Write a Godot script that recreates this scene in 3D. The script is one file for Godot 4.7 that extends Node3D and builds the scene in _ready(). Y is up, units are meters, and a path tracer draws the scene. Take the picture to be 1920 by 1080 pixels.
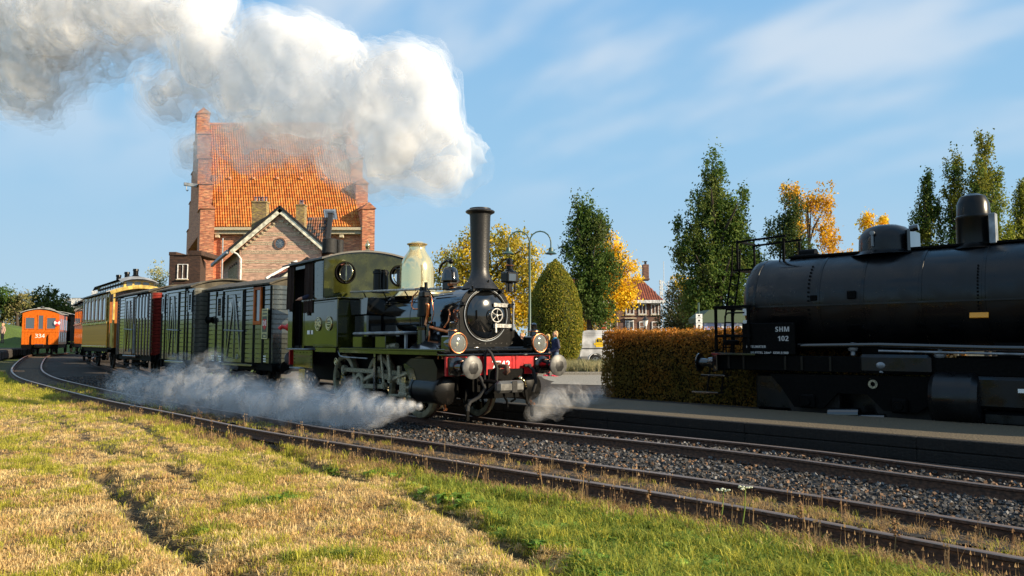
extends Node3D
# A steam train at a museum station: place built in metres, y up, the camera looks along -z.

const PI2 := TAU
var M := {}
var rng := RandomNumberGenerator.new()
var used_names := {}


# ---------------------------------------------------------------- mesh builder
class MB:
	var v := PackedVector3Array()
	var n := PackedVector3Array()
	var u := PackedVector2Array()
	var c := PackedColorArray()
	var xf := Transform3D()
	var col := Color.WHITE

	func t3(a: Vector3, b: Vector3, d: Vector3, na: Vector3, nb: Vector3, nd: Vector3) -> void:
		v.append(xf * a); v.append(xf * d); v.append(xf * b)
		var bs := xf.basis
		n.append(bs * na); n.append(bs * nd); n.append(bs * nb)
		c.append(col); c.append(col); c.append(col)
		u.append(Vector2(a.x, a.y)); u.append(Vector2(d.x, d.y)); u.append(Vector2(b.x, b.y))

	func tri(a: Vector3, b: Vector3, d: Vector3) -> void:
		var nn := (b - a).cross(d - a).normalized()
		t3(a, b, d, nn, nn, nn)

	func trio(a: Vector3, b: Vector3, d: Vector3, out: Vector3) -> void:
		if (b - a).cross(d - a).dot(out) < 0.0:
			tri(a, d, b)
		else:
			tri(a, b, d)

	func quad(a: Vector3, b: Vector3, d: Vector3, e: Vector3) -> void:
		tri(a, b, d)
		tri(a, d, e)

	func quado(a: Vector3, b: Vector3, d: Vector3, e: Vector3, out: Vector3) -> void:
		if (b - a).cross(d - a).dot(out) + (d - a).cross(e - a).dot(out) < 0.0:
			quad(a, e, d, b)
		else:
			quad(a, b, d, e)

	func quaduv(a: Vector3, b: Vector3, d: Vector3, e: Vector3) -> void:
		# a lower left, b lower right, d upper right, e upper left, seen from outside; texture over the whole quad
		quad(a, b, d, e)
		var k := u.size() - 6
		u[k] = Vector2(0, 1); u[k + 1] = Vector2(1, 0); u[k + 2] = Vector2(1, 1)
		u[k + 3] = Vector2(0, 1); u[k + 4] = Vector2(0, 0); u[k + 5] = Vector2(1, 0)

	func box(p: Vector3, s: Vector3, bev := 0.0, bs := Basis.IDENTITY) -> void:
		var h := s * 0.5
		var keep := xf
		xf = xf * Transform3D(bs, p)
		bev = minf(bev, minf(h.x, minf(h.y, h.z)) * 0.6)
		var i := h - Vector3(bev, bev, bev)
		for a in 3:
			var b := (a + 1) % 3
			var d := (a + 2) % 3
			for sa in [-1.0, 1.0]:
				var q := []
				for w in [[-1.0, -1.0], [1.0, -1.0], [1.0, 1.0], [-1.0, 1.0]]:
					var x := Vector3()
					x[a] = sa * h[a]; x[b] = w[0] * i[b]; x[d] = w[1] * i[d]
					q.append(x)
				var o := Vector3(); o[a] = sa
				quado(q[0], q[1], q[2], q[3], o)
				if bev > 0.0:
					for sb in [-1.0, 1.0]:
						var e := []
						for sd in [-1.0, 1.0]:
							var x := Vector3(); x[a] = sa * h[a]; x[b] = sb * i[b]; x[d] = sd * i[d]
							var y := Vector3(); y[a] = sa * i[a]; y[b] = sb * h[b]; y[d] = sd * i[d]
							e.append(x); e.append(y)
						var oo := Vector3(); oo[a] = sa; oo[b] = sb
						quado(e[0], e[1], e[3], e[2], oo)
		if bev > 0.0:
			for sx in [-1.0, 1.0]:
				for sy in [-1.0, 1.0]:
					for sz in [-1.0, 1.0]:
						trio(Vector3(sx * h.x, sy * i.y, sz * i.z), Vector3(sx * i.x, sy * h.y, sz * i.z), Vector3(sx * i.x, sy * i.y, sz * h.z), Vector3(sx, sy, sz))
		xf = keep

	func span(a: Vector3, b: Vector3, bev := 0.0) -> void:
		box((a + b) * 0.5, (b - a).abs(), bev)

	static func frame(d: Vector3) -> Basis:
		var y := d.normalized()
		var x := y.cross(Vector3(0.0, 0.0, 1.0) if absf(y.z) < 0.9 else Vector3(1, 0, 0)).normalized()
		return Basis(x, y, x.cross(y))

	func bar(a: Vector3, b: Vector3, w: float, h: float, bev := 0.0, up := Vector3.UP) -> void:
		# rectangular bar from a to b, width w across, height h along up
		var y := (b - a).normalized()
		var x := y.cross(up).normalized()
		var z := x.cross(y)
		box((a + b) * 0.5, Vector3(w, (b - a).length(), h), bev, Basis(x, y, z))

	func cyl(a: Vector3, b: Vector3, r0: float, r1: float, seg := 16, cap := true) -> void:
		lathe([Vector2(r0, 0), Vector2(r1, (b - a).length())], seg, a, b - a, cap)

	func lathe(p: Array, seg: int, at: Vector3, axis: Vector3, cap := true, squash := Vector2.ONE, hard := 0.55) -> void:
		# p: (radius, height) from the foot up; corners sharper than hard radians stay sharp
		var keep := xf
		xf = xf * Transform3D(frame(axis), at)
		var cs := []
		for k in seg + 1:
			var an := TAU * k / seg
			cs.append(Vector2(cos(an), sin(an)))
		var nn := []
		for k in p.size() - 1:
			var d: Vector2 = p[k + 1] - p[k]
			nn.append(Vector2(d.y, -d.x).normalized())
		for k in p.size() - 1:
			var n0: Vector2 = nn[k]
			var n1: Vector2 = nn[k]
			if k > 0 and absf(nn[k].angle_to(nn[k - 1])) < hard:
				n0 = (nn[k] + nn[k - 1]).normalized()
			if k < p.size() - 2 and absf(nn[k].angle_to(nn[k + 1])) < hard:
				n1 = (nn[k] + nn[k + 1]).normalized()
			for j in seg:
				var e: Vector2 = cs[j]
				var f: Vector2 = cs[j + 1]
				var a := Vector3(e.x * p[k].x * squash.x, p[k].y, e.y * p[k].x * squash.y)
				var b := Vector3(f.x * p[k].x * squash.x, p[k].y, f.y * p[k].x * squash.y)
				var d := Vector3(f.x * p[k + 1].x * squash.x, p[k + 1].y, f.y * p[k + 1].x * squash.y)
				var g := Vector3(e.x * p[k + 1].x * squash.x, p[k + 1].y, e.y * p[k + 1].x * squash.y)
				var na := Vector3(e.x * n0.x, n0.y, e.y * n0.x)
				var nb := Vector3(f.x * n0.x, n0.y, f.y * n0.x)
				var nd := Vector3(f.x * n1.x, n1.y, f.y * n1.x)
				var ng := Vector3(e.x * n1.x, n1.y, e.y * n1.x)
				if p[k].x > 1e-5:
					t3(a, d, b, na, nd, nb)
				if p[k + 1].x > 1e-5:
					t3(a, g, d, na, ng, nd)
		if cap:
			for w in [[0, -1.0], [p.size() - 1, 1.0]]:
				var q: Vector2 = p[w[0]]
				if q.x > 1e-5:
					var o := Vector3(0, w[1], 0)
					for j in seg:
						trio(Vector3(0, q.y, 0), Vector3(cs[j].x * q.x * squash.x, q.y, cs[j].y * q.x * squash.y), Vector3(cs[j + 1].x * q.x * squash.x, q.y, cs[j + 1].y * q.x * squash.y), o)
		xf = keep

	func tube(pts: Array, r, seg := 8, cap := true) -> void:
		# r: a number or one radius per point
		var rings := []
		var x := Vector3()
		for k in pts.size():
			var d: Vector3 = (pts[mini(k + 1, pts.size() - 1)] - pts[maxi(k - 1, 0)]).normalized()
			if k == 0:
				x = frame(d).x
			else:
				x = (x - d * x.dot(d)).normalized()
			var z := x.cross(d)
			var rr: float = r[k] if r is Array else r
			var ring := []
			for j in seg + 1:
				var an := TAU * j / seg
				var o := x * cos(an) + z * sin(an)
				ring.append([pts[k] + o * rr, o])
			rings.append(ring)
		for k in pts.size() - 1:
			for j in seg:
				var a: Array = rings[k][j]
				var b: Array = rings[k][j + 1]
				var d: Array = rings[k + 1][j + 1]
				var e: Array = rings[k + 1][j]
				var out: Vector3 = a[1] + b[1]
				if (b[0] - a[0]).cross(d[0] - a[0]).dot(out) < 0.0:
					t3(a[0], d[0], b[0], a[1], d[1], b[1])
					t3(a[0], e[0], d[0], a[1], e[1], d[1])
				else:
					t3(a[0], b[0], d[0], a[1], b[1], d[1])
					t3(a[0], d[0], e[0], a[1], d[1], e[1])
		if cap and pts.size() > 1:
			for w in [0, pts.size() - 1]:
				var o: Vector3 = pts[w] - pts[1 if w == 0 else pts.size() - 2]
				for j in seg:
					trio(pts[w], rings[w][j][0], rings[w][j + 1][0], o)

	func prism(poly: Array, d0: float, d1: float) -> void:
		# polygon in the x,y plane, from z = d0 to d1
		var pk := PackedVector2Array(poly)
		var ix := Geometry2D.triangulate_polygon(pk)
		for k in range(0, ix.size(), 3):
			for zz in [[d0, signf(d0 - d1)], [d1, signf(d1 - d0)]]:
				trio(Vector3(pk[ix[k]].x, pk[ix[k]].y, zz[0]), Vector3(pk[ix[k + 1]].x, pk[ix[k + 1]].y, zz[0]), Vector3(pk[ix[k + 2]].x, pk[ix[k + 2]].y, zz[0]), Vector3(0, 0, zz[1]))
		var ccw := not Geometry2D.is_polygon_clockwise(pk)
		for k in pk.size():
			var a := pk[k]
			var b := pk[(k + 1) % pk.size()]
			var e := b - a
			var o := Vector3(e.y, -e.x, 0) * (1.0 if ccw else -1.0)
			quado(Vector3(a.x, a.y, d0), Vector3(b.x, b.y, d0), Vector3(b.x, b.y, d1), Vector3(a.x, a.y, d1), o)

	func ring(center: Vector3, axis: Vector3, r_in: float, r_out: float, w: float, seg := 24) -> void:
		var p := [Vector2(r_in, -w / 2), Vector2(r_out, -w / 2), Vector2(r_out, w / 2), Vector2(r_in, w / 2), Vector2(r_in, -w / 2)]
		lathe(p, seg, center, axis, false)

	func torus(center: Vector3, axis: Vector3, r: float, rr: float, seg := 24, seg2 := 8, part := 1.0, start := 0.0) -> void:
		var bs := frame(axis)
		var pts := []
		for k in seg + 1:
			var an := start + TAU * part * k / seg
			pts.append(center + bs.x * cos(an) * r + bs.z * sin(an) * r)
		tube(pts, rr, seg2, part < 1.0)

	func ball(p: Vector3, r: Vector3, seg := 14, rings := 8) -> void:
		for i in rings:
			for j in seg:
				var q := []
				for w in [[i, j], [i, j + 1], [i + 1, j + 1], [i + 1, j]]:
					var th: float = PI * w[0] / rings
					var ph: float = TAU * w[1] / seg
					q.append(Vector3(sin(th) * cos(ph), cos(th), sin(th) * sin(ph)))
				var nn := []
				for x in q:
					nn.append((x / r).normalized())
				if i > 0:
					t3(p + q[0] * r, p + q[1] * r, p + q[2] * r, nn[0], nn[1], nn[2])
				if i < rings - 1:
					t3(p + q[0] * r, p + q[2] * r, p + q[3] * r, nn[0], nn[2], nn[3])

	func mesh() -> ArrayMesh:
		var arr := []
		arr.resize(Mesh.ARRAY_MAX)
		arr[Mesh.ARRAY_VERTEX] = v
		arr[Mesh.ARRAY_NORMAL] = n
		arr[Mesh.ARRAY_TEX_UV] = u
		arr[Mesh.ARRAY_COLOR] = c
		var m := ArrayMesh.new()
		if v.size():
			m.add_surface_from_arrays(Mesh.PRIMITIVE_TRIANGLES, arr)
		return m


# ---------------------------------------------------------------- naming and nodes
func numbered(called: String) -> String:
	var k: int = used_names.get(called, 0)
	used_names[called] = k + 1
	return called if k == 0 else "%s_%03d" % [called, k]


func tag(o: Node, label: String, category: String, group := "", kind := "") -> void:
	if label: o.set_meta("label", label)
	if category: o.set_meta("category", category)
	if group: o.set_meta("group", group)
	if kind: o.set_meta("kind", kind)


func thing(called: String, label: String, category: String, where := Transform3D(), group := "") -> Node3D:
	var o := Node3D.new()
	o.name = numbered(called)
	add_child(o)
	o.transform = where
	tag(o, label, category, group)
	return o


func part_name(parent: Node, called: String) -> String:
	# leg, leg_001, leg_002 ... within one parent
	var k: int = parent.get_meta("n_" + called, 0)
	parent.set_meta("n_" + called, k + 1)
	return called if k == 0 else "%s_%03d" % [called, k]


func mi(called: String, mesh: Mesh, mat: Material, parent: Node = null) -> MeshInstance3D:
	var o := MeshInstance3D.new()
	o.mesh = mesh
	o.material_override = mat
	if parent == null or parent == self:
		o.name = numbered(called)
		add_child(o)
	else:
		o.name = part_name(parent, called)
		parent.add_child(o, true)
	return o


func part(called: String, b: MB, mat: Material, parent: Node = null) -> MeshInstance3D:
	return mi(called, b.mesh(), mat, parent)


func piece(called: String, mesh: Mesh, mat: Material, parent: Node, where: Transform3D) -> MeshInstance3D:
	var o := mi(called, mesh, mat, parent)
	o.transform = where
	return o


func scatter(called: String, mesh: Mesh, mat: Material, xs: Array, cs: Array, parent: Node = null) -> MultiMeshInstance3D:
	var mm := MultiMesh.new()
	mm.transform_format = MultiMesh.TRANSFORM_3D
	mm.use_colors = true
	mm.mesh = mesh
	mm.instance_count = xs.size()
	for k in xs.size():
		mm.set_instance_transform(k, xs[k])
		mm.set_instance_color(k, cs[k])
	var o := MultiMeshInstance3D.new()
	o.multimesh = mm
	o.material_override = mat
	o.set_meta("kind", "stuff")
	if parent == null:
		o.name = numbered(called)
		add_child(o)
	else:
		o.name = part_name(parent, called)
		parent.add_child(o, true)
	return o


func P(x: float, d: float, y := 0.0) -> Vector3:
	return Vector3(x, y, -d)


func place(x: float, d: float, y := 0.0, phi := 0.0) -> Transform3D:
	# local x runs backwards along a heading that is phi degrees off the view axis, local -z is the side towards the camera
	var s := sin(deg_to_rad(phi))
	var k := cos(deg_to_rad(phi))
	return Transform3D(Basis(Vector3(-s, 0, -k), Vector3.UP, Vector3(k, 0, -s)), P(x, d, y))


func turned(x: float, d: float, y := 0.0, deg := 0.0) -> Transform3D:
	return Transform3D(Basis(Vector3.UP, deg_to_rad(deg)), P(x, d, y))


func v(t: float, y: float, l: float) -> Vector3:
	return Vector3(t, y, -l)


func rise(d: float) -> float:
	return 0.45 * smoothstep(22.0, 52.0, d)


# ---------------------------------------------------------------- materials
func lin(r: float, g: float, b: float, a := 1.0) -> Color:
	var q := Color(r, g, b).linear_to_srgb()
	q.a = a
	return q


func mat(called: String, r: float, g: float, b: float, rough := 0.7, metal := 0.0) -> StandardMaterial3D:
	var m := StandardMaterial3D.new()
	m.resource_name = called
	m.albedo_color = lin(r, g, b)
	m.roughness = rough
	m.metallic = metal
	M[called] = m
	return m


func noise_tex(size: int, freq: float, lo: float, hi: float, sd: int, oct := 4, contrast := 1.0) -> ImageTexture:
	# a grey tileable-enough picture between lo and hi (sRGB bytes)
	var fn := FastNoiseLite.new()
	fn.seed = sd
	fn.noise_type = FastNoiseLite.TYPE_SIMPLEX_SMOOTH
	fn.frequency = freq
	fn.fractal_octaves = oct
	var im := fn.get_seamless_image(size, size)
	im.convert(Image.FORMAT_RGB8)
	for y in size:
		for x in size:
			var t := clampf((im.get_pixel(x, y).r - 0.5) * contrast + 0.5, 0.0, 1.0)
			var q := lerpf(lo, hi, t)
			im.set_pixel(x, y, Color(q, q, q))
	return ImageTexture.create_from_image(im)


func tri(m: StandardMaterial3D, tex: Texture2D, scale: float, rough_tex: Texture2D = null, world := false) -> StandardMaterial3D:
	m.uv1_triplanar = true
	m.uv1_world_triplanar = world
	m.uv1_scale = Vector3(scale, scale, scale)
	if tex: m.albedo_texture = tex
	if rough_tex: m.roughness_texture = rough_tex
	return m


func bump(m: StandardMaterial3D, tex: Texture2D, cm: float) -> StandardMaterial3D:
	m.heightmap_enabled = true
	m.heightmap_texture = tex
	m.heightmap_scale = cm
	return m


func brick_tex(sd: int, base: Array, mortar: Color, w := 512, rows := 32, per_row := 8) -> Array:
	# [colour, height]: courses of running bond, tones picked from base
	var r := RandomNumberGenerator.new()
	r.seed = sd
	var im := Image.create(w, w, false, Image.FORMAT_RGB8)
	var hm := Image.create(w, w, false, Image.FORMAT_RGB8)
	im.fill(mortar)
	hm.fill(Color(0.2, 0.2, 0.2))
	var bh := w / rows
	var bw := w / per_row
	for y in rows:
		for x in per_row + 1:
			var c: Color = base[r.randi() % base.size()]
			var k := r.randf_range(0.8, 1.15)
			c = Color(c.r * k, c.g * k, c.b * k)
			var x0 := x * bw - (bw / 2 if y % 2 else 0)
			if y % 2 and x == 0:
				c = base[y % base.size()]
			if y % 2 and x == per_row:
				c = base[y % base.size()]
			im.fill_rect(Rect2i(x0 + 1, y * bh + 1, bw - 3, bh - 3), c)
			hm.fill_rect(Rect2i(x0 + 1, y * bh + 1, bw - 3, bh - 3), Color.WHITE * r.randf_range(0.75, 1.0))
	return [ImageTexture.create_from_image(im), ImageTexture.create_from_image(hm)]


# ---------------------------------------------------------------- implicit surfaces
func nets(f: PackedFloat32Array, nx: int, ny: int, nz: int, lo: Vector3, cell: float, iso: float, colorf = null, soft := PackedFloat32Array()) -> ArrayMesh:
	# surface nets over a sampled field; inside is above iso
	var idx := {}
	var vs := PackedVector3Array()
	var ns := PackedVector3Array()
	var ix := PackedInt32Array()
	var sx := 1
	var sy := nx
	var sz := nx * ny
	for k in nz - 1:
		for j in ny - 1:
			var row := k * sz + j * sy
			for i in nx - 1:
				var b := row + i
				var f0 := f[b]; var f1 := f[b + 1]; var f2 := f[b + sy]; var f3 := f[b + sy + 1]
				var f4 := f[b + sz]; var f5 := f[b + sz + 1]; var f6 := f[b + sz + sy]; var f7 := f[b + sz + sy + 1]
				var cnt := int(f0 > iso) + int(f1 > iso) + int(f2 > iso) + int(f3 > iso) + int(f4 > iso) + int(f5 > iso) + int(f6 > iso) + int(f7 > iso)
				if cnt == 0 or cnt == 8:
					continue
				var q := [f0, f1, f2, f3, f4, f5, f6, f7]
				var s := Vector3()
				var m := 0
				for e in [[0, 1], [2, 3], [4, 5], [6, 7], [0, 2], [1, 3], [4, 6], [5, 7], [0, 4], [1, 5], [2, 6], [3, 7]]:
					var a: float = q[e[0]]
					var d: float = q[e[1]]
					if (a > iso) != (d > iso):
						var t := (iso - a) / (d - a)
						var pa := Vector3(e[0] & 1, (e[0] >> 1) & 1, e[0] >> 2)
						var pd := Vector3(e[1] & 1, (e[1] >> 1) & 1, e[1] >> 2)
						s += pa.lerp(pd, t)
						m += 1
				idx[b] = vs.size()
				vs.append(lo + (Vector3(i, j, k) + s / m) * cell)
				var nb := Vector3()
				if not soft.is_empty():
					nb = -clampf(soft[b] + 0.95, 0.0, 1.0) * 0.7 * Vector3(soft[b + 1] - soft[b], soft[b + sy] - soft[b], soft[b + sz] - soft[b]).normalized()
				ns.append(nb - Vector3(f1 + f3 + f5 + f7 - f0 - f2 - f4 - f6, f2 + f3 + f6 + f7 - f0 - f1 - f4 - f5, f4 + f5 + f6 + f7 - f0 - f1 - f2 - f3).normalized() * (1.0 - clampf(soft[b] + 0.95, 0.0, 1.0) * 0.7 if not soft.is_empty() else 1.0))
	for b in idx:
		var i: int = b % nx
		var j: int = (b / nx) % ny
		var k: int = b / sz
		var here: bool = f[b] > iso
		for w in [[sx, sy, sz, j, k], [sy, sz, sx, k, i], [sz, sx, sy, i, j]]:
			if w[3] < 1 or w[4] < 1:
				continue
			var there: bool = f[b + w[0]] > iso
			if here == there:
				continue
			var p0 = idx.get(b)
			var p1 = idx.get(b - w[1])
			var p2 = idx.get(b - w[1] - w[2])
			var p3 = idx.get(b - w[2])
			if p0 == null or p1 == null or p2 == null or p3 == null:
				continue
			if here:
				ix.append_array(PackedInt32Array([p0, p2, p1, p0, p3, p2]))
			else:
				ix.append_array(PackedInt32Array([p0, p1, p2, p0, p2, p3]))
	# smooth the normals a little and flip windings that disagree with them
	for t in range(0, ix.size(), 3):
		var a := vs[ix[t]]
		var g := (vs[ix[t + 1]] - a).cross(vs[ix[t + 2]] - a)
		if g.dot(ns[ix[t]] + ns[ix[t + 1]] + ns[ix[t + 2]]) > 0.0:
			var h := ix[t + 1]
			ix[t + 1] = ix[t + 2]
			ix[t + 2] = h
	var arr := []
	arr.resize(Mesh.ARRAY_MAX)
	arr[Mesh.ARRAY_VERTEX] = vs
	arr[Mesh.ARRAY_NORMAL] = ns
	arr[Mesh.ARRAY_INDEX] = ix
	if colorf != null:
		var cs := PackedColorArray()
		for p in vs:
			cs.append(colorf.tint(p))
		arr[Mesh.ARRAY_COLOR] = cs
	var out := ArrayMesh.new()
	if vs.size():
		out.add_surface_from_arrays(Mesh.PRIMITIVE_TRIANGLES, arr)
	return out


# ---------------------------------------------------------------- the scene
func _ready() -> void:
	rng.seed = 7742
	var cam := Camera3D.new()
	cam.name = "camera"
	cam.fov = rad_to_deg(2.0 * atan(540.0 / 1400.0))
	cam.far = 6000.0
	cam.near = 0.1
	add_child(cam)
	cam.transform = Transform3D(Basis(Vector3.RIGHT, atan(100.0 / 1400.0)), Vector3(0, 1.4, 0))
	cam.current = true
	var env := Environment.new()
	env.background_mode = Environment.BG_SKY
	env.tonemap_mode = Environment.TONE_MAPPER_LINEAR
	env.tonemap_exposure = 2.0
	env.background_energy_multiplier = 0.53
	env.sdfgi_enabled = true
	env.ssao_enabled = true
	env.ssil_enabled = true
	var sky := Sky.new()
	var pano := PanoramaSkyMaterial.new()
	pano.panorama = sky_picture()
	sky.sky_material = pano
	env.sky = sky
	var we := WorldEnvironment.new()
	we.name = "world"
	we.environment = env
	add_child(we)
	var sun := DirectionalLight3D.new()
	sun.name = "sun"
	sun.light_color = Color(1.0, 0.92, 0.79)
	sun.light_energy = 1.6
	sun.light_angular_distance = 0.5
	sun.shadow_enabled = true
	add_child(sun)
	var az := deg_to_rad(68.0)
	var el := deg_to_rad(22.0)
	var to_sun := Vector3(sin(az) * cos(el), sin(el), cos(az) * cos(el))
	sun.look_at_from_position(to_sun * 100.0, Vector3.ZERO, Vector3.UP)
	materials()
	build_ground()
	build_tracks()
	build_town()
	build_trees()
	build_locomotive()
	build_train()
	build_tank_wagon()
	build_street_things()
	build_people()
	build_steam()


func sky_picture() -> ImageTexture:
	var w := 1024
	var h := 512
	var im := Image.create(w, h, false, Image.FORMAT_RGBF)
	var big := FastNoiseLite.new()
	big.seed = 5
	big.frequency = 1.0
	big.fractal_octaves = 5
	var wisp := FastNoiseLite.new()
	wisp.seed = 21
	wisp.frequency = 1.0
	wisp.fractal_octaves = 5
	var zen := Vector3(0.18, 0.42, 0.75)
	var mid := Vector3(0.32, 0.56, 0.79)
	var hor := Vector3(0.44, 0.62, 0.76)
	for y in h:
		var el := (0.5 - (y + 0.5) / h) * PI
		var sy := sin(el)
		var base := hor
		if sy > 0.0:
			base = hor.lerp(mid, smoothstep(0.02, 0.24, sy)).lerp(zen, smoothstep(0.18, 0.62, sy))
		for x in w:
			var q := base
			if sy > 0.03:
				var az := (x + 0.5) / w * TAU
				var d := Vector3(cos(az) * cos(el), sy, sin(az) * cos(el))
				# clouds lie on a layer overhead; streaks run along one direction
				var pl := Vector2(d.x, d.z) / (sy + 0.12)
				var s := Vector2(pl.x * 0.8 - pl.y * 0.6, pl.x * 0.6 + pl.y * 0.8)
				var b := big.get_noise_2d(s.x * 0.55 + 3.1, s.y * 1.1)
				var f := wisp.get_noise_2d(s.x * 1.1, s.y * 3.0)
				var k := smoothstep(-0.15, 0.6, b * 0.95 + f * 0.4 + 0.12) * smoothstep(0.12, 0.36, sy)
				q = q.lerp(Vector3(0.62, 0.72, 0.83), k * 0.85)
			im.set_pixel(x, y, Color(q.x, q.y, q.z))
	return ImageTexture.create_from_image(im)


# ---------------------------------------------------------------- materials of the scene
func materials() -> void:
	var blotch := noise_tex(256, 0.012, 0.72, 1.0, 3, 5, 1.8)
	var fine := noise_tex(256, 0.06, 0.6, 1.0, 4, 4, 1.8)
	var rough_n := noise_tex(256, 0.02, 0.15, 0.6, 8, 5, 1.6)
	var gloss_n := noise_tex(256, 0.015, 0.55, 1.0, 9, 5, 1.5)
	var grain := noise_tex(256, 0.1, 0.0, 1.0, 12, 3, 1.6)
	M["grain"] = grain
	M["fine"] = fine
	M["blotch"] = blotch
	var m := tri(mat("olive_paint", 0.034, 0.037, 0.007, 0.1), blotch, 0.6, gloss_n)
	m.metallic_specular = 0.5
	m.clearcoat_enabled = true; m.clearcoat = 0.4; m.clearcoat_roughness = 0.02
	m = tri(mat("gloss_black", 0.006, 0.0065, 0.007, 0.13), blotch, 0.7, gloss_n)
	m.metallic_specular = 0.6
	m.clearcoat_enabled = true; m.clearcoat = 0.6; m.clearcoat_roughness = 0.05
	tri(mat("soot_black", 0.0045, 0.0043, 0.004, 0.28), blotch, 0.9, null)
	M.soot_black.metallic_specular = 0.35
	m = tri(mat("chimney_black", 0.018, 0.017, 0.0165, 0.42), fine, 1.4, null)
	bump(m, grain, 0.12)
	tri(mat("frame_black", 0.0035, 0.0035, 0.0035, 0.6), fine, 1.2, null)
	M.frame_black.metallic_specular = 0.18
	m = tri(mat("signal_red", 0.52, 0.008, 0.012, 0.4), blotch, 1.1, null)
	m.metallic_specular = 0.4
	tri(mat("rod_steel", 0.38, 0.35, 0.24, 0.42, 0.3), fine, 1.5, null)
	tri(mat("bright_steel", 0.60, 0.58, 0.53, 0.42, 0.3), fine, 1.2, null)
	tri(mat("buffer_steel", 0.13, 0.13, 0.125, 0.5, 0.4), blotch, 1.8, null)
	tri(mat("grease", 0.02, 0.02, 0.02, 0.35), fine, 2.0, null)
	m = tri(mat("brass", 0.86, 0.74, 0.42, 0.16, 1.0), blotch, 1.3, null)
	m = mat("dome_brass", 0.96, 0.79, 0.43, 0.13, 0.84)
	m = mat("clear_glass", 0.9, 0.95, 0.95, 0.03)
	m.transparency = BaseMaterial3D.TRANSPARENCY_ALPHA
	m.albedo_color.a = 0.08
	tri(mat("roof_black", 0.03, 0.032, 0.03, 0.5), blotch, 0.8, null)
	m = tri(mat("copper", 0.72, 0.27, 0.12, 0.3, 1.0), blotch, 2.0, null)
	tri(mat("tyre_cream", 0.32, 0.29, 0.18, 0.5), blotch, 1.6, null)
	mat("letter_cream", 0.72, 0.66, 0.34, 0.5)
	mat("letter_white", 0.75, 0.75, 0.72, 0.6)
	mat("letter_worn", 0.42, 0.42, 0.41, 0.8)
	m = mat("lamp_glass", 0.9, 0.95, 0.9, 0.05)
	m.transparency = BaseMaterial3D.TRANSPARENCY_ALPHA
	m.albedo_color.a = 0.12
	mat("reflector", 0.8, 0.78, 0.68, 0.18, 1.0)
	m = mat("window_glass", 0.05, 0.06, 0.07, 0.04)
	m.metallic_specular = 0.8
	m.clearcoat_enabled = true; m.clearcoat = 1.0; m.clearcoat_roughness = 0.02
	tri(mat("curtain_brown", 0.035, 0.016, 0.010, 0.9), fine, 3.0, null)
	tri(mat("dark_inside", 0.006, 0.006, 0.006, 0.9), null, 1.0, null)
	# wagons
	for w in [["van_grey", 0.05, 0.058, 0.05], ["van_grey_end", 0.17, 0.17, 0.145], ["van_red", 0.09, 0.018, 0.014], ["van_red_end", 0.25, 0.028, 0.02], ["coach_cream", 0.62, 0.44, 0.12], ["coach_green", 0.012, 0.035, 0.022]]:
		m = tri(mat(w[0], w[1], w[2], w[3], 0.2), blotch, 0.8, gloss_n)
		m.metallic_specular = 0.9
		m.clearcoat_enabled = true; m.clearcoat = 1.0; m.clearcoat_roughness = 0.04
	for w in ["coach_cream", "coach_green"]:
		M[w].metallic_specular = 0.4
		M[w].clearcoat = 0.15
	m = tri(mat("coach_varnish", 0.30, 0.13, 0.022, 0.3), wood_tex(5, Color(0.8, 0.62, 0.42), Color(1, 0.9, 0.72)), 1.0, null)
	m.clearcoat_enabled = true; m.clearcoat = 0.7; m.clearcoat_roughness = 0.1
	m = tri(mat("tram_orange", 0.62, 0.165, 0.016, 0.32), wood_tex(6, Color(0.72, 0.62, 0.55), Color(1, 0.95, 0.9)), 1.0, null)
	m.metallic_specular = 0.25
	m = tri(mat("coach_board", 0.80, 0.46, 0.07, 0.45), wood_tex(9, Color(0.75, 0.65, 0.5), Color(1, 0.95, 0.85)), 1.0, null)
	m.clearcoat_enabled = true; m.clearcoat = 0.1; m.clearcoat_roughness = 0.1; m.metallic_specular = 0.3
	tri(mat("wheel_brown", 0.02, 0.015, 0.012, 0.7), fine, 1.5, null)
	mat("post_brown", 0.035, 0.009, 0.008, 0.5)
	mat("sign_green", 0.02, 0.035, 0.018, 0.3)
	tri(mat("roof_felt", 0.075, 0.065, 0.045, 0.85), blotch, 0.8, null)
	tri(mat("roof_grey", 0.34, 0.34, 0.33, 0.6), blotch, 0.6, null)
	m = tri(mat("tank_black", 0.005, 0.0055, 0.0065, 0.85), blotch, 0.4, rough_n)
	m.metallic_specular = 0.42
	# track and ground
	m = tri(mat("rusty_rail", 0.15, 0.068, 0.036, 0.75), noise_tex(256, 0.05, 0.45, 1.0, 15, 5, 1.8), 1.8, null)
	bump(m, grain, 0.2)
	mat("rail_top", 0.26, 0.19, 0.15, 0.4, 0.5)
	m = tri(mat("sleeper_wood", 0.012, 0.010, 0.008, 0.9), wood_tex(7, Color(0.4, 0.38, 0.35), Color(1, 0.95, 0.9)), 0.8, null)
	bump(m, grain, 0.6)
	m = tri(mat("concrete", 0.30, 0.28, 0.24, 0.9), fine, 1.6, null)
	# vertex coloured
	m = tri(mat("earth", 1, 1, 1, 0.95), noise_tex(512, 0.03, 0.45, 1.0, 31, 5, 1.7), 0.55, null, true)
	m.vertex_color_use_as_albedo = true
	bump(m, noise_tex(512, 0.05, 0.0, 1.0, 33, 4, 1.6), 2.5)
	m = tri(mat("asphalt", 0.38, 0.35, 0.29, 0.9), noise_tex(512, 0.05, 0.6, 1.0, 35, 5, 1.6), 0.6, null, true)
	bump(m, grain, 0.4)
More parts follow.
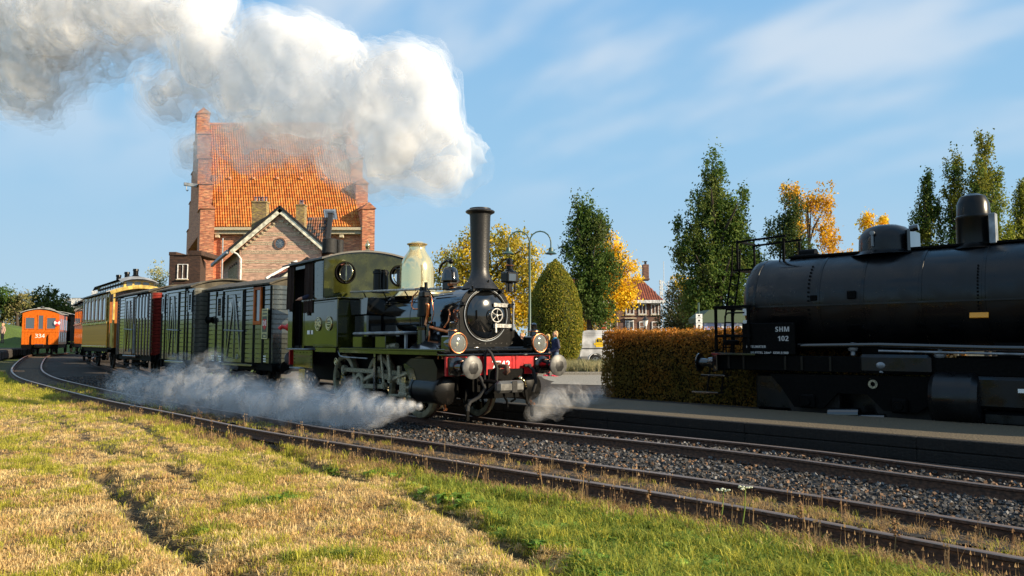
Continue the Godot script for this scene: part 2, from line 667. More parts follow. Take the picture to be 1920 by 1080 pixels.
	m = tri(mat("paving", 0.155, 0.115, 0.062, 0.92), noise_tex(512, 0.08, 0.5, 1.0, 36, 4, 1.7), 0.9, null, true)
	bump(m, grain, 0.6)
	for w in [["leaf", 0.6, 0.42], ["blade", 0.65, 0.4], ["stone", 0.8, 0.0], ["painted", 0.6, 0.0], ["cloth", 0.9, 0.0]]:
		m = mat(w[0], 1, 1, 1, w[1])
		m.vertex_color_use_as_albedo = true
		m.metallic_specular = 0.35
		if w[2] > 0.0:
			m.backlight_enabled = true
			m.backlight = lin(w[2] * 2.0, w[2] * 2.0, w[2] * 2.0)
	m = tri(mat("bark", 0.085, 0.062, 0.042, 0.95), fine, 2.0, null)
	bump(m, grain, 1.5)
	# masonry
	var b := brick_tex(41, [Color(0.80, 0.50, 0.36), Color(0.84, 0.55, 0.40), Color(0.74, 0.44, 0.32), Color(0.88, 0.62, 0.46), Color(0.68, 0.42, 0.33)], Color(0.66, 0.55, 0.45))
	m = tri(mat("tower_brick", 0.9, 0.9, 0.9, 0.9), b[0], 0.5, null)
	bump(m, b[1], 0.6)
	b = brick_tex(42, [Color(0.76, 0.60, 0.51), Color(0.79, 0.63, 0.54), Color(0.73, 0.57, 0.49), Color(0.81, 0.66, 0.57)], Color(0.74, 0.64, 0.56))
	m = tri(mat("station_brick", 0.9, 0.9, 0.9, 0.9), b[0], 0.5, null)
	bump(m, b[1], 0.5)
	b = brick_tex(43, [Color(0.40, 0.28, 0.24), Color(0.46, 0.33, 0.27), Color(0.34, 0.25, 0.22), Color(0.50, 0.37, 0.30)], Color(0.46, 0.40, 0.36))
	m = tri(mat("brown_brick", 0.9, 0.9, 0.9, 0.9), b[0], 0.5, null)
	bump(m, b[1], 0.5)
	M["shaded_brick"] = m.duplicate()
	M.shaded_brick.albedo_color = lin(0.3, 0.28, 0.26)  # brown brick copy darkened further: shade on the flat roofed house put into its colour
	b = brick_tex(44, [Color(0.58, 0.50, 0.34), Color(0.52, 0.44, 0.30), Color(0.64, 0.56, 0.30), Color(0.5, 0.4, 0.3)], Color(0.5, 0.46, 0.36))
	m = tri(mat("chimney_brick", 0.9, 0.9, 0.9, 0.9), b[0], 0.7, null)
	bump(m, b[1], 0.5)
	tri(mat("stone_band", 0.74, 0.63, 0.43, 0.85), fine, 1.0, null)
	tri(mat("cream_paint", 0.90, 0.86, 0.68, 0.5), blotch, 0.8, null)
	tri(mat("white_paint", 0.76, 0.76, 0.74, 0.45), blotch, 0.8, null)
	tri(mat("zinc", 0.30, 0.33, 0.36, 0.45, 0.4), blotch, 0.8, null)
	tri(mat("slate_black", 0.014, 0.015, 0.017, 0.75), fine, 1.0, null)
	m = tri(mat("roof_tile", 1, 1, 1, 0.62), fine, 1.2, null)
	m.vertex_color_use_as_albedo = true
	m = mat("lamp_green", 0.035, 0.075, 0.062, 0.4)
	m = tri(mat("van_white", 0.72, 0.72, 0.72, 0.25), blotch, 0.3, null)
	m.clearcoat_enabled = true; m.clearcoat = 0.8; m.clearcoat_roughness = 0.05
	mat("amber", 0.75, 0.30, 0.01, 0.3)
	mat("kiosk_green", 0.06, 0.09, 0.05, 0.7)
	mat("grey_plastic", 0.14, 0.14, 0.145, 0.6)
	mat("quilt", 0.045, 0.045, 0.085, 0.5)
	tri(mat("picket", 0.035, 0.032, 0.026, 0.9), fine, 1.5, null)
	tri(mat("edge_stone", 0.06, 0.05, 0.042, 0.95), fine, 1.5, null)
	var gim := Image.create(64, 64, false, Image.FORMAT_RGB8)
	var gr := RandomNumberGenerator.new()
	gr.seed = 12
	gim.fill(Color(0.62, 0.66, 0.8))
	for k in 60:
		gim.fill_rect(Rect2i(gr.randi() % 60, gr.randi() % 60, 2 + gr.randi() % 12, 2 + gr.randi() % 8), [Color(0.8, 0.55, 0.68), Color(0.55, 0.62, 0.85), Color(0.9, 0.9, 0.92), Color(0.4, 0.4, 0.5), Color(0.75, 0.78, 0.9)][gr.randi() % 5])
	tri(mat("graffiti", 0.9, 0.9, 0.9, 0.7), ImageTexture.create_from_image(gim), 0.7, null)
	mat("rubber", 0.012, 0.012, 0.012, 0.85)
	mat("alloy", 0.5, 0.5, 0.5, 0.35, 0.8)
	mat("sign_yellow", 0.80, 0.52, 0.01, 0.5)
	mat("sign_red", 0.55, 0.02, 0.02, 0.5)
	mat("plain_black", 0.012, 0.012, 0.012, 0.6)


func wood_tex(sd: int, dark: Color, light: Color) -> ImageTexture:
	var fn := FastNoiseLite.new()
	fn.seed = sd
	fn.frequency = 0.02
	fn.fractal_octaves = 4
	var im := Image.create(256, 256, false, Image.FORMAT_RGB8)
	for y in 256:
		for x in 256:
			var t := 0.5 + 0.7 * fn.get_noise_2d(x * 9.0, y * 0.6) + 0.3 * fn.get_noise_2d(x * 1.5 + 900.0, y * 1.2)
			im.set_pixel(x, y, dark.lerp(light, clampf(t, 0.0, 1.0)))
	return ImageTexture.create_from_image(im)


# ---------------------------------------------------------------- ground, tracks, platform
var near_track := []     # centre lines, as [x, d]
var train_track := []
var ground_n := FastNoiseLite.new()
var patch_n := FastNoiseLite.new()
const GAUGE := 1.15
const EDGE := [[12.0, 3.4], [6.201, 9.156], [3.991, 11.293], [0.668, 14.507], [-1.2, 16.5], [-3.0, 18.9], [-4.6, 21.5], [-7.0, 24.6], [-10.0, 28.2]]


func smooth_line(pts: Array, step := 0.25) -> Array:
	# Catmull-Rom through the points, resampled
	var out := []
	for k in pts.size() - 1:
		var a: Vector2 = pts[maxi(k - 1, 0)]
		var b: Vector2 = pts[k]
		var c: Vector2 = pts[k + 1]
		var d: Vector2 = pts[mini(k + 2, pts.size() - 1)]
		var n := maxi(2, int(b.distance_to(c) / step))
		for j in n:
			out.append(b.cubic_interpolate(c, a, d, float(j) / n))
	out.append(pts[-1])
	# even out kinks
	for pass_ in 12:
		var q := out.duplicate()
		for k in range(1, out.size() - 1):
			q[k] = (out[k - 1] + out[k] * 2.0 + out[k + 1]) * 0.25
		out = q
	return out


func shifted(line: Array, by: float) -> Array:
	# positive: away from the camera (to the left of the running direction far to near)
	var out := []
	for k in line.size():
		var t: Vector2 = (line[mini(k + 1, line.size() - 1)] - line[maxi(k - 1, 0)]).normalized()
		out.append(line[k] + Vector2(-t.y, t.x) * by)
	return out


func line_dist(line: Array, p: Vector2) -> float:
	# signed distance, positive on the far side; coarse then fine
	var best := 1e9
	var bk := 0
	for k in range(0, line.size(), 6):
		var d: float = p.distance_squared_to(line[k])
		if d < best:
			best = d
			bk = k
	for k in range(maxi(0, bk - 6), mini(line.size(), bk + 7)):
		var d: float = p.distance_squared_to(line[k])
		if d < best:
			best = d
			bk = k
	var t: Vector2 = (line[mini(bk + 1, line.size() - 1)] - line[maxi(bk - 1, 0)]).normalized()
	var s: float = (p - line[bk]).dot(Vector2(-t.y, t.x))
	return s


const RUTS := [[[-4.6, 8.4], [-3.465, 6.866], [-2.716, 5.888], [-1.99, 5.1], [-1.1, 4.0]], [[-13.4, 21.0], [-6.667, 11.665], [-4.69, 9.656], [-3.6, 8.2]], [[-5.9, 14.6], [-5.18, 13.83], [-2.72, 9.656], [-1.452, 7.951], [-0.45, 6.474], [0.09, 5.1], [0.5, 4.0]], [[-8.5, 15.5], [-6.35, 13.02], [-4.2, 9.4], [-3.3, 7.9]]]
const RUT_W := [0.2, 0.13, 0.16, 0.11]
const RUT_D := [0.15, 0.11, 0.15, 0.10]
var rut_lines := []


var rut_cache := PackedFloat32Array()


func rut_depth(x: float, d: float) -> float:
	# looked up in a table of 6 cm cells
	if rut_cache.is_empty():
		rut_cache.resize(260 * 230)
		for j in 230:
			for i in 260:
				rut_cache[j * 260 + i] = rut_exact(-14.0 + i * 0.06, 3.0 + j * 0.06)
	var i := int((x + 14.0) / 0.06)
	var j := int((d - 3.0) / 0.06)
	return 0.0 if i < 0 or j < 0 or i >= 260 or j >= 230 else rut_cache[j * 260 + i]


func rut_exact(x: float, d: float) -> float:
	var s := 0.0
	for k in rut_lines.size():
		var best := 1e9
		for q in rut_lines[k]:
			best = minf(best, (q.x - x) * (q.x - x) + (q.y - d) * (q.y - d))
		var r := sqrt(best) + ground_n.get_noise_2d(x * 6.0, d * 6.0 + 50.0) * 0.06
		var w: float = RUT_W[k] * (0.8 + 0.5 * ground_n.get_noise_2d(x * 1.7 + 9.0, d * 1.7))
		var fade := clampf(0.75 + 1.1 * ground_n.get_noise_2d(x * 0.7 + 40.0 * k, d * 0.7), 0.15, 1.0)
		s += RUT_D[k] * fade * exp(-pow(r / maxf(w, 0.02), 2.0)) - RUT_D[k] * 0.3 * fade * exp(-pow((r - w * 2.0) / (w * 1.1), 2.0))
	return s


func meadow_y(x: float, d: float, s: float) -> float:
	# s: distance to the near track's centre, negative on the camera's side
	var y := -0.17 + rise(d) + 0.05 * ground_n.get_noise_2d(x * 0.35, d * 0.35) + 0.022 * ground_n.get_noise_2d(x * 1.6, d * 1.6)
	y += 0.06 * smoothstep(0.9, 2.6, -s) - 0.05 * smoothstep(3.0, 8.0, -s)
	if d < 16.0 and s < -0.6:
		y -= rut_depth(x, d)
	return y


func green_at(x: float, d: float, s: float) -> float:
	# 0 straw, 1 lush green
	var a := patch_n.get_noise_2d(x * 0.55, d * 0.55) * 1.1 + patch_n.get_noise_2d(x * 1.9 + 77.0, d * 1.9) * 0.7
	var g := a - 0.16
	g += 0.75 * exp(-pow((-s - 1.55) / 0.65, 2.0)) * smoothstep(-3.0, 0.5, x)      # the lush strip along the near rail, right half
	g += 0.24 * sin(s * 4.6 + 2.2 * patch_n.get_noise_2d(x * 0.3, d * 0.3)) * smoothstep(-1.6, -2.4, s)
	g += 0.22 * exp(-pow((-s - 1.2) / 0.6, 2.0))
	g += 0.5 * smoothstep(0.0, 2.5, x)
	g += 0.8 * smoothstep(-11.0, -16.0, x - (d - 14.0) * 0.35)
	g -= 0.25 * smoothstep(9.0, 5.0, d) * smoothstep(1.2, -1.0, x)
	return clampf(g * 1.1 + 0.3, 0.0, 1.0)


func build_ground() -> void:
	ground_n.seed = 14
	ground_n.frequency = 1.0
	ground_n.fractal_octaves = 3
	patch_n.seed = 15
	patch_n.frequency = 1.0
	patch_n.fractal_octaves = 3
	var q := []
	for p in [[9.0, 0.4], [6.5, 2.75], [3.64, 5.42], [2.4, 6.86], [0.25, 8.85], [-1.75, 10.68], [-3.55, 12.3], [-5.9, 14.85], [-9.5, 18.65], [-14.05, 23.9], [-19.0, 29.8], [-24.2, 37.5], [-33.8, 53.7], [-38.5, 63.0], [-46.0, 80.0]]:
		q.append(Vector2(p[0], p[1]))
	near_track = smooth_line(q)
	near_track.reverse()
	q = []
	for p in [[11.0, 1.9], [5.2, 7.7], [3.48, 9.87], [0.42, 12.65], [-1.09, 14.1], [-3.14, 16.9], [-5.68, 20.7], [-8.47, 23.6], [-11.5, 26.6], [-15.06, 30.8], [-19.0, 36.3], [-22.65, 41.6], [-27.0, 50.0], [-31.0, 60.0], [-37.0, 80.0]]:
		q.append(Vector2(p[0], p[1]))
	train_track = smooth_line(q)
	train_track.reverse()
	for r in RUTS:
		q = []
		for p in r:
			q.append(Vector2(p[0], p[1]))
		rut_lines.append(smooth_line(q, 0.12))
	# one far sheet to the horizon
	var b := MB.new()
	var rings := [0.0, 14.0, 24.0, 36.0, 50.0, 70.0, 100.0, 150.0, 260.0, 500.0, 1200.0, 4000.0]
	var grid := []
	for r in rings:
		var row := []
		for k in 65:
			var an := TAU * k / 64.0
			var x: float = sin(an) * r - 2.0
			var d: float = cos(an) * r + 12.0
			row.append(P(x, d, -0.36 + (rise(d) if r < 200.0 else 0.45 * smoothstep(22.0, 52.0, d))))
		grid.append(row)
	for i in rings.size() - 1:
		for k in 64:
			var p: Vector3 = grid[i + 1][k]
			var g := smoothstep(-8.0, -18.0, p.x)
			b.col = Color(0.13, 0.115, 0.05).lerp(Color(0.11, 0.18, 0.016), g)
			b.quado(grid[i][k], grid[i][k + 1], grid[i + 1][k + 1], grid[i + 1][k], Vector3.UP)
	var o := part("ground", b, M.earth)
	tag(o, "flat grassy ground reaching to the horizon", "", "", "structure")
	# the meadow in front, as a fine height field that meets the near rail
	var cell := 0.13
	var x0 := -30.0
	var d0 := 2.6
	var xs := [x0]
	while xs[-1] < 8.0:
		xs.append(xs[-1] + clampf(absf(xs[-1] + 2.0) * 0.035, cell, 0.8))
	var ds := [d0]
	while ds[-1] < 44.0:
		ds.append(ds[-1] + clampf((ds[-1] - 3.0) * 0.03, cell * 0.8, 0.8))
	var hs := []
	var ss := []
	var cs := []
	for d in ds:
		var hr := []
		var sr := []
		var cr := []
		for x in xs:
			var s := line_dist(near_track, Vector2(x, d))
			sr.append(s)
			hr.append(meadow_y(x, d, s) if s < 1.2 else -0.3)
			var g := green_at(x, d, s)
			var rut := rut_depth(x, d) if d < 16.0 and s < -0.5 else 0.0
			var c := Color(0.36, 0.235, 0.09).lerp(Color(0.13, 0.14, 0.024), g)
			var bare := clampf(patch_n.get_noise_2d(x * 0.8 + 31.0, d * 0.8) * 1.3 - 0.1, 0.0, 0.8) * (1.0 - g)
			c = c.lerp(Color(0.30, 0.16, 0.075), bare)
			c = c.lerp(Color(0.05, 0.036, 0.02), clampf(rut * 9.0, 0.0, 0.85))
			c = c.lerp(Color(0.055, 0.036, 0.022), smoothstep(-0.95, -0.55, s))
			cr.append(c)
		hs.append(hr)
		ss.append(sr)
		cs.append(cr)
	b = MB.new()
	var nv := PackedVector3Array()
	var nn := PackedVector3Array()
	var nc := PackedColorArray()
	var ix := PackedInt32Array()
	var w := xs.size()
	for j in ds.size():
		for i in w:
			nv.append(P(xs[i], ds[j], hs[j][i]))
			var i0 := maxi(i - 1, 0)
			var i1 := mini(i + 1, w - 1)
			var j0 := maxi(j - 1, 0)
			var j1 := mini(j + 1, ds.size() - 1)
			nn.append(Vector3(-(hs[j][i1] - hs[j][i0]) / (xs[i1] - xs[i0]), 1.0, (hs[j1][i] - hs[j0][i]) / (ds[j1] - ds[j0])).normalized())
			nc.append(cs[j][i])
	for j in ds.size() - 1:
		for i in w - 1:
			if ss[j][i] > 1.0:
				continue
			var a := j * w + i
			ix.append_array(PackedInt32Array([a, a + w, a + 1, a + 1, a + w, a + w + 1]))
	var arr := []
	arr.resize(Mesh.ARRAY_MAX)
	arr[Mesh.ARRAY_VERTEX] = nv
	arr[Mesh.ARRAY_NORMAL] = nn
	arr[Mesh.ARRAY_COLOR] = nc
	arr[Mesh.ARRAY_INDEX] = ix
	var am := ArrayMesh.new()
	am.add_surface_from_arrays(Mesh.PRIMITIVE_TRIANGLES, arr)
	o = mi("meadow", am, M.earth)
	tag(o, "mown straw coloured grass bank with wheel ruts beside the track", "", "", "structure")
	build_bed()
	build_platform()
	build_grass()


func strip(line: Array, offs: Array, ys: Array, cols: Array, b: MB, use_rise := true) -> void:
	# ribbons between the offsets along a line
	var rows := []
	for k in offs.size():
		rows.append(shifted(line, offs[k]))
	for k in offs.size() - 1:
		for i in line.size() - 1:
			var a: Vector2 = rows[k][i]
			var e: Vector2 = rows[k][i + 1]
			var f: Vector2 = rows[k + 1][i + 1]
			var g: Vector2 = rows[k + 1][i]
			if absf(a.x) > 80.0:
				continue
			b.col = cols[k]
			b.quado(P(a.x, a.y, ys[k] + rise(a.y)), P(e.x, e.y, ys[k] + rise(e.y)), P(f.x, f.y, ys[k + 1] + rise(f.y)), P(g.x, g.y, ys[k + 1] + rise(g.y)), Vector3.UP)


func build_bed() -> void:
	var b := MB.new()
	# from just outside the near rail to the platform wall
	var edge := []
	for p in EDGE:
		edge.append(Vector2(p[0], p[1]))
	strip(near_track, [-0.75, -0.45, 0.45, 0.8, 1.5, 2.4, 6.5], [-0.2, -0.145, -0.15, -0.16, -0.14, -0.15, -0.2], [Color(0.10, 0.065, 0.038), Color(0.15, 0.095, 0.05), Color(0.10, 0.068, 0.042), Color(0.05, 0.04, 0.032), Color(0.05, 0.04, 0.032), Color(0.07, 0.05, 0.036), Color(0.08, 0.055, 0.038)], b)
	var o := part("track_bed", b, M.earth)
	tag(o, "dark cinder bed under the two tracks", "", "", "structure")
	# crushed stone between and along the tracks
	var st := MB.new()
	var r := RandomNumberGenerator.new()
	r.seed = 88
	var stones := []
	for k in 3:
		var sb := MB.new()
		var pts := []
		for j in 8:
			pts.append(Vector3((j & 1) * 2 - 1, ((j >> 1) & 1) * 2 - 1, (j >> 2) * 2 - 1) * Vector3(r.randf_range(0.3, 0.62), r.randf_range(0.25, 0.5), r.randf_range(0.3, 0.62)))
		for f in [[0, 1, 3, 2, Vector3(0, 0, -1)], [4, 5, 7, 6, Vector3(0, 0, 1)], [0, 1, 5, 4, Vector3(0, -1, 0)], [2, 3, 7, 6, Vector3(0, 1, 0)], [0, 2, 6, 4, Vector3(-1, 0, 0)], [1, 3, 7, 5, Vector3(1, 0, 0)]]:
			sb.quado(pts[f[0]], pts[f[1]], pts[f[2]], pts[f[3]], f[4])
		stones.append([sb.mesh(), [], []])
	var line := near_track
	var n := 0
	for i in line.size() - 1:
		var a: Vector2 = line[i]
		if a.y > 30.0 or a.y < 3.0:
			continue
		var t: Vector2 = (line[i + 1] - a).normalized()
		var dens := clampf(16.0 / a.y, 0.5, 2.4)
		for j in int(150 * dens):
			var s := r.randf_range(0.62, 3.6)
			if r.randf() < 0.35 * smoothstep(1.5, 3.4, s):
				continue
			var p := a + t * r.randf_range(0.0, 0.26) + Vector2(-t.y, t.x) * s
			var size := r.randf_range(0.017, 0.042)
			var q: Array = stones[r.randi() % 3]
			q[1].append(Transform3D(Basis.from_euler(Vector3(r.randf() * TAU, r.randf() * TAU, r.randf() * TAU)).scaled(Vector3(size, size * 0.8, size)), P(p.x, p.y, -0.145 + r.randf_range(-0.012, 0.035) + rise(p.y))))
			var g := r.randf_range(0.02, 0.085)
			var c := Color(g, g * 0.95, g * 0.92)
			if r.randf() < 0.16:
				c = Color(0.20, 0.12, 0.07) * r.randf_range(0.6, 1.1)
			elif r.randf() < 0.1:
				c = Color(0.16, 0.155, 0.15)
			q[2].append(c)
	for q in stones:
		var oo := scatter("ballast_stones", q[0], M.stone, q[1], q[2])
		tag(oo, "grey crushed stone ballast between the rails", "ballast")


func rail_mesh(line: Array, top: float, b: MB, tb: MB) -> void:
	# flat-bottomed rail swept along a line
	var prof := [[-0.062, -0.14], [0.062, -0.14], [0.062, -0.128], [0.012, -0.112], [0.011, -0.042], [0.034, -0.03], [0.034, -0.006], [-0.034, -0.006], [-0.034, -0.03], [-0.011, -0.042], [-0.012, -0.112], [-0.062, -0.128]]
	var last := []
	for i in line.size():
		var t: Vector2 = (line[mini(i + 1, line.size() - 1)] - line[maxi(i - 1, 0)]).normalized()
		var s := Vector2(-t.y, t.x)
		var cur := []
		var y0: float = top + rise(line[i].y)
		for p in prof:
			var w: Vector2 = line[i] + s * p[0]
			cur.append(P(w.x, w.y, y0 + p[1]))
		for p in [[-0.033, -0.006], [-0.024, 0.0], [0.024, 0.0], [0.033, -0.006]]:
			var w: Vector2 = line[i] + s * p[0]
			cur.append(P(w.x, w.y, y0 + p[1]))
		if i > 0:
			var mid: Vector3 = (cur[0] + cur[6]) * 0.5
			for k in 12:
				if k == 6:
					continue
				var e := (k + 1) % 12
				b.quado(last[k], last[e], cur[e], cur[k], (cur[k] + cur[e]) * 0.5 - mid)
			for k in [12, 13, 14]:
				tb.quado(last[k], last[k + 1], cur[k + 1], cur[k], Vector3.UP)
		last = cur


func build_tracks() -> void:
	for w in [["empty curved track with two rusty rails beside the grass bank", near_track, [-0.0, -0.05]], ["track that the steam train stands on, along the low platform", train_track, [0.0, -0.05]]]:
		var t := thing("railway_track", w[0], "railway track")
		for k in 2:
			var b := MB.new()
			var tb := MB.new()
			rail_mesh(shifted(w[1], -GAUGE / 2 if k == 0 else GAUGE / 2), w[2][k], b, tb)
			var o := part("rail", b, M.rusty_rail, t)
			part("running_surface", tb, M.rail_top, o)
		# sleepers show as far as they are not buried
		var mid: Array = w[1]
		var sb := MB.new()
		sb.box(Vector3.ZERO, Vector3(2.0, 0.1, 0.22), 0.012)
		var sm := sb.mesh()
		var k := 0.0
		for i in mid.size() - 1:
			k += mid[i].distance_to(mid[i + 1])
			if k > 0.66:
				k = 0.0
				if mid[i].y < 27.0 and mid[i].y > 3.5:
					var tt: Vector2 = (mid[i + 1] - mid[i]).normalized()
					piece("sleeper", sm, M.sleeper_wood, t, Transform3D(Basis(Vector3.UP, atan2(-(-tt.x), tt.y)), P(mid[i].x, mid[i].y, -0.188 + rise(mid[i].y))))


func build_platform() -> void:
	var q := []
	for p in EDGE:
		q.append(Vector2(p[0], p[1]))
	var line := smooth_line(q, 0.5)
	line.reverse()
	var b := MB.new()
	strip(line, [0.06, 1.5, 2.35], [0.15, 0.15, 0.15], [Color.WHITE, Color.WHITE], b)
	var o := part("platform", b, M.paving)
	tag(o, "low gravel platform strip along the train track", "", "", "structure")
	b = MB.new()
	strip(line, [2.35, 2.6, 4.0, 7.5, 9.5], [0.15, 0.1, 0.04, 0.0, -0.05], [Color(0.06, 0.04, 0.022), Color(0.05, 0.035, 0.02), Color(0.05, 0.035, 0.02), Color(0.055, 0.04, 0.025)], b)
	o = part("verge", b, M.earth)
	tag(o, "brown leaf littered verge between platform and hedge", "", "", "structure")
	# timber wall along its edge: planks and short buttress posts
	var t := thing("platform_wall", "black tarred timber wall holding up the platform edge", "wall")
	var run := 0.0
	var i0 := 0
	var turn := 0
	for i in line.size() - 1:
		run += line[i].distance_to(line[i + 1])
		if run > 2.4:
			var a: Vector2 = line[i0]
			var e: Vector2 = line[i + 1]
			for row in 2:
				var pb := MB.new()
				pb.bar(P(a.x, a.y, 0.07 - row * 0.165), P(e.x, e.y, 0.07 - row * 0.165), 0.12, 0.155 if row else 0.158, 0.012)
				part("plank", pb, M.sleeper_wood, t)
			if a.y < 24.0:
				var pb := MB.new()
				var n: Vector2 = (e - a).normalized()
				var s := Vector2(-n.y, n.x) * 0.16
				pb.box(P(a.x + s.x, a.y + s.y, -0.03), Vector3(0.16, 0.26, 0.2), 0.015, Basis(Vector3.UP, atan2(n.x, n.y)))
				part("post", pb, M.sleeper_wood, t)
			i0 = i + 1
			run = 0.0
	# the paved road and car park behind
	b = MB.new()
	b.quad(P(-9.0, 30.0, 0.02), P(40, 4.0, 0.02), P(70, 90, 0.05), P(-14, 75, 0.05))
	o = part("road", b, M.asphalt)
	tag(o, "sunlit grey asphalt road and car park behind the platform", "", "", "structure")
	# the grassed dike that runs round the meadow on the left
	b = MB.new()
	var dn := FastNoiseLite.new()
	dn.seed = 3
	dn.frequency = 0.02
	var path := smooth_line([Vector2(-150, 96), Vector2(-90, 86), Vector2(-58, 80), Vector2(-50, 72), Vector2(-56, 56), Vector2(-66, 36), Vector2(-70, 10), Vector2(-66, -30), Vector2(-50, -70)], 2.5)
	var last := []
	for k in path.size():
		var tg: Vector2 = (path[mini(k + 1, path.size() - 1)] - path[maxi(k - 1, 0)]).normalized()
		var sd := Vector2(tg.y, -tg.x)
		var top := 3.3 + 0.8 * dn.get_noise_1d(k * 2.6)
		var row := []
		for cs in [[-14.0, 0.0], [-9.0, 0.35], [-5.0, 0.78], [-2.0, 0.97], [0.0, 1.0], [2.0, 0.97], [5.0, 0.78], [9.0, 0.35], [14.0, 0.0]]:
			var p: Vector2 = path[k] + sd * cs[0]
			row.append(P(p.x, p.y, -0.2 + (top + 0.2) * cs[1]))
		if k > 0:
			for m in 8:
				b.col = Color(0.14, 0.23, 0.016) * (0.85 + 0.3 * rng.randf())
				b.quado(last[m], row[m], row[m + 1], last[m + 1], Vector3.UP)
		last = row
	o = part("hill", b, M.earth)
	tag(o, "low bright green grass dike behind the fence", "", "", "structure")


func build_grass() -> void:
	var r := RandomNumberGenerator.new()
	r.seed = 505
	var tufts := []
	for k in 5:
		# 0 mown hay lying about; 1 stubble; 2 longer fine grass; 3 broad leaves; 4 dry stalks
		var b := MB.new()
		for j in [9, 7, 9, 5, 3][k]:
			var an := r.randf() * TAU
			var lean: float = [r.randf_range(1.0, 1.5), r.randf_range(0.15, 0.9), r.randf_range(0.2, 1.0), r.randf_range(0.7, 1.2), r.randf_range(0.0, 0.3)][k]
			var h: float = [0.55, 0.7, 1.2, 0.7, 2.6][k] * r.randf_range(0.6, 1.1)
			var wd: float = [0.028, 0.04, 0.03, 0.26, 0.03][k] * r.randf_range(0.7, 1.2)
			var foot := Vector3(r.randf_range(-0.5, 0.5), 0.04 * float(k == 0), r.randf_range(-0.5, 0.5))
			var dir := Vector3(cos(an), 0, sin(an))
			var side := Vector3(-sin(an), 0, cos(an)) * wd
			var mid := foot + Vector3.UP * h * (0.6 if k > 0 else 0.16) + dir * lean * h * 0.3
			var tip := foot + Vector3.UP * h * ((1.0 - lean * 0.3) if k > 0 else r.randf_range(0.05, 0.3)) + dir * lean * h * 0.85
			b.col = Color.WHITE * r.randf_range(0.75, 1.15)
			b.quad(foot - side * (0.7 if k < 3 else 0.15), foot + side * (0.7 if k < 3 else 0.15), mid + side, mid - side)
			b.tri(mid - side, mid + side, tip)
			if k == 4:
				b.quad(tip - side * 4.0, tip + dir * 0.05, tip + side * 4.0, tip + Vector3(0, 0.35, 0))
		tufts.append([b.mesh(), [], []])
	for n in 300000:
		# even in the picture: more of them close by
		var d := 3.6 * pow(34.0 / 3.6, pow(r.randf(), 1.25))
		var x := r.randf_range(-0.95, 0.8) * d
		var p := Vector2(x, d)
		var s := line_dist(near_track, p)
		if s > 0.62 or (absf(absf(s) - GAUGE / 2) < 0.09):
			continue
		var inside := s > -0.55
		if inside and r.randf() < 0.8 - 0.5 * smoothstep(0.0, 0.5, patch_n.get_noise_2d(x * 0.9, d * 0.9)):
			continue
		if d > 26.0 and s > -0.8:
			continue
		var rut := rut_depth(x, d) if d < 16.0 and s < -0.6 else 0.0
		if rut > 0.05 and r.randf() < 0.8:
			continue
		var g := green_at(x, d, s)
		var near_rail := smoothstep(-1.6, -0.7, s)
		var bare := clampf(patch_n.get_noise_2d(x * 0.8 + 31.0, d * 0.8) * 1.3 - 0.1, 0.0, 0.8) * (1.0 - g)
		var k := 0
		var straw := r.randf() > g * 0.85 + 0.03
		if straw:
			if r.randf() < bare * 0.9: continue
			k = 0 if r.randf() < 0.62 else 1
		else:
			k = 1 if r.randf() < 0.5 else 2
		if near_rail > 0.3 and r.randf() < 0.5:
			k = 2
		var lush := g > 0.6 and s < -0.95 and x > -2.5
		if lush and r.randf() < 0.2 and patch_n.get_noise_2d(x * 1.3 + 8.0, d * 1.3) > 0.0:
			k = 3
		if x > -1.5 and (inside or near_rail > 0.6) and r.randf() < 0.5:
			continue
		var size := r.randf_range(0.045, 0.095) * (1.0 + 0.25 * near_rail) * (1.0 + smoothstep(9.0, 30.0, d) * 0.9)
		if k == 0: size *= 1.35
		if k == 3: size = r.randf_range(0.06, 0.15)
		if lush and k == 2: size *= r.randf_range(0.9, 1.6)
		if inside: size *= 0.8
		var pale := 0.5 + 0.5 * patch_n.get_noise_2d(x * 1.1 + 5.0, d * 1.1 + 60.0) + r.randf_range(-0.3, 0.3)
		var c := Color(0.50, 0.29, 0.10).lerp(Color(0.86, 0.68, 0.33), clampf(pale, 0.0, 1.0))
		if not straw:
			c = Color(0.26, 0.27, 0.026).lerp(Color(0.56, 0.50, 0.07), r.randf())
			if lush and r.randf() < 0.7:
				c = Color(0.10, 0.17, 0.02).lerp(Color(0.40, 0.40, 0.06), clampf(pale + r.randf_range(-0.3, 0.3), 0.0, 1.0))
		elif near_rail > 0.4 or inside:
			c = Color(0.26, 0.15, 0.065).lerp(Color(0.46, 0.31, 0.13), r.randf())
		if (inside or near_rail > 0.75) and x > -1.0 and not straw and r.randf() < 0.75:
			c = Color(0.30, 0.19, 0.075).lerp(Color(0.5, 0.36, 0.16), r.randf())
		if k == 3: c = Color(0.14, 0.26, 0.03).lerp(Color(0.30, 0.46, 0.07), r.randf())
		if (inside or absf(s + 0.85) < 0.25) and d < 16.0 and r.randf() < 0.05:
			k = 4
			c = Color(0.22, 0.12, 0.06).lerp(Color(0.42, 0.28, 0.14), r.randf())
			size = r.randf_range(0.05, 0.1)
		var y := meadow_y(x, d, s) if not inside else -0.15 + rise(d)
		tufts[k][1].append(Transform3D(Basis(Vector3.UP, r.randf() * TAU).scaled(Vector3(size, size * r.randf_range(0.45, 1.1), size)), P(x, d, y - 0.004)))
		tufts[k][2].append(c)
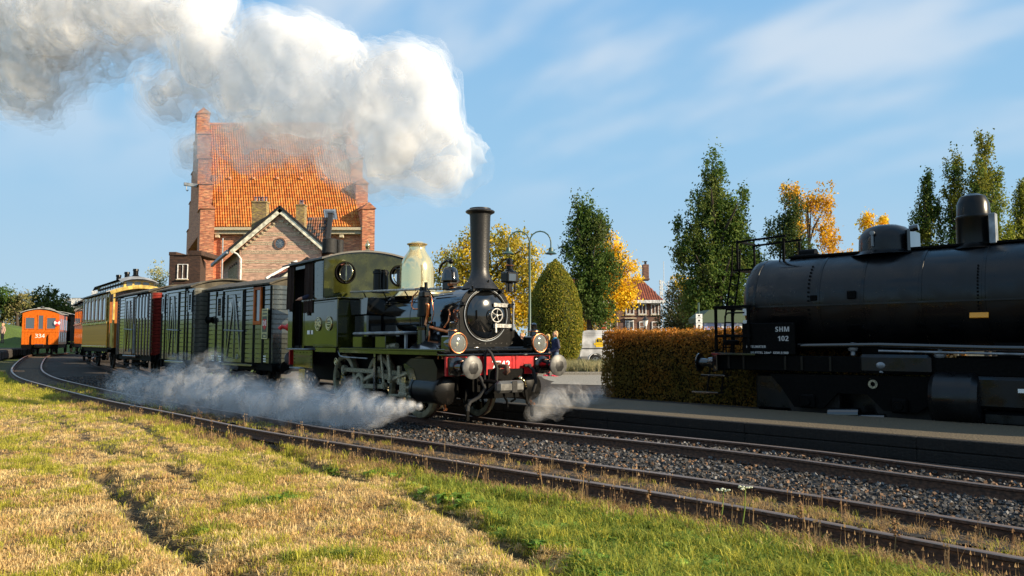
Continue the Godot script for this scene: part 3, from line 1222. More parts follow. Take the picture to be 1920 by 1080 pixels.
	# tall single weeds: dry dock stalks, and one white umbel plant by the rail
	for q in [[0.62, 7.0, 0.42, 0], [1.75, 6.42, 0.3, 1], [1.9, 6.3, 0.34, 1], [0.3, 7.6, 0.3, 0], [2.3, 5.95, 0.3, 0], [1.2, 6.7, 0.26, 0], [2.75, 5.5, 0.28, 0], [-0.4, 8.4, 0.3, 0]]:
		var b := MB.new()
		var foot := P(q[0], q[1], -0.16)
		var tip := foot + Vector3(r.randf_range(-0.06, 0.06), q[2], r.randf_range(-0.05, 0.05))
		b.col = Color(0.22, 0.30, 0.06) if q[3] else Color(0.36, 0.24, 0.11)
		b.tube([foot, foot.lerp(tip, 0.5) + Vector3(0.01, 0, 0), tip], [0.006, 0.005, 0.004], 5)
		var t := thing("weed", ["dry brown weed stalk standing beside the near rail, %s" % ["tallest, left of the white umbels", "", "", "among the straw farther left", "right of the white umbels", "just left of the white umbels", "nearest the right edge", "farthest left of the stalks"][[0.62, 1.75, 1.9, 0.3, 2.3, 1.2, 2.75, -0.4].find(q[0])], "white flowered umbel weed by the near rail, %s" % ("lower of the two" if q[2] < 0.32 else "taller of the two")][q[3]], "weed", Transform3D(), "weeds beside the near rail")
		part("stem", b, M.blade, t)
		b = MB.new()
		for k in 14:
			var o := Vector3(r.randf_range(-1, 1), r.randf_range(-0.2, 0.2), r.randf_range(-1, 1)) * (0.05 if q[3] else 0.018) - Vector3(0, 0 if q[3] else k * 0.009, 0)
			b.col = Color(0.7, 0.72, 0.55) if q[3] else Color(0.30, 0.17, 0.08)
			b.ball(tip + o, Vector3(0.012, 0.007, 0.012), 6, 4)
		part("flower_head", b, M.blade, t).set_meta("kind", "stuff")
	var names := ["pale mown hay lying on the bank", "short mixed stubble on the bank", "longer fine grass along the rails", "broad leaved green weeds in the grass strip", "thin dry stalks along the rails"]
	for k in 5:
		var o := scatter("grass", tufts[k][0], M.blade, tufts[k][1], tufts[k][2])
		tag(o, names[k], "grass")


# ---------------------------------------------------------------- buildings
const BACK := Vector3(-0.46, 0.0, -0.888)    # the way the station and the tall building run back


func slab(b: MB, a: Vector3, e: Vector3, y0: float, y1: float, back: Vector3) -> void:
	# a block standing on the line a-e, from height y0 to y1, reaching along back
	var q := []
	for y in [y0, y1]:
		for p in [a, e, e + back, a + back]:
			q.append(Vector3(p.x, y, p.z))
	var m: Vector3 = (q[0] + q[6]) * 0.5
	for f in [[0, 1, 5, 4], [1, 2, 6, 5], [2, 3, 7, 6], [3, 0, 4, 7], [4, 5, 6, 7], [0, 1, 2, 3]]:
		b.quado(q[f[0]], q[f[1]], q[f[2]], q[f[3]], (q[f[0]] + q[f[2]]) * 0.5 - m)


func plate(b: MB, a: Vector3, e: Vector3, f: Vector3, g: Vector3, th: float) -> void:
	# a sheet of thickness th under the face a e f g
	var n := (e - a).cross(f - a).normalized()
	if n.y < 0.0: n = -n
	var lo := [a - n * th, e - n * th, f - n * th, g - n * th]
	var hi := [a, e, f, g]
	var m: Vector3 = (a + f) * 0.5 - n * th * 0.5
	b.quado(a, e, f, g, n)
	b.quado(lo[0], lo[1], lo[2], lo[3], -n)
	for k in 4:
		var j := (k + 1) % 4
		b.quado(hi[k], hi[j], lo[j], lo[k], (hi[k] + hi[j]) * 0.5 - m)


func tiles(a: Vector3, across: Vector3, up: Vector3, cols: int, rows: int, tones: Array, sd: int, wave := 0.045, lip := 0.035) -> ArrayMesh:
	# pantiles laid on the slope spanned by across and up from the corner a: every tile its own curved sheet
	var b := MB.new()
	var r := RandomNumberGenerator.new()
	r.seed = sd
	var n := across.cross(up).normalized()
	if n.y < 0.0: n = -n
	var prof := [[0.0, 0.1], [0.16, -0.35], [0.36, -0.5], [0.56, 0.1], [0.76, 0.9], [1.0, 0.2]]
	var moss := FastNoiseLite.new()
	moss.seed = sd
	moss.frequency = 0.09
	for j in rows:
		for i in cols:
			var c: Color = tones[r.randi() % tones.size()]
			c *= 1.0 - 0.42 * maxf(0.0, moss.get_noise_2d(i * 1.3, j * 1.3) + 0.08 + r.randf_range(-0.15, 0.15))
			if r.randf() < 0.35 * smoothstep(0.82, 1.0, float(j) / rows): c = c.lerp(Color(0.42, 0.30, 0.05), 0.5)
			b.col = c * r.randf_range(0.82, 1.12)
			var lift := r.randf_range(-0.006, 0.006)
			var l0 := a + up * (float(j) / rows)
			var l1 := a + up * (float(j + 1.12) / rows)
			for k in prof.size() - 1:
				var s0: float = (i + prof[k][0]) / cols
				var s1: float = (i + prof[k + 1][0]) / cols
				var h0: float = prof[k][1] * wave + lift
				var h1: float = prof[k + 1][1] * wave + lift
				var p := l0 + across * s0 + n * (h0 + lip)
				var q := l0 + across * s1 + n * (h1 + lip)
				b.quado(p, q, l1 + across * s1 + n * h1, l1 + across * s0 + n * h0, n)
				b.quado(p, q, q - n * (lip + 0.02), p - n * (lip + 0.02), -up + n * 0.2)
	return b.mesh()


func window_in(parent: Node3D, at: Vector3, w: float, h: float, cols: int, rows: int, frame: Material, th := 0.07, called := "window", sill := true) -> void:
	# a window in a wall that faces the camera: frame, glass, glazing bars, sill
	var b := MB.new()
	for s in [-1.0, 1.0]:
		b.box(at + Vector3(s * (w - th) / 2, 0, 0.03), Vector3(th, h, 0.1), 0.01)
		b.box(at + Vector3(0, s * (h - th) / 2, 0.028), Vector3(w - 2 * th, th, 0.1), 0.01)
	for k in range(1, cols):
		b.box(at + Vector3(-w / 2 + w * k / cols, 0, 0.02), Vector3(th * 0.7, h - 2 * th, 0.07))
	for k in range(1, rows):
		b.box(at + Vector3(0, -h / 2 + h * k / rows, 0.018), Vector3(w - 2 * th, th * 0.6, 0.06))
	var o := part(called, b, frame, parent)
	b = MB.new()
	b.box(at + Vector3(0, 0, -0.02), Vector3(w - th, h - th, 0.02))
	part("pane", b, M.window_glass, o)
	if sill:
		b = MB.new()
		b.box(at + Vector3(0, -h / 2 - 0.05, 0.08), Vector3(w + 0.12, 0.08, 0.2), 0.01)
		part("sill", b, M.stone_band, o)


func build_town() -> void:
	tall_building()
	station()
	house()
	far_buildings()


func tall_building() -> void:
	var t := thing("tall_brick_building", "tall red brick building with huge orange pantile roof and stepped gables", "building", Transform3D(Basis.IDENTITY.scaled(Vector3(1.3, 1.3, 1.3)), Vector3(0, -0.42, 0)))
	var left := P(-24.3, 60.0)
	var right := P(-11.95, 60.0)
	var dep := 13.8
	var b := MB.new()
	slab(b, left, right, 0, 10.45, BACK * dep)
	part("wall", b, M.tower_brick, t)
	# the roof: two slopes of tiles on a deck
	var e0 := P(-24.0, 59.72, 10.62)
	var e1 := P(-12.2, 59.72, 10.62)
	var up := BACK * 6.95 + Vector3(0, 10.2, 0)
	b = MB.new()
	plate(b, e0 + Vector3(0, -0.06, 0), e1 + Vector3(0, -0.06, 0), e1 + up + Vector3(0, -0.06, 0), e0 + up + Vector3(0, -0.06, 0), 0.2)
	var up2 := BACK * -6.95 + Vector3(0, 10.2, 0)
	var f0 := e0 + BACK * 14.2
	var f1 := e1 + BACK * 14.2
	plate(b, f0, f1, f1 + up2, f0 + up2, 0.2)
	var roof := part("roof", b, M.roof_felt, t)
	var tones := [Color(0.82, 0.25, 0.04), Color(0.88, 0.30, 0.05), Color(0.76, 0.21, 0.034), Color(0.88, 0.35, 0.075)]
	var o := mi("roof_tiles", tiles(e0, e1 - e0, up, 58, 38, tones, 61, 0.055, 0.045), M.roof_tile, roof)
	o.set_meta("kind", "stuff")
	b = MB.new()
	b.tube([e0 + up + Vector3(0, 0.03, 0), e1 + up + Vector3(0, 0.03, 0)], 0.16, 8)
	part("ridge_tiles", b, M.tower_brick, roof)
	# roof window near the eave
	b = MB.new()
	var n := (e1 - e0).cross(up).normalized()
	if n.y < 0: n = -n
	var w0 := e0 + (e1 - e0) * 0.765 + up * 0.06 + n * 0.09
	plate(b, w0, w0 + Vector3(1.0, 0, 0), w0 + Vector3(1.0, 0, 0) + up * 0.09, w0 + up * 0.09, 0.1)
	var sk := part("roof_window", b, M.zinc, roof)
	b = MB.new()
	var i0 := w0 + Vector3(0.14, 0, 0) + up * 0.015 + n * 0.02
	plate(b, i0, i0 + Vector3(0.72, 0, 0), i0 + Vector3(0.72, 0, 0) + up * 0.06, i0 + up * 0.06, 0.03)
	part("pane", b, M.window_glass, sk)
	# small ventilation tiles in a row
	for k in 5:
		b = MB.new()
		var p := e0 + (e1 - e0) * (0.13 + k * 0.17) + up * 0.44 + n * 0.12
		b.box(p, Vector3(0.22, 0.2, 0.22), 0.04)
		part("vent_tile", b, M.tower_brick, roof)
	# cornice with brackets
	b = MB.new()
	b.span(P(-24.5, 59.35, 10.28), P(-12.0, 59.97, 10.52), 0.03)
	b.span(P(-24.4, 59.55, 10.0), P(-12.1, 59.96, 10.27), 0.03)
	part("cornice", b, M.stone_band, t)
	for x in [-23.9, -21.6, -19.4, -17.2, -15.0, -13.9]:
		b = MB.new()
		b.span(P(x, 59.6, 9.72), P(x + 0.35, 59.98, 9.99), 0.03)
		part("bracket", b, M.stone_band, t)
	b = MB.new()
	b.cyl(P(-23.35, 59.85, 0), P(-23.35, 59.85, 9.7), 0.07, 0.07, 8)
	part("downpipe", b, M.zinc, t)
	# stepped gables at both ends
	for g in [[P(-25.15, 59.6), 1.15], [P(-12.15, 59.6), 1.0]]:
		b = MB.new()
		var steps := [[-0.35, 1.7, 12.0], [1.7, 3.35, 14.4], [3.35, 4.9, 16.9], [4.9, 6.2, 19.4], [6.2, 7.7, 21.6], [7.7, 9.0, 19.4], [9.0, 10.55, 16.9], [10.55, 12.2, 14.4], [12.2, 14.3, 12.0]]
		var parts_of := []
		for s in steps:
			var caps := MB.new()
			var a: Vector3 = g[0] + BACK * s[0]
			var wd := Vector3(g[1], 0, 0)
			slab(b, a, a + wd, 0.0 if s[2] < 13.0 else 10.0, s[2], BACK * (s[1] - s[0]))
			# saddle cap
			var y: float = s[2] + 0.002
			var k: Vector3 = BACK * (s[1] - s[0] + 0.1)
			var aa := a + Vector3(-0.1, y, 0) - BACK * 0.08
			var ee := a + wd + Vector3(0.1, y, 0) - BACK * 0.08
			var mm := (aa + ee) * 0.5 + Vector3(0, 0.55, 0)
			caps.trio(aa, ee, mm, -BACK)
			caps.trio(aa + k, ee + k, mm + k, BACK)
			caps.quado(aa, mm, mm + k, aa + k, Vector3(-1, 1, 0))
			caps.quado(ee, mm, mm + k, ee + k, Vector3(1, 1, 0))
			caps.quado(aa, ee, ee + k, aa + k, Vector3.DOWN)
			parts_of.append(caps)
		var go := part("stepped_gable", b, M.tower_brick, t)
		for cp in parts_of:
			part("gable_cap", cp, M.tower_brick, go)
	# hoist beam on the left gable, dark slits below
	b = MB.new()
	b.bar(P(-26.1, 62.6, 14.5), P(-27.6, 62.0, 14.6), 0.2, 0.28, 0.03)
	b.tube([P(-27.4, 62.08, 14.45), P(-27.4, 62.08, 14.1), P(-27.3, 62.0, 14.0), P(-27.2, 62.0, 14.1)], 0.04, 6)
	part("hoist_beam", b, M.zinc, t)
	for k in 3:
		b = MB.new()
		var c := P(-25.15, 59.6) + BACK * (2.2 + k * 2.4) + Vector3(-0.02, [5.6, 7.6, 4.6][k], 0)
		b.box(c, Vector3(0.12, 2.6, 0.8), 0.0, Basis(Vector3.UP, atan2(-BACK.x, BACK.z) + PI))
		part("window", b, M.window_glass, t)


func station() -> void:
	var t := thing("station_building", "station building with cream edged gable, stone bands and a round window", "building", Transform3D())
	var zf := 48.0
	var cx := -14.97
	var b := MB.new()
	# gable wall as a prism running back
	var prof := [[-2.65, 0.0], [2.65, 0.0], [2.65, 7.35], [0.0, 9.72], [-2.65, 7.35]]
	var q0 := []
	var q1 := []
	for p in prof:
		q0.append(P(cx + p[0], zf, p[1]))
		q1.append(P(cx + p[0], zf, p[1]) + BACK * 9.0)
	for k in [[0, 1, 2], [0, 2, 4], [2, 3, 4]]:
		b.trio(q0[k[0]], q0[k[1]], q0[k[2]], Vector3(0, 0, 1))
		b.trio(q1[k[0]], q1[k[1]], q1[k[2]], Vector3(0, 0, -1))
	b.quado(q0[0], q1[0], q1[4], q0[4], Vector3(-1, 0, 0))
	b.quado(q0[1], q1[1], q1[2], q0[2], Vector3(1, 0, 0))
	var wall := part("wall", b, M.station_brick, t)
	# pale bands, stopping short of the slope
	for y in [8.93, 8.33, 7.74, 7.16, 6.54, 5.95]:
		var hw := minf(2.5, (9.55 - y) * 1.08)
		for s in [[-hw, hw]] if absf(y - 7.74) > 0.1 else [[-hw, -0.45], [0.45, hw]]:
			for dy in [-0.07, 0.06]:
				b = MB.new()
				b.span(P(cx + s[0], zf - 0.012, y + dy - 0.03), P(cx + s[1], zf + 0.02, y + dy + 0.03))
				part("stone_band", b, M.stone_band, wall)
	for s in [-1.0, 1.0]:
		for k in 9:
			b = MB.new()
			var x: float = cx + s * (0.42 + k * 0.245)
			var y: float = 9.0 - k * 0.2
			b.prism([Vector2(-0.13, 0.06), Vector2(0.13, 0.06), Vector2(0.05, -0.06), Vector2(-0.05, -0.06)], -0.05, 0.07)
			var o := part("corbel", b, M.stone_band, wall)
			o.position = P(x, zf, y)
	b = MB.new()
	b.prism([Vector2(-0.2, 0.07), Vector2(0.2, 0.07), Vector2(0.12, -0.07), Vector2(-0.12, -0.07)], -0.05, 0.07)
	part("corbel", b, M.stone_band, wall).position = P(cx, zf, 9.15)
	b = MB.new()
	b.ring(P(cx - 0.05, zf - 0.02, 7.72), Vector3(0, 0, 1), 0.30, 0.38, 0.08, 28)
	var rw := part("round_window", b, M.brown_brick, t)
	b = MB.new()
	b.cyl(P(cx - 0.05, zf + 0.01, 7.72), P(cx - 0.05, zf - 0.01, 7.72), 0.3, 0.3, 28)
	part("pane", b, M.window_glass, rw)
	for k in 4:
		b = MB.new()
		var an := PI / 4 * k
		b.bar(P(cx - 0.05, zf - 0.02, 7.72) - Vector3(cos(an), sin(an), 0) * 0.3, P(cx - 0.05, zf - 0.02, 7.72) + Vector3(cos(an), sin(an), 0) * 0.3, 0.025, 0.025, 0.0, Vector3(0, 0, 1))
		part("glazing_bar", b, M.zinc, rw)
	# roof slopes with cream bargeboards
	var apex := P(cx, zf - 0.3, 10.12)
	for s in [-1.0, 1.0]:
		var foot := P(cx + s * 3.25, zf - 0.3, 7.3)
		b = MB.new()
		plate(b, apex, foot, foot + BACK * 9.8, apex + BACK * 9.8, 0.12)
		var rf := part("roof", b, M.slate_black, t)
		b = MB.new()
		var nrm := Vector3(s * 0.655, 0.755, 0)
		b.bar(apex - nrm * 0.25 + Vector3(0, 0, 0.03), foot - nrm * 0.25 + Vector3(0, 0, 0.03), 0.06, 0.26, 0.01, nrm)
		part("bargeboard", b, M.cream_paint, rf)
		b = MB.new()
		b.bar(apex - nrm * 0.045 + Vector3(0, 0, 0.05), foot - nrm * 0.045 + Vector3(0, 0, 0.05), 0.12, 0.15, 0.01, nrm)
		part("roof_edge", b, M.slate_black, rf)
		b = MB.new()
		b.bar(foot + Vector3(s * 0.06, -0.16, 0), foot + Vector3(s * 0.06, -0.16, 0) + BACK * 9.6, 0.2, 0.26, 0.03)
		part("gutter", b, M.zinc if s < 0 else M.slate_black, rf)
	# tall arched windows in the side wall
	var side_turn := Basis(Vector3.UP, atan2(BACK.x, BACK.z) + PI)
	for k in 4:
		var at := P(cx - 2.66, zf, 5.6) + BACK * (1.2 + k * 1.15)
		b = MB.new()
		var pl := []
		pl.append(Vector2(-0.3, -1.2)); pl.append(Vector2(0.3, -1.2))
		for a in 9:
			pl.append(Vector2(0.3 * cos(PI * a / 8.0), 0.75 + 0.3 * sin(PI * a / 8.0)))
		b.xf = Transform3D(Basis(BACK, Vector3.UP, BACK.cross(Vector3.UP)), at)
		b.prism(pl, -0.06, 0.06)
		var wo := part("window", b, M.window_glass, t)
		b = MB.new()
		b.xf = Transform3D(Basis(BACK, Vector3.UP, BACK.cross(Vector3.UP)), at)
		for x in [-0.3, 0.0, 0.3]:
			b.box(Vector3(x, -0.2, 0), Vector3(0.05, 2.0, 0.2))
		for y in [-1.2, -0.45, 0.3]:
			b.box(Vector3(0, y, 0), Vector3(0.62, 0.06, 0.18))
		part("window_frame", b, M.stone_band, wo)
	b = MB.new()
	b.tube([P(cx - 2.9, zf - 0.3, 7.1), P(cx - 2.7, zf - 0.25, 7.0), P(cx - 2.5, zf - 0.14, 6.7), P(cx - 2.5, zf - 0.12, 0.0)], 0.06, 8)
	part("downpipe", b, M.white_paint, t)
	# chimneys with clay pots
	for c in [[-17.35, 51.0, 1.0, 10.9, 4], [-15.1, 53.0, 0.62, 11.05, 2]]:
		b = MB.new()
		b.box(P(c[0], c[1], c[3] - 1.4), Vector3(c[2], 2.8, 0.6))
		b.box(P(c[0], c[1], c[3] + 0.05), Vector3(c[2] + 0.1, 0.12, 0.7), 0.02)
		var ch := part("chimney", b, M.chimney_brick, t)
		for k in c[4]:
			b = MB.new()
			var x: float = c[0] + (k - (c[4] - 1) * 0.5) * c[2] * 0.24
			b.lathe([Vector2(0.09, 0), Vector2(0.075, 0.26), Vector2(0.1, 0.28), Vector2(0.1, 0.34), Vector2(0.06, 0.36)], 10, P(x, c[1], c[3] + 0.1), Vector3.UP)
			part("chimney_pot", b, M.van_red, ch)
	# the wing's mixed tile roof with its black verge, right behind
	var tones := [Color(0.36, 0.14, 0.07), Color(0.05, 0.055, 0.06), Color(0.42, 0.2, 0.1), Color(0.10, 0.09, 0.085), Color(0.28, 0.12, 0.05)]
	var wa := P(-14.6, 52.0, 7.6)
	var o := mi("wing_roof_tiles", tiles(wa, Vector3(1.55, 0, 0), Vector3(-0.45, 2.9, -2.6), 9, 11, tones, 8, 0.04, 0.04), M.roof_tile, t)
	o.set_meta("kind", "stuff")
	b = MB.new()
	b.bar(P(-13.0, 51.9, 7.3), P(-13.38, 54.6, 10.75), 0.34, 0.3, 0.03)
	b.box(P(-13.38, 54.6, 10.8), Vector3(0.4, 0.12, 0.4), 0.02)
	part("verge", b, M.slate_black, t)
	b = MB.new()
	slab(b, P(-14.6, 52.1), P(-12.3, 52.1), 0, 7.55, BACK * 5.0)
	part("wing_wall", b, M.station_brick, t)
	# the low porch in front, red tiles and a white verge
	var pa := P(-14.75, 44.6, 5.1)
	tones = [Color(0.22, 0.06, 0.035), Color(0.17, 0.05, 0.03), Color(0.26, 0.08, 0.04)]
	o = mi("porch_roof_tiles", tiles(pa + Vector3(0.05, 0, 0), Vector3(3.2, 0, 0), Vector3(1.25, 1.25, -1.9), 15, 8, tones, 18, 0.035, 0.03), M.roof_tile, t)
	o.set_meta("kind", "stuff")
	b = MB.new()
	b.bar(pa + Vector3(0, 0.06, 0), pa + Vector3(1.28, 1.33, -1.92), 0.12, 0.14, 0.01)
	part("porch_verge", b, M.white_paint, t)
	b = MB.new()
	b.bar(P(-13.6, 43.9, 5.05), P(-12.2, 43.9, 6.1), 0.06, 0.22, 0.01)
	part("porch_bargeboard", b, M.cream_paint, t)
	b = MB.new()
	plate(b, P(-13.7, 43.85, 5.25), P(-12.1, 43.85, 6.38), P(-12.1, 46.5, 6.38), P(-13.7, 46.5, 5.25), 0.1)
	part("porch_roof", b, M.slate_black, t)
	b = MB.new()
	slab(b, P(-14.4, 44.7), P(-11.6, 44.7), 0, 5.0, Vector3(0, 0, -3.2))
	part("porch_wall", b, M.station_brick, t)


func house() -> void:
	var t := thing("brick_house", "two storey brown brick house with red tiled roof and white windows", "house", Transform3D())
	var k := 0.05357
	var b := MB.new()
	slab(b, P(5.6, 75), P(14.9, 75), -0.2, 5.45, Vector3(0, 0, -8))
	part("wall", b, M.brown_brick, t)
	var e0 := P(5.3, 74.6, 5.5)
	var e1 := P(15.2, 74.6, 5.5)
	var up := Vector3(-0.6, 2.45, -3.6)
	b = MB.new()
	var r0 := P(5.3, 78.2, 7.92)
	var r1 := P(13.6, 78.2, 7.92)
	plate(b, e0, e1, r1, r0, 0.15)
	b.trio(e1, r1, P(15.2, 82.5, 5.5), Vector3(1, 0.5, 0))
	plate(b, P(5.3, 82.5, 5.5), P(15.2, 82.5, 5.5), r1, r0, 0.15)
	var rf := part("roof", b, M.roof_felt, t)
	# tiles, clipped to the hip by rows that get shorter
	var tb := MB.new()
	var r := RandomNumberGenerator.new()
	r.seed = 4
	var n := Vector3(0, 0.83, 0.56)
	var rows := 15
	for j in rows:
		var a := e0.lerp(r0, float(j) / rows)
		var a1 := e0.lerp(r0, (j + 1.1) / rows)
		var w0 := lerpf(9.9, 8.3, float(j) / rows)
		var cols := int(w0 / 0.24)
		for i in cols:
			tb.col = Color(0.40, 0.105, 0.045) * r.randf_range(0.7, 1.2)
			var p := a + Vector3(i * 0.24, 0, 0)
			var p1 := a1 + Vector3(i * 0.24, 0, 0)
			tb.quado(p + n * 0.03, p + Vector3(0.12, 0, 0) + n * 0.085, p1 + Vector3(0.12, 0, 0) + n * 0.055, p1 + n * 0.0, n)
			tb.quado(p + Vector3(0.12, 0, 0) + n * 0.085, p + Vector3(0.24, 0, 0) + n * 0.03, p1 + Vector3(0.24, 0, 0), p1 + Vector3(0.12, 0, 0) + n * 0.055, n)
	var o := part("roof_tiles", tb, M.roof_tile, rf)
	o.set_meta("kind", "stuff")
	b = MB.new()
	b.span(P(5.2, 74.35, 5.18), P(15.3, 74.95, 5.5), 0.04)
	part("gutter", b, M.white_paint, t)
	b = MB.new()
	b.box(P((1212 - 960) * k * 1.04, 78.2, 8.6), Vector3(0.62, 1.7, 0.62), 0.02)
	b.box(P((1212 - 960) * k * 1.04, 78.2, 7.9), Vector3(0.74, 0.14, 0.8), 0.02)
	var ch := part("chimney", b, M.brown_brick, t)
	b = MB.new()
	b.cyl(P(252 * k * 1.04, 78.2, 9.45), P(252 * k * 1.04, 78.2, 9.75), 0.12, 0.12, 10)
	b.box(P(252 * k * 1.04, 78.2, 9.78), Vector3(0.34, 0.06, 0.34))
	part("chimney_pot", b, M.slate_black, ch)
	for w in [[1144, 581, 15, 19], [1181, 580, 16, 20], [1204.5, 580, 15, 20], [1228, 580, 15, 20]]:
		window_in(t, P((w[0] - 960) * k, 75, 1.4 + (640 - w[1]) * k), w[2] * k, w[3] * k, 2, 1, M.white_paint, 0.1)
	for w in [[1150.5, 613, 14, 19], [1205, 613, 14, 20], [1228.5, 613, 14, 20]]:
		window_in(t, P((w[0] - 960) * k, 75, 1.4 + (640 - w[1]) * k), w[2] * k, w[3] * k, 1, 2, M.white_paint, 0.09)
	b = MB.new()
	b.box(P(220 * k, 74.98, 1.4 + 20 * k), Vector3(0.85, 2.1, 0.12), 0.02)
	var dr := part("door", b, M.white_paint, t)
	for s in [-0.2, 0.2]:
		b = MB.new()
		b.box(P(220 * k + s, 74.9, 1.4 + 30 * k), Vector3(0.28, 0.7, 0.04))
		part("pane", b, M.window_glass, dr)
	b = MB.new()
	b.box(P(221 * k, 74.85, 1.4 + 43 * k), Vector3(1.2, 0.1, 0.5), 0.02)
	part("door_canopy", b, M.stone_band, t)


func far_buildings() -> void:
	# the plain brick house left of the tall building
	var t := thing("flat_roofed_house", "dark brown flat roofed brick house, shade put into its colour, with one white framed window", "house", Transform3D())
	var b := MB.new()
	slab(b, P(-28.6, 62), P(-26.0, 62), 0, 8.55, Vector3(-2.0, 0, -6))
	part("wall", b, M.shaded_brick, t)
	b = MB.new()
	b.span(P(-28.65, 61.95, 8.551), P(-28.0, 66, 8.85), 0.03)
	b.span(P(-27.0, 61.95, 8.551), P(-25.9, 66, 8.95), 0.03)
	b.span(P(-28.0, 61.9, 8.5515), P(-27.0, 62.2, 8.62), 0.01)
	part("parapet", b, M.shaded_brick, t)
	window_in(t, P(-27.45, 62, 7.2), 0.88, 1.25, 2, 1, M.white_paint, 0.06)
	# white office building seen under the trees
	t = thing("white_building", "low white building with a grey window band behind the tree trunks", "building", Transform3D())
	b = MB.new()
	slab(b, P(5.2, 62), P(7.15, 62), -0.2, 3.05, Vector3(0, 0, -5))
	part("wall", b, M.white_paint, t)
	window_in(t, P(5.75, 62, 2.1), 0.9, 0.9, 1, 1, M.white_paint, 0.06)
	window_in(t, P(6.75, 62, 2.1), 0.6, 0.9, 1, 1, M.white_paint, 0.06)
	# gabled house far behind the orange tram
	t = thing("far_house", "distant house with a white dormer above the tram roof", "house", Transform3D())
	b = MB.new()
	slab(b, P(-66.5, 110), P(-62.0, 110), 0, 5.4, Vector3(0, 0, -8))
	part("wall", b, M.tower_brick, t)
	b = MB.new()
	plate(b, P(-67, 109.5, 5.4), P(-61.8, 109.5, 5.4), P(-61.8, 113.5, 8.0), P(-67, 113.5, 8.0), 0.2)
	plate(b, P(-67, 118.5, 5.4), P(-61.8, 118.5, 5.4), P(-61.8, 113.6, 8.0), P(-67, 113.6, 8.0), 0.2)
	part("roof", b, M.roof_felt, t)
	b = MB.new()
	slab(b, P(-66.0, 109.8), P(-62.6, 109.8), 5.8, 7.7, Vector3(0, 0, -3.5))
	var dm := part("dormer", b, M.white_paint, t)
	window_in(dm, P(-65.2, 109.78, 6.8), 0.9, 1.2, 1, 1, M.white_paint, 0.08, "dormer_window", false)
	window_in(dm, P(-63.6, 109.78, 6.8), 0.9, 1.2, 1, 1, M.white_paint, 0.08, "dormer_window", false)
	b = MB.new()
	b.box(P(-63.2, 113.6, 8.5), Vector3(1.4, 1.2, 0.8), 0.03)
	part("chimney", b, M.white_paint, t)
	# lattice mast
	t = thing("radio_mast", "thin pale lattice radio mast above the shrubs", "mast", Transform3D())
	b = MB.new()
	var c := P(30.6, 150, 0)
	for i in 3:
		var an := TAU * i / 3.0
		var off := Vector3(cos(an), 0, sin(an))
		b.tube([c + off * 1.4, c + off * 0.9 + Vector3(0, 13.5, 0)], 0.08, 5)
		for k in 9:
			var an2 := TAU * (i + 1) / 3.0
			var o2 := Vector3(cos(an2), 0, sin(an2))
			b.tube([c + off * (1.4 - k * 0.05) + Vector3(0, k * 1.5, 0), c + o2 * (1.4 - k * 0.05) + Vector3(0, k * 1.5 + 1.5, 0)], 0.05, 4)
	b.tube([c + Vector3(0, 13, 0), c + Vector3(0, 17.5, 0)], 0.06, 5)
	part("lattice", b, M.white_paint, t)
	for k in 3:
		b = MB.new()
		b.box(c + Vector3(-0.9, 11.0 + k * 1.1, 0.9), Vector3(0.4, 0.9, 0.3), 0.04)
		part("antenna", b, M.white_paint, t)


# ---------------------------------------------------------------- trees and hedges
var leaf_meshes := []


func leaf_mesh(kind: int) -> ArrayMesh:
	# 0 pointed oval leaf bent along its rib; 1 a spray of four small leaves
	var b := MB.new()
	if kind == 0:
		for s in [-1.0, 1.0]:
			b.quad(Vector3(0, 0, -0.5), Vector3(s * 0.3, 0.1, -0.12), Vector3(s * 0.24, 0.08, 0.2), Vector3(0, -0.02, 0.55))
	else:
		var r := RandomNumberGenerator.new()
		r.seed = 9
		for k in 5:
			var bs := Basis.from_euler(Vector3(r.randf_range(-1, 1), r.randf() * TAU, r.randf_range(-1, 1)))
			var o := Vector3(r.randf_range(-0.5, 0.5), r.randf_range(-0.5, 0.5), r.randf_range(-0.5, 0.5))
			b.xf = Transform3D(bs, o)
			b.col = Color.WHITE * r.randf_range(0.8, 1.15)
			b.quad(Vector3(0, 0, -0.4), Vector3(0.2, 0.06, 0), Vector3(0, 0, 0.4), Vector3(-0.2, 0.06, 0))
	return b.mesh()


func tone(pal: Array, r: RandomNumberGenerator) -> Color:
	var a: Color = pal[r.randi() % pal.size()]
	var b: Color = pal[r.randi() % pal.size()]
	return a.lerp(b, r.randf()) * r.randf_range(0.75, 1.2)


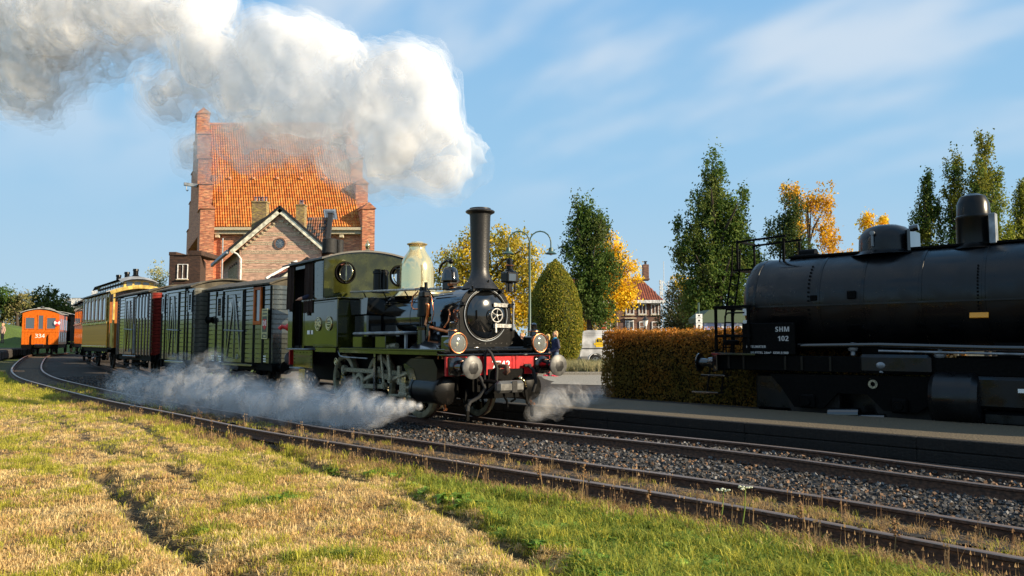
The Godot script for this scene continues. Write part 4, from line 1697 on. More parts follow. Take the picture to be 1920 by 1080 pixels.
func crown(parent: Node3D, blobs: Array, n_clumps: int, per: int, clump: Vector3, size: float, pal: Array, sd: int, hollow := 0.45, pal2 := [], mix_at := 0.0) -> void:
	# leaves in clumps spread through the outer part of the blobs [centre, radii]; gaps stay between clumps
	var r := RandomNumberGenerator.new()
	r.seed = sd
	var gap := FastNoiseLite.new()
	gap.seed = sd
	gap.frequency = 0.7
	var total := 0.0
	for b in blobs:
		total += pow(b[1].x * b[1].y * b[1].z, 0.667)
	var xs := []
	var cs := []
	for b in blobs:
		var n := int(n_clumps * pow(b[1].x * b[1].y * b[1].z, 0.667) / total)
		for k in n:
			var d := Vector3(r.randfn(), r.randfn(), r.randfn()).normalized()
			var rad := pow(r.randf(), hollow)
			var c: Vector3 = b[0] + d * b[1] * rad
			if gap.get_noise_3dv(c) < -0.22 and rad > 0.6:
				continue
			var base := tone(pal, r)
			if pal2.size() and gap.get_noise_3d(c.x * 0.5 + 50.0, c.y * 0.5, c.z * 0.5) + r.randf_range(-0.15, 0.15) > mix_at:
				base = tone(pal2, r)
			var m := int(per * r.randf_range(0.5, 1.4))
			var stretch := clump * r.randf_range(0.6, 1.3)
			for j in m:
				var o := Vector3(r.randfn(), r.randfn(), r.randfn()) * 0.5 * stretch
				var s := size * r.randf_range(0.7, 1.35)
				xs.append(Transform3D(Basis.from_euler(Vector3(r.randf_range(-1.3, 1.3), r.randf() * TAU, r.randf_range(-1.0, 1.0))).scaled(Vector3(s, s, s)), c + o))
				cs.append(base * r.randf_range(1.05, 1.85))
	if leaf_meshes.is_empty():
		leaf_meshes = [leaf_mesh(0), leaf_mesh(1)]
	scatter("crown", leaf_meshes[0], M.leaf, xs, cs, parent)


func trunk(parent: Node3D, h: float, r0: float, limbs: Array, lean := Vector3.ZERO) -> void:
	var b := MB.new()
	var pts := []
	var rr := []
	for k in 7:
		var s := k / 6.0
		pts.append(Vector3(0.06 * sin(k * 1.7), h * s, 0.05 * cos(k * 2.3)) + lean * s)
		rr.append(r0 * (1.25 if k == 0 else 1.0) * (1.0 - 0.8 * s))
	b.tube(pts, rr, 9)
	part("trunk", b, M.bark, parent)
	for l in limbs:
		b = MB.new()
		var a: Vector3 = Vector3(0, h * l[0], 0) + lean * l[0]
		var e: Vector3 = l[1]
		b.tube([a, a.lerp(e, 0.4) + Vector3(0, 0.12 * (e - a).length(), 0), e], [r0 * 0.5 * (1.0 - l[0] * 0.6), r0 * 0.32, r0 * 0.08], 6)
		part("limb", b, M.bark, parent)


func fan_limbs(h: float, spread: float, n: int, sd: int) -> Array:
	var r := RandomNumberGenerator.new()
	r.seed = sd
	var out := []
	for k in n:
		var an := TAU * k / n + r.randf_range(-0.4, 0.4)
		var a := r.randf_range(0.25, 0.75)
		out.append([a, Vector3(cos(an) * spread, h * minf(a + 0.3, 0.95), sin(an) * spread)])
	return out


func build_trees() -> void:
	var green := [Color(0.03, 0.06, 0.01), Color(0.05, 0.09, 0.016), Color(0.085, 0.125, 0.025)]
	var dull := [Color(0.045, 0.06, 0.016), Color(0.075, 0.085, 0.022), Color(0.10, 0.10, 0.03)]
	var gold := [Color(0.56, 0.38, 0.015), Color(0.64, 0.47, 0.03), Color(0.46, 0.28, 0.012)]
	var olive := [Color(0.17, 0.15, 0.022), Color(0.24, 0.19, 0.025), Color(0.11, 0.12, 0.02)]
	var t: Node3D
	# far left
	t = thing("dark_tree", "dark green tree cut off by the left edge, leaning trunk on the dike", "tree", turned(-59.2, 86, 2.0).scaled_local(Vector3(1.15, 1.15, 1.15)), "trees on the dike")
	trunk(t, 3.6, 0.25, fan_limbs(3.6, 1.2, 5, 1), Vector3(0.9, 0, 0))
	crown(t, [[Vector3(0.4, 3.4, 0), Vector3(1.5, 1.7, 1.4)], [Vector3(-1.5, 3.0, 0), Vector3(1.6, 2.0, 1.4)]], 260, 26, Vector3(0.4, 0.4, 0.4), 0.22, green, 101)
	t = thing("thin_tree", "thin yellowing tree with a bare straight trunk beside the dike", "tree", turned(-56.9, 86, 1.6).scaled_local(Vector3(1.15, 1.15, 1.15)), "trees on the dike")
	trunk(t, 4.4, 0.22, fan_limbs(4.4, 1.1, 6, 2))
	crown(t, [[Vector3(0.2, 4.0, 0), Vector3(1.1, 1.2, 1.1)], [Vector3(-0.5, 3.0, 0), Vector3(1.2, 0.9, 1.1)], [Vector3(-0.9, 1.9, 0), Vector3(0.9, 0.7, 0.9)]], 130, 18, Vector3(0.45, 0.35, 0.45), 0.2, [Color(0.15, 0.14, 0.05), Color(0.22, 0.19, 0.08), Color(0.10, 0.11, 0.035)], 102, 0.6)
	t = thing("broad_tree", "broad round green tree behind the orange tram", "tree", turned(-58.0, 93, 0.5).scaled_local(Vector3(1.1, 1.1, 1.1)), "trees on the dike")
	trunk(t, 5.2, 0.35, fan_limbs(5.2, 2.2, 7, 3))
	crown(t, [[Vector3(0, 5.0, 0), Vector3(2.4, 2.1, 2.2)], [Vector3(-1.8, 3.6, 0), Vector3(1.6, 1.6, 1.6)], [Vector3(2.1, 3.7, 0), Vector3(1.8, 1.6, 1.7)], [Vector3(0.4, 3.2, 0.5), Vector3(2.6, 1.6, 2.0)]], 520, 28, Vector3(0.5, 0.42, 0.5), 0.24, [Color(0.045, 0.065, 0.012), Color(0.075, 0.09, 0.018), Color(0.11, 0.12, 0.025)], 103)
	t = thing("low_autumn_bush", "small orange brown bush between the tree and the tram roof", "bush", turned(-60.5, 92, 2.2))
	trunk(t, 1.6, 0.1, fan_limbs(1.6, 0.6, 4, 3))
	crown(t, [[Vector3(0, 1.4, 0), Vector3(1.5, 1.0, 1.0)]], 60, 18, Vector3(0.4, 0.3, 0.4), 0.2, [Color(0.2, 0.11, 0.02), Color(0.15, 0.12, 0.025)], 104)
	t = thing("pale_willow", "pale silvery green tree between the cream coach and the brown house", "tree", turned(-27.4, 58, 0.2).scaled_local(Vector3(1.16, 1.16, 1.16)))
	trunk(t, 5.2, 0.18, fan_limbs(5.2, 0.9, 6, 4))
	crown(t, [[Vector3(-0.1, 5.0, 0), Vector3(0.8, 1.5, 0.8)], [Vector3(-0.2, 3.8, 0), Vector3(1.0, 1.1, 0.9)], [Vector3(0.7, 3.9, 0), Vector3(0.7, 0.8, 0.7)]], 200, 20, Vector3(0.28, 0.3, 0.28), 0.12, [Color(0.26, 0.25, 0.10), Color(0.34, 0.32, 0.15), Color(0.18, 0.19, 0.07)], 105, 0.6)
	# behind the engine
	t = thing("autumn_tree", "wide yellow green autumn tree behind the engine chimney", "tree", turned(-1.3, 41, 0.0))
	trunk(t, 6.6, 0.28, fan_limbs(6.6, 2.2, 8, 5))
	crown(t, [[Vector3(-0.2, 6.5, 0), Vector3(1.7, 1.5, 1.5)], [Vector3(-1.8, 5.4, 0), Vector3(1.4, 1.4, 1.4)], [Vector3(1.6, 5.9, 0), Vector3(1.5, 1.6, 1.4)], [Vector3(2.1, 4.6, 0), Vector3(1.4, 1.8, 1.4)], [Vector3(1.8, 3.0, 0), Vector3(1.5, 1.8, 1.4)], [Vector3(0.3, 3.2, 0), Vector3(1.8, 2.0, 1.5)], [Vector3(-0.6, 4.6, 0), Vector3(1.7, 1.5, 1.5)], [Vector3(-2.2, 3.8, 0), Vector3(1.0, 1.3, 0.9)]], 950, 26, Vector3(0.42, 0.36, 0.42), 0.15, [Color(0.30, 0.25, 0.03), Color(0.40, 0.30, 0.035), Color(0.20, 0.20, 0.028)], 106, 0.5, gold, 0.18)
	t = thing("clipped_topiary", "tall clipped egg shaped yew beside the people", "topiary", turned(2.03, 35, 0.0))
	trunk(t, 1.4, 0.14, [])
	topiary(t)
	t = thing("dark_hornbeam", "tall dark green pointed tree behind the topiary and the white van", "tree", turned(4.35, 42, 0.0))
	trunk(t, 8.6, 0.2, fan_limbs(8.6, 1.1, 9, 6))
	crown(t, [[Vector3(-0.35, 8.3, 0), Vector3(0.85, 1.5, 0.8)], [Vector3(0.45, 7.6, 0), Vector3(0.8, 1.2, 0.8)], [Vector3(-0.3, 6.4, 0), Vector3(1.25, 1.7, 1.1)], [Vector3(0.7, 5.4, 0), Vector3(1.25, 1.5, 1.1)], [Vector3(-0.3, 4.2, 0), Vector3(1.2, 1.6, 1.1)], [Vector3(0.4, 3.0, 0), Vector3(1.0, 1.1, 0.9)]], 900, 26, Vector3(0.3, 0.5, 0.3), 0.14, green, 107, 0.5, [Color(0.06, 0.085, 0.02), Color(0.09, 0.11, 0.03)], 0.15)
	t = thing("golden_tree", "bright golden yellow tree in front of the brick house", "tree", turned(7.6, 55, 0.0))
	trunk(t, 8.0, 0.22, fan_limbs(8.0, 1.6, 8, 7))
	crown(t, [[Vector3(-0.5, 7.8, 0), Vector3(1.1, 1.8, 1.0)], [Vector3(0.3, 6.3, 0), Vector3(1.6, 1.7, 1.3)], [Vector3(-0.3, 4.8, 0), Vector3(1.8, 1.5, 1.3)], [Vector3(0.7, 4.6, 0), Vector3(1.1, 1.1, 1.0)], [Vector3(-0.9, 3.3, 0), Vector3(1.0, 0.7, 0.9)], [Vector3(-1.9, 2.4, 0), Vector3(0.9, 0.6, 0.8)]], 520, 24, Vector3(0.45, 0.36, 0.45), 0.17, gold, 108, 0.5)
	t = thing("grey_willow", "round grey green willow with a yellow top right of the brick house", "tree", turned(11.2, 50, 0.0))
	trunk(t, 4.4, 0.22, fan_limbs(4.4, 1.1, 6, 8))
	crown(t, [[Vector3(0.1, 4.2, 0), Vector3(1.2, 1.2, 1.1)], [Vector3(-0.2, 2.7, 0), Vector3(1.35, 1.5, 1.2)], [Vector3(0.7, 2.2, 0), Vector3(1.2, 1.4, 1.1)]], 420, 26, Vector3(0.32, 0.4, 0.32), 0.13, [Color(0.07, 0.075, 0.03), Color(0.10, 0.10, 0.045), Color(0.05, 0.06, 0.02)], 109, 0.5)
	crown(t, [[Vector3(0.3, 5.3, 0), Vector3(0.8, 0.8, 0.8)]], 50, 20, Vector3(0.3, 0.3, 0.3), 0.14, olive + gold, 110, 0.6)
	t = thing("big_maple", "big dark green pointed tree right of the brick house, behind the hedge", "tree", turned(12.6, 46, 0.0).scaled_local(Vector3(1.2, 1.2, 1.2)))
	trunk(t, 9.6, 0.3, fan_limbs(9.6, 1.5, 10, 9))
	crown(t, [[Vector3(0.05, 9.5, 0), Vector3(0.65, 1.6, 0.7)], [Vector3(-0.3, 7.9, 0), Vector3(1.15, 1.5, 1.1)], [Vector3(0.9, 7.6, 0), Vector3(0.8, 1.4, 0.9)], [Vector3(-0.8, 6.0, 0), Vector3(1.1, 1.5, 1.1)], [Vector3(1.0, 5.8, 0), Vector3(1.2, 1.7, 1.1)], [Vector3(0, 4.3, 0), Vector3(2.0, 1.7, 1.5)], [Vector3(-0.9, 3.0, 0), Vector3(1.2, 1.2, 1.1)], [Vector3(1.1, 2.6, 0), Vector3(1.3, 1.4, 1.2)], [Vector3(2.1, 5.0, 0), Vector3(0.55, 0.9, 0.6)], [Vector3(-1.8, 5.6, 0), Vector3(0.5, 0.8, 0.5)], [Vector3(1.5, 8.6, 0), Vector3(0.25, 0.7, 0.3)], [Vector3(-1.9, 7.0, 0), Vector3(0.2, 0.6, 0.3)]], 1700, 26, Vector3(0.26, 0.5, 0.26), 0.14, [Color(0.035, 0.068, 0.011), Color(0.055, 0.1, 0.016), Color(0.09, 0.13, 0.025)], 111, 0.5, [Color(0.09, 0.12, 0.025), Color(0.12, 0.14, 0.03)], 0.12)
	# above the tank wagon
	t = thing("golden_poplar", "yellow poplar behind the tank, left of the dome, with two tops", "tree", turned(18.0, 45, 0.0), "golden poplars behind the tank")
	trunk(t, 9.8, 0.2, fan_limbs(9.8, 0.9, 8, 10))
	crown(t, [[Vector3(-0.9, 10.2, 0), Vector3(0.7, 1.1, 0.7)], [Vector3(1.05, 9.6, 0), Vector3(0.75, 1.6, 0.7)], [Vector3(0.2, 9.7, 0), Vector3(0.8, 0.7, 0.7)], [Vector3(1.1, 7.6, 0), Vector3(0.8, 1.4, 0.8)], [Vector3(-0.7, 8.2, 0), Vector3(0.8, 1.2, 0.8)], [Vector3(1.9, 6.4, 0), Vector3(1.0, 0.6, 0.8)]], 330, 20, Vector3(0.3, 0.4, 0.3), 0.15, [Color(0.48, 0.27, 0.015), Color(0.55, 0.36, 0.03), Color(0.34, 0.2, 0.02)], 112, 0.6)
	t = thing("small_conifer", "dark green bushy conifer just left of the golden poplar, above the tank end", "tree", turned(13.0, 34, 0.0).scaled_local(Vector3(1.08, 1.12, 1.08)))
	trunk(t, 6.2, 0.14, fan_limbs(6.2, 0.5, 6, 11))
	crown(t, [[Vector3(-0.25, 6.3, 0), Vector3(0.6, 1.2, 0.6)], [Vector3(-0.4, 5.2, 0), Vector3(0.85, 1.0, 0.7)], [Vector3(0.0, 4.6, 0), Vector3(0.9, 1.0, 0.7)], [Vector3(-1.1, 5.7, 0), Vector3(0.2, 0.6, 0.2)]], 420, 22, Vector3(0.2, 0.34, 0.2), 0.1, [Color(0.02, 0.042, 0.012), Color(0.04, 0.066, 0.016), Color(0.075, 0.095, 0.02)], 113, 0.55)
	t = thing("golden_poplar", "yellow tree top peeking out behind the tank dome", "tree", turned(24.4, 50, 0.0), "golden poplars behind the tank")
	trunk(t, 9.2, 0.18, fan_limbs(9.2, 0.6, 5, 12))
	crown(t, [[Vector3(-0.4, 9.2, 0), Vector3(0.6, 0.9, 0.6)], [Vector3(0.6, 9.1, 0), Vector3(0.5, 0.8, 0.5)]], 110, 20, Vector3(0.25, 0.4, 0.25), 0.16, gold, 114, 0.6)
	var cols := [[16.9, 30.2, 8.2, 0.5, "slim dark columnar tree left of the tank's tall chimney dome"], [18.0, 30.0, 8.95, 0.8, "thick columnar tree right behind the tall dome"], [18.75, 29.6, 8.4, 0.75, "bushy columnar tree between the tall dome and the highest spire"], [19.5, 30.3, 9.8, 0.55, "highest yellow green columnar tree of the right hand group"], [20.35, 31.0, 7.9, 0.62, "short yellow green columnar tree near the right edge"], [21.75, 31.6, 8.2, 0.5, "columnar tree cut off by the right edge of the picture"]]
	var k := 0
	for c in cols:
		t = thing("columnar_tree", c[4], "tree", turned(c[0], c[1], 0.0), "columnar trees behind the tank")
		trunk(t, c[2] - 0.8, 0.12, fan_limbs(c[2] - 0.8, c[3] * 0.6, 6, 20 + k))
		var bl := []
		for j in 5:
			var s := j / 4.0
			bl.append([Vector3(0.12 * sin(j * 2.1 + k), lerpf(4.0, c[2] - 0.7, s), 0.1 * cos(j * 1.3)), Vector3(c[3] * (1.1 - 0.62 * s), 0.95, c[3] * (1.1 - 0.6 * s))])
		for j in 3:
			bl.append([Vector3(c[3] * [-0.9, 0.8, 0.2][j], c[2] - [2.2, 1.7, 0.4][j], 0), Vector3(0.16, 0.7, 0.16)])
		var pal := green + [Color(0.05, 0.075, 0.012)]
		if k >= 3: pal = [Color(0.09, 0.12, 0.016), Color(0.15, 0.17, 0.022), Color(0.21, 0.21, 0.03)]
		crown(t, bl, 480, 24, Vector3(0.16, 0.36, 0.16), 0.095, pal, 120 + k, 0.55, [Color(0.15, 0.15, 0.02)], 0.2)
		k += 1
	# copper hedge
	t = thing("copper_hedge", "long clipped beech hedge with copper brown autumn leaves behind the platform", "hedge")
	hedge(t, Vector2(2.2, 18.3), Vector2(7.6, 12.9), 1.1, 0.02, 1.64)
	# dry planting between the kerbs
	t = thing("planting_strip", "strip of dry pale grasses between kerbs beside the car park", "planting")
	var r := RandomNumberGenerator.new()
	r.seed = 77
	var b := MB.new()
	for j in 9:
		var an := r.randf() * TAU
		var d := Vector3(cos(an), 0, sin(an))
		b.tri(Vector3(-0.02, 0, 0) + d * 0.1, Vector3(0.02, 0, 0) + d * 0.1, d * r.randf_range(0.15, 0.5) + Vector3(0, r.randf_range(0.3, 0.6), 0))
	var xs := []
	var cs := []
	for j in 1500:
		var s := r.randf_range(0.6, 1.1)
		xs.append(Transform3D(Basis(Vector3.UP, r.randf() * TAU).scaled(Vector3(s, s, s)), P(r.randf_range(0.2, 6.0), r.randf_range(31.2, 35.0), 0.1)))
		cs.append(Color(0.42, 0.36, 0.20).lerp(Color(0.24, 0.25, 0.12), r.randf()) * r.randf_range(0.7, 1.2))
	scatter("dry_grass", b.mesh(), M.blade, xs, cs, t)
	for d in [31.0, 35.3]:
		b = MB.new()
		b.span(P(-2.0, d, 0.0), P(7.0, d + 0.14, 0.14), 0.02)
		part("kerb", b, M.concrete, t)
	b = MB.new()
	b.span(P(-2.0, 31.15, 0.0), P(7.0, 35.28, 0.1))
	part("soil", b, M.sleeper_wood, t)


func topiary(t: Node3D) -> void:
	var r := RandomNumberGenerator.new()
	r.seed = 64
	var prof := [[0.35, 0.75], [0.7, 1.08], [1.3, 1.24], [2.2, 1.28], [3.0, 1.22], [3.8, 1.02], [4.5, 0.68], [5.0, 0.34], [5.28, 0.02]]
	var core := MB.new()
	var pp := []
	for p in prof:
		pp.append(Vector2(maxf(p[1] - 0.16, 0.01), p[0]))
	core.col = Color(0.03, 0.04, 0.01)
	core.lathe(pp, 20, Vector3.ZERO, Vector3.UP)
	part("inner_growth", core, M.leaf, t)
	var bump_n := FastNoiseLite.new()
	bump_n.seed = 2
	bump_n.frequency = 1.2
	var xs := []
	var cs := []
	while xs.size() < 22000:
		var y := r.randf_range(0.35, 5.28)
		var k := 0
		while k < prof.size() - 2 and y > prof[k + 1][0]:
			k += 1
		var rad: float = lerpf(prof[k][1], prof[k + 1][1], (y - prof[k][0]) / (prof[k + 1][0] - prof[k][0]))
		if r.randf() > (rad + 0.15) / 1.45:
			continue
		var an := r.randf() * TAU
		var o := Vector3(cos(an), 0, sin(an))
		var bn := bump_n.get_noise_3d(o.x * 1.3, y, o.z * 1.3)
		var p := o * (rad + r.randf_range(-0.13, 0.03) + 0.07 * bn) + Vector3(0, y, 0)
		var s := r.randf_range(0.06, 0.1)
		xs.append(Transform3D(Basis.from_euler(Vector3(r.randf_range(-1.4, 1.4), r.randf() * TAU, r.randf_range(-1.4, 1.4))).scaled(Vector3(s, s, s)), p))
		var c := Color(0.13, 0.155, 0.018).lerp(Color(0.27, 0.26, 0.028), r.randf())
		if r.randf() < 0.12 + 0.3 * maxf(0.0, bn):
			c = Color(0.42, 0.32, 0.04)
		cs.append(c)
	scatter("crown", leaf_meshes[0], M.leaf, xs, cs, t)


func hedge(t: Node3D, a: Vector2, e: Vector2, thick: float, y0: float, y1: float) -> void:
	var r := RandomNumberGenerator.new()
	r.seed = 31
	var dir := (e - a).normalized()
	var back := Vector2(-dir.y, dir.x)
	if back.y < 0: back = -back
	var ln := a.distance_to(e)
	var n := FastNoiseLite.new()
	n.seed = 6
	n.frequency = 0.9
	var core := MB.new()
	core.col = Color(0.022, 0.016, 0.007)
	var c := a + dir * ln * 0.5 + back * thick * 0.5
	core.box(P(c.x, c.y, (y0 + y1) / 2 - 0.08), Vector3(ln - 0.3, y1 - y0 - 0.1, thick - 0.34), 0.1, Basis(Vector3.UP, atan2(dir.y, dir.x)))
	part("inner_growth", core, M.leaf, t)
	var xs := []
	var cs := []
	for k in 46000:
		var s := r.randf() * ln
		var f := r.randf()
		var y := r.randf_range(y0, y1)
		var w := 0.0
		if f < 0.5:
			w = pow(r.randf(), 2.0) * 0.22
		elif f < 0.74:
			y = y1 - pow(r.randf(), 2.0) * 0.2
			w = r.randf() * thick
		elif f < 0.86:
			s = pow(r.randf(), 2.0) * 0.25
			w = r.randf() * thick
		else:
			w = thick - pow(r.randf(), 2.0) * 0.2
		var bn := n.get_noise_3d(s, y * 1.4, w)
		var bulge := 0.1 * bn
		if f < 0.5: w -= bulge
		elif f < 0.74: y += bulge + (0.09 * r.randf() if r.randf() < 0.25 else 0.0)
		elif f < 0.86: s -= bulge
		if y < y0 + 0.2 and r.randf() < 0.3: continue
		var p := a + dir * s + back * w
		var size := r.randf_range(0.035, 0.065)
		xs.append(Transform3D(Basis.from_euler(Vector3(r.randf_range(-1.5, 1.5), r.randf() * TAU, r.randf_range(-1.5, 1.5))).scaled(Vector3(size, size, size)), P(p.x, p.y, y)))
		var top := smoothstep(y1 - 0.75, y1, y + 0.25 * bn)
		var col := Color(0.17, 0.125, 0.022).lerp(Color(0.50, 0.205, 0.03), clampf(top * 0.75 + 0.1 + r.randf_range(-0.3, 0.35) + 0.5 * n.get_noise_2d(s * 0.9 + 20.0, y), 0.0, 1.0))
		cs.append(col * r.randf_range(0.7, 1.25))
	if leaf_meshes.is_empty():
		leaf_meshes = [leaf_mesh(0), leaf_mesh(1)]
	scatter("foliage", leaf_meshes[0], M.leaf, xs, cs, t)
	for k in 16:
		var b := MB.new()
		var p := a + dir * (0.2 + k * ln / 16.0) + back * (0.3 + 0.2 * r.randf())
		b.tube([P(p.x, p.y, 0.0), P(p.x + 0.05, p.y, 0.3), P(p.x + r.randf_range(-0.15, 0.15), p.y, 0.8)], [0.03, 0.025, 0.012], 6)
		part("stem", b, M.bark, t)


# ---------------------------------------------------------------- the tank engine
func text(s: String, h: float, m: Material, parent: Node, at: Transform3D, depth := 0.006, font := "Droid Sans", weight := 700, called := "lettering") -> MeshInstance3D:
	var tm := TextMesh.new()
	var f := SystemFont.new()
	f.font_names = PackedStringArray([font])
	f.font_weight = weight
	tm.font = f
	tm.text = s
	tm.font_size = 64
	tm.pixel_size = h / 46.0
	tm.depth = depth
	tm.curve_step = 2.0
	return piece(called, tm, m, parent, at)


func facing_side() -> Basis:
	# letters on a side that faces the camera's side (local -z); they read from the rear to the front
	return Basis(Vector3(-1, 0, 0), Vector3.UP, Vector3(0, 0, -1))


func facing_front() -> Basis:
	# letters on a front (local -x)
	return Basis(Vector3(0, 0, 1), Vector3.UP, Vector3(-1, 0, 0))


func rivets(parent: Node, m: Material, pts: Array, axis: Vector3, r := 0.011) -> void:
	var b := MB.new()
	for p in pts:
		b.lathe([Vector2(r, 0), Vector2(r * 0.75, r * 0.5), Vector2(0, r * 0.7)], 6, p, axis, false)
	var o := part("rivets", b, m, parent)
	o.set_meta("kind", "stuff")


func line_pts(a: Vector3, e: Vector3, n: int) -> Array:
	var out := []
	for k in n:
		out.append(a.lerp(e, float(k) / (n - 1)))
	return out


func spoked_wheel(t: Node3D, at: Vector3, r: float, side: float, spokes: int, called := "driving_wheel") -> void:
	var ax := Vector3(0, 0, -side)
	var b := MB.new()
	b.lathe([Vector2(r - 0.11, -0.05), Vector2(r - 0.004, -0.05), Vector2(r, -0.03), Vector2(r, 0.045), Vector2(r - 0.015, 0.055), Vector2(r - 0.09, 0.058), Vector2(r - 0.11, 0.04), Vector2(r - 0.11, -0.05)], 40, at, ax, false)
	var w := part(called, b, M.tyre_cream, t)
	b = MB.new()
	b.lathe([Vector2(r, -0.075), Vector2(r + 0.028, -0.07), Vector2(r + 0.028, -0.05), Vector2(r, -0.045)], 40, at, ax, false)
	part("flange", b, M.rusty_rail, w)
	for k in spokes:
		var an := TAU * k / spokes
		var d := Vector3(cos(an), sin(an), 0)
		b = MB.new()
		b.tube([at + d * 0.09, at + d * (r - 0.1)], [0.034, 0.022], 6, false)
		part("spoke", b, M.frame_black, w)
	b = MB.new()
	b.lathe([Vector2(0.125, -0.06), Vector2(0.125, 0.06), Vector2(0.10, 0.085), Vector2(0.045, 0.085), Vector2(0.04, 0.1), Vector2(0, 0.1)], 20, at, ax)
	b.box(at + Vector3(0.0, 0.13, 0) - Vector3(0, 0, 0.045 * side), Vector3(0.15, 0.2, 0.07), 0.03)
	part("wheel_boss", b, M.olive_paint, w)
	b = MB.new()
	for s in [1.0]:
		b.box(at - Vector3(0, (r - 0.2), 0), Vector3(0.3, 0.16, 0.06), 0.03)
	part("balance_weight", b, M.olive_paint, w)


func buffer(t: Node3D, at: Vector3, r: float, ln: float, head: Material, base: Material) -> void:
	# a sprung buffer: its face at `at`, reaching ln along +x
	var b := MB.new()
	var ax := Vector3(-1, 0, 0)
	b.lathe([Vector2(r * 0.62, -0.05), Vector2(r, -0.02), Vector2(r, 0.004), Vector2(r * 0.93, 0.012), Vector2(r * 0.5, 0.03), Vector2(0, 0.036)], 32, at + Vector3(0.03, 0, 0), ax)
	var o := part("buffer", b, head, t)
	b = MB.new()
	b.lathe([Vector2(r * 0.56, 0.031), Vector2(r * 0.4, 0.037), Vector2(0, 0.041)], 7, at + Vector3(0.03, -0.01, 0), ax, false, Vector2(1.0, 0.92))
	part("grease_patch", b, M.grease, o)
	b = MB.new()
	b.lathe([Vector2(0.075, 0), Vector2(0.075, ln * 0.45), Vector2(0.105, ln * 0.45), Vector2(0.115, ln * 0.9), Vector2(0.16, ln * 0.96), Vector2(0.16, ln)], 18, at + Vector3(0.05, 0, 0), Vector3(1, 0, 0))
	part("buffer_shank", b, base, o)


func headlamp(t: Node3D, at: Vector3, r: float) -> void:
	var b := MB.new()
	var ax := Vector3(-1, 0, 0)
	b.lathe([Vector2(r * 0.72, -0.3), Vector2(r * 0.8, -0.28), Vector2(r * 0.92, -0.1), Vector2(r * 0.95, 0)], 26, at + Vector3(0.04, 0, 0), ax)
	b.box(at + Vector3(0.2, 0, 0), Vector3(0.26, r * 1.5, r * 1.7), 0.02)
	b.lathe([Vector2(0.075, 0), Vector2(0.07, 0.06), Vector2(0.1, 0.075), Vector2(0.1, 0.085), Vector2(0.055, 0.11), Vector2(0.055, 0.19), Vector2(0.06, 0.2), Vector2(0.03, 0.225), Vector2(0, 0.23)], 14, at + Vector3(0.18, r * 0.82, 0), Vector3.UP)
	b.box(at + Vector3(0.2, -r - 0.02, 0), Vector3(0.18, 0.06, 0.12), 0.01)
	var o := part("headlamp", b, M.gloss_black, t)
	b = MB.new()
	b.torus(at, ax, r, 0.016, 32, 8)
	b.lathe([Vector2(r * 0.9, -0.06), Vector2(r + 0.004, -0.04), Vector2(r + 0.004, 0.0)], 32, at, ax, false)
	b.lathe([Vector2(0.104, 0.0), Vector2(0.102, 0.016), Vector2(0.06, 0.028)], 14, at + Vector3(0.18, r * 0.82 + 0.068, 0), Vector3.UP, false)
	part("lamp_rim", b, M.copper, o)
	b = MB.new()
	b.lathe([Vector2(0.02, -0.13), Vector2(r * 0.5, -0.105), Vector2(r * 0.8, -0.06), Vector2(r * 0.93, -0.015)], 28, at, ax, false)
	part("reflector", b, M.reflector, o)
	b = MB.new()
	b.lathe([Vector2(0.03, -0.1), Vector2(0.022, -0.04), Vector2(0.03, 0.0), Vector2(0, 0.01)], 10, at + Vector3(0.02, -0.02, 0), ax)
	part("burner", b, M.brass, o)
	b = MB.new()
	b.lathe([Vector2(r * 0.95, 0.0), Vector2(r * 0.6, 0.025), Vector2(0, 0.036)], 26, at, ax, false)
	part("lens", b, M.lamp_glass, o)
	b = MB.new()
	b.tube([at + Vector3(0.12, r * 0.9, -0.1), at + Vector3(0.12, r + 0.3, -0.1), at + Vector3(0.12, r + 0.3, 0.1), at + Vector3(0.12, r * 0.9, 0.1)], 0.006, 5)
	part("carrying_handle", b, M.frame_black, o)


func rod(b: MB, a: Vector3, e: Vector3, w: float, th: float, r0: float, r1: float) -> void:
	b.bar(a, e, th, w, 0.01, Vector3(0, 1, 0) if absf((e - a).normalized().y) < 0.8 else Vector3(1, 0, 0))
	for q in [[a, r0], [e, r1]]:
		b.cyl(q[0] + Vector3(0, 0, th * 0.75), q[0] - Vector3(0, 0, th * 0.75), q[1], q[1], 18)
		b.cyl(q[0] - Vector3(0, 0, th * 0.74), q[0] - Vector3(0, 0, th * 1.1), q[1] * 0.55, q[1] * 0.5, 14)


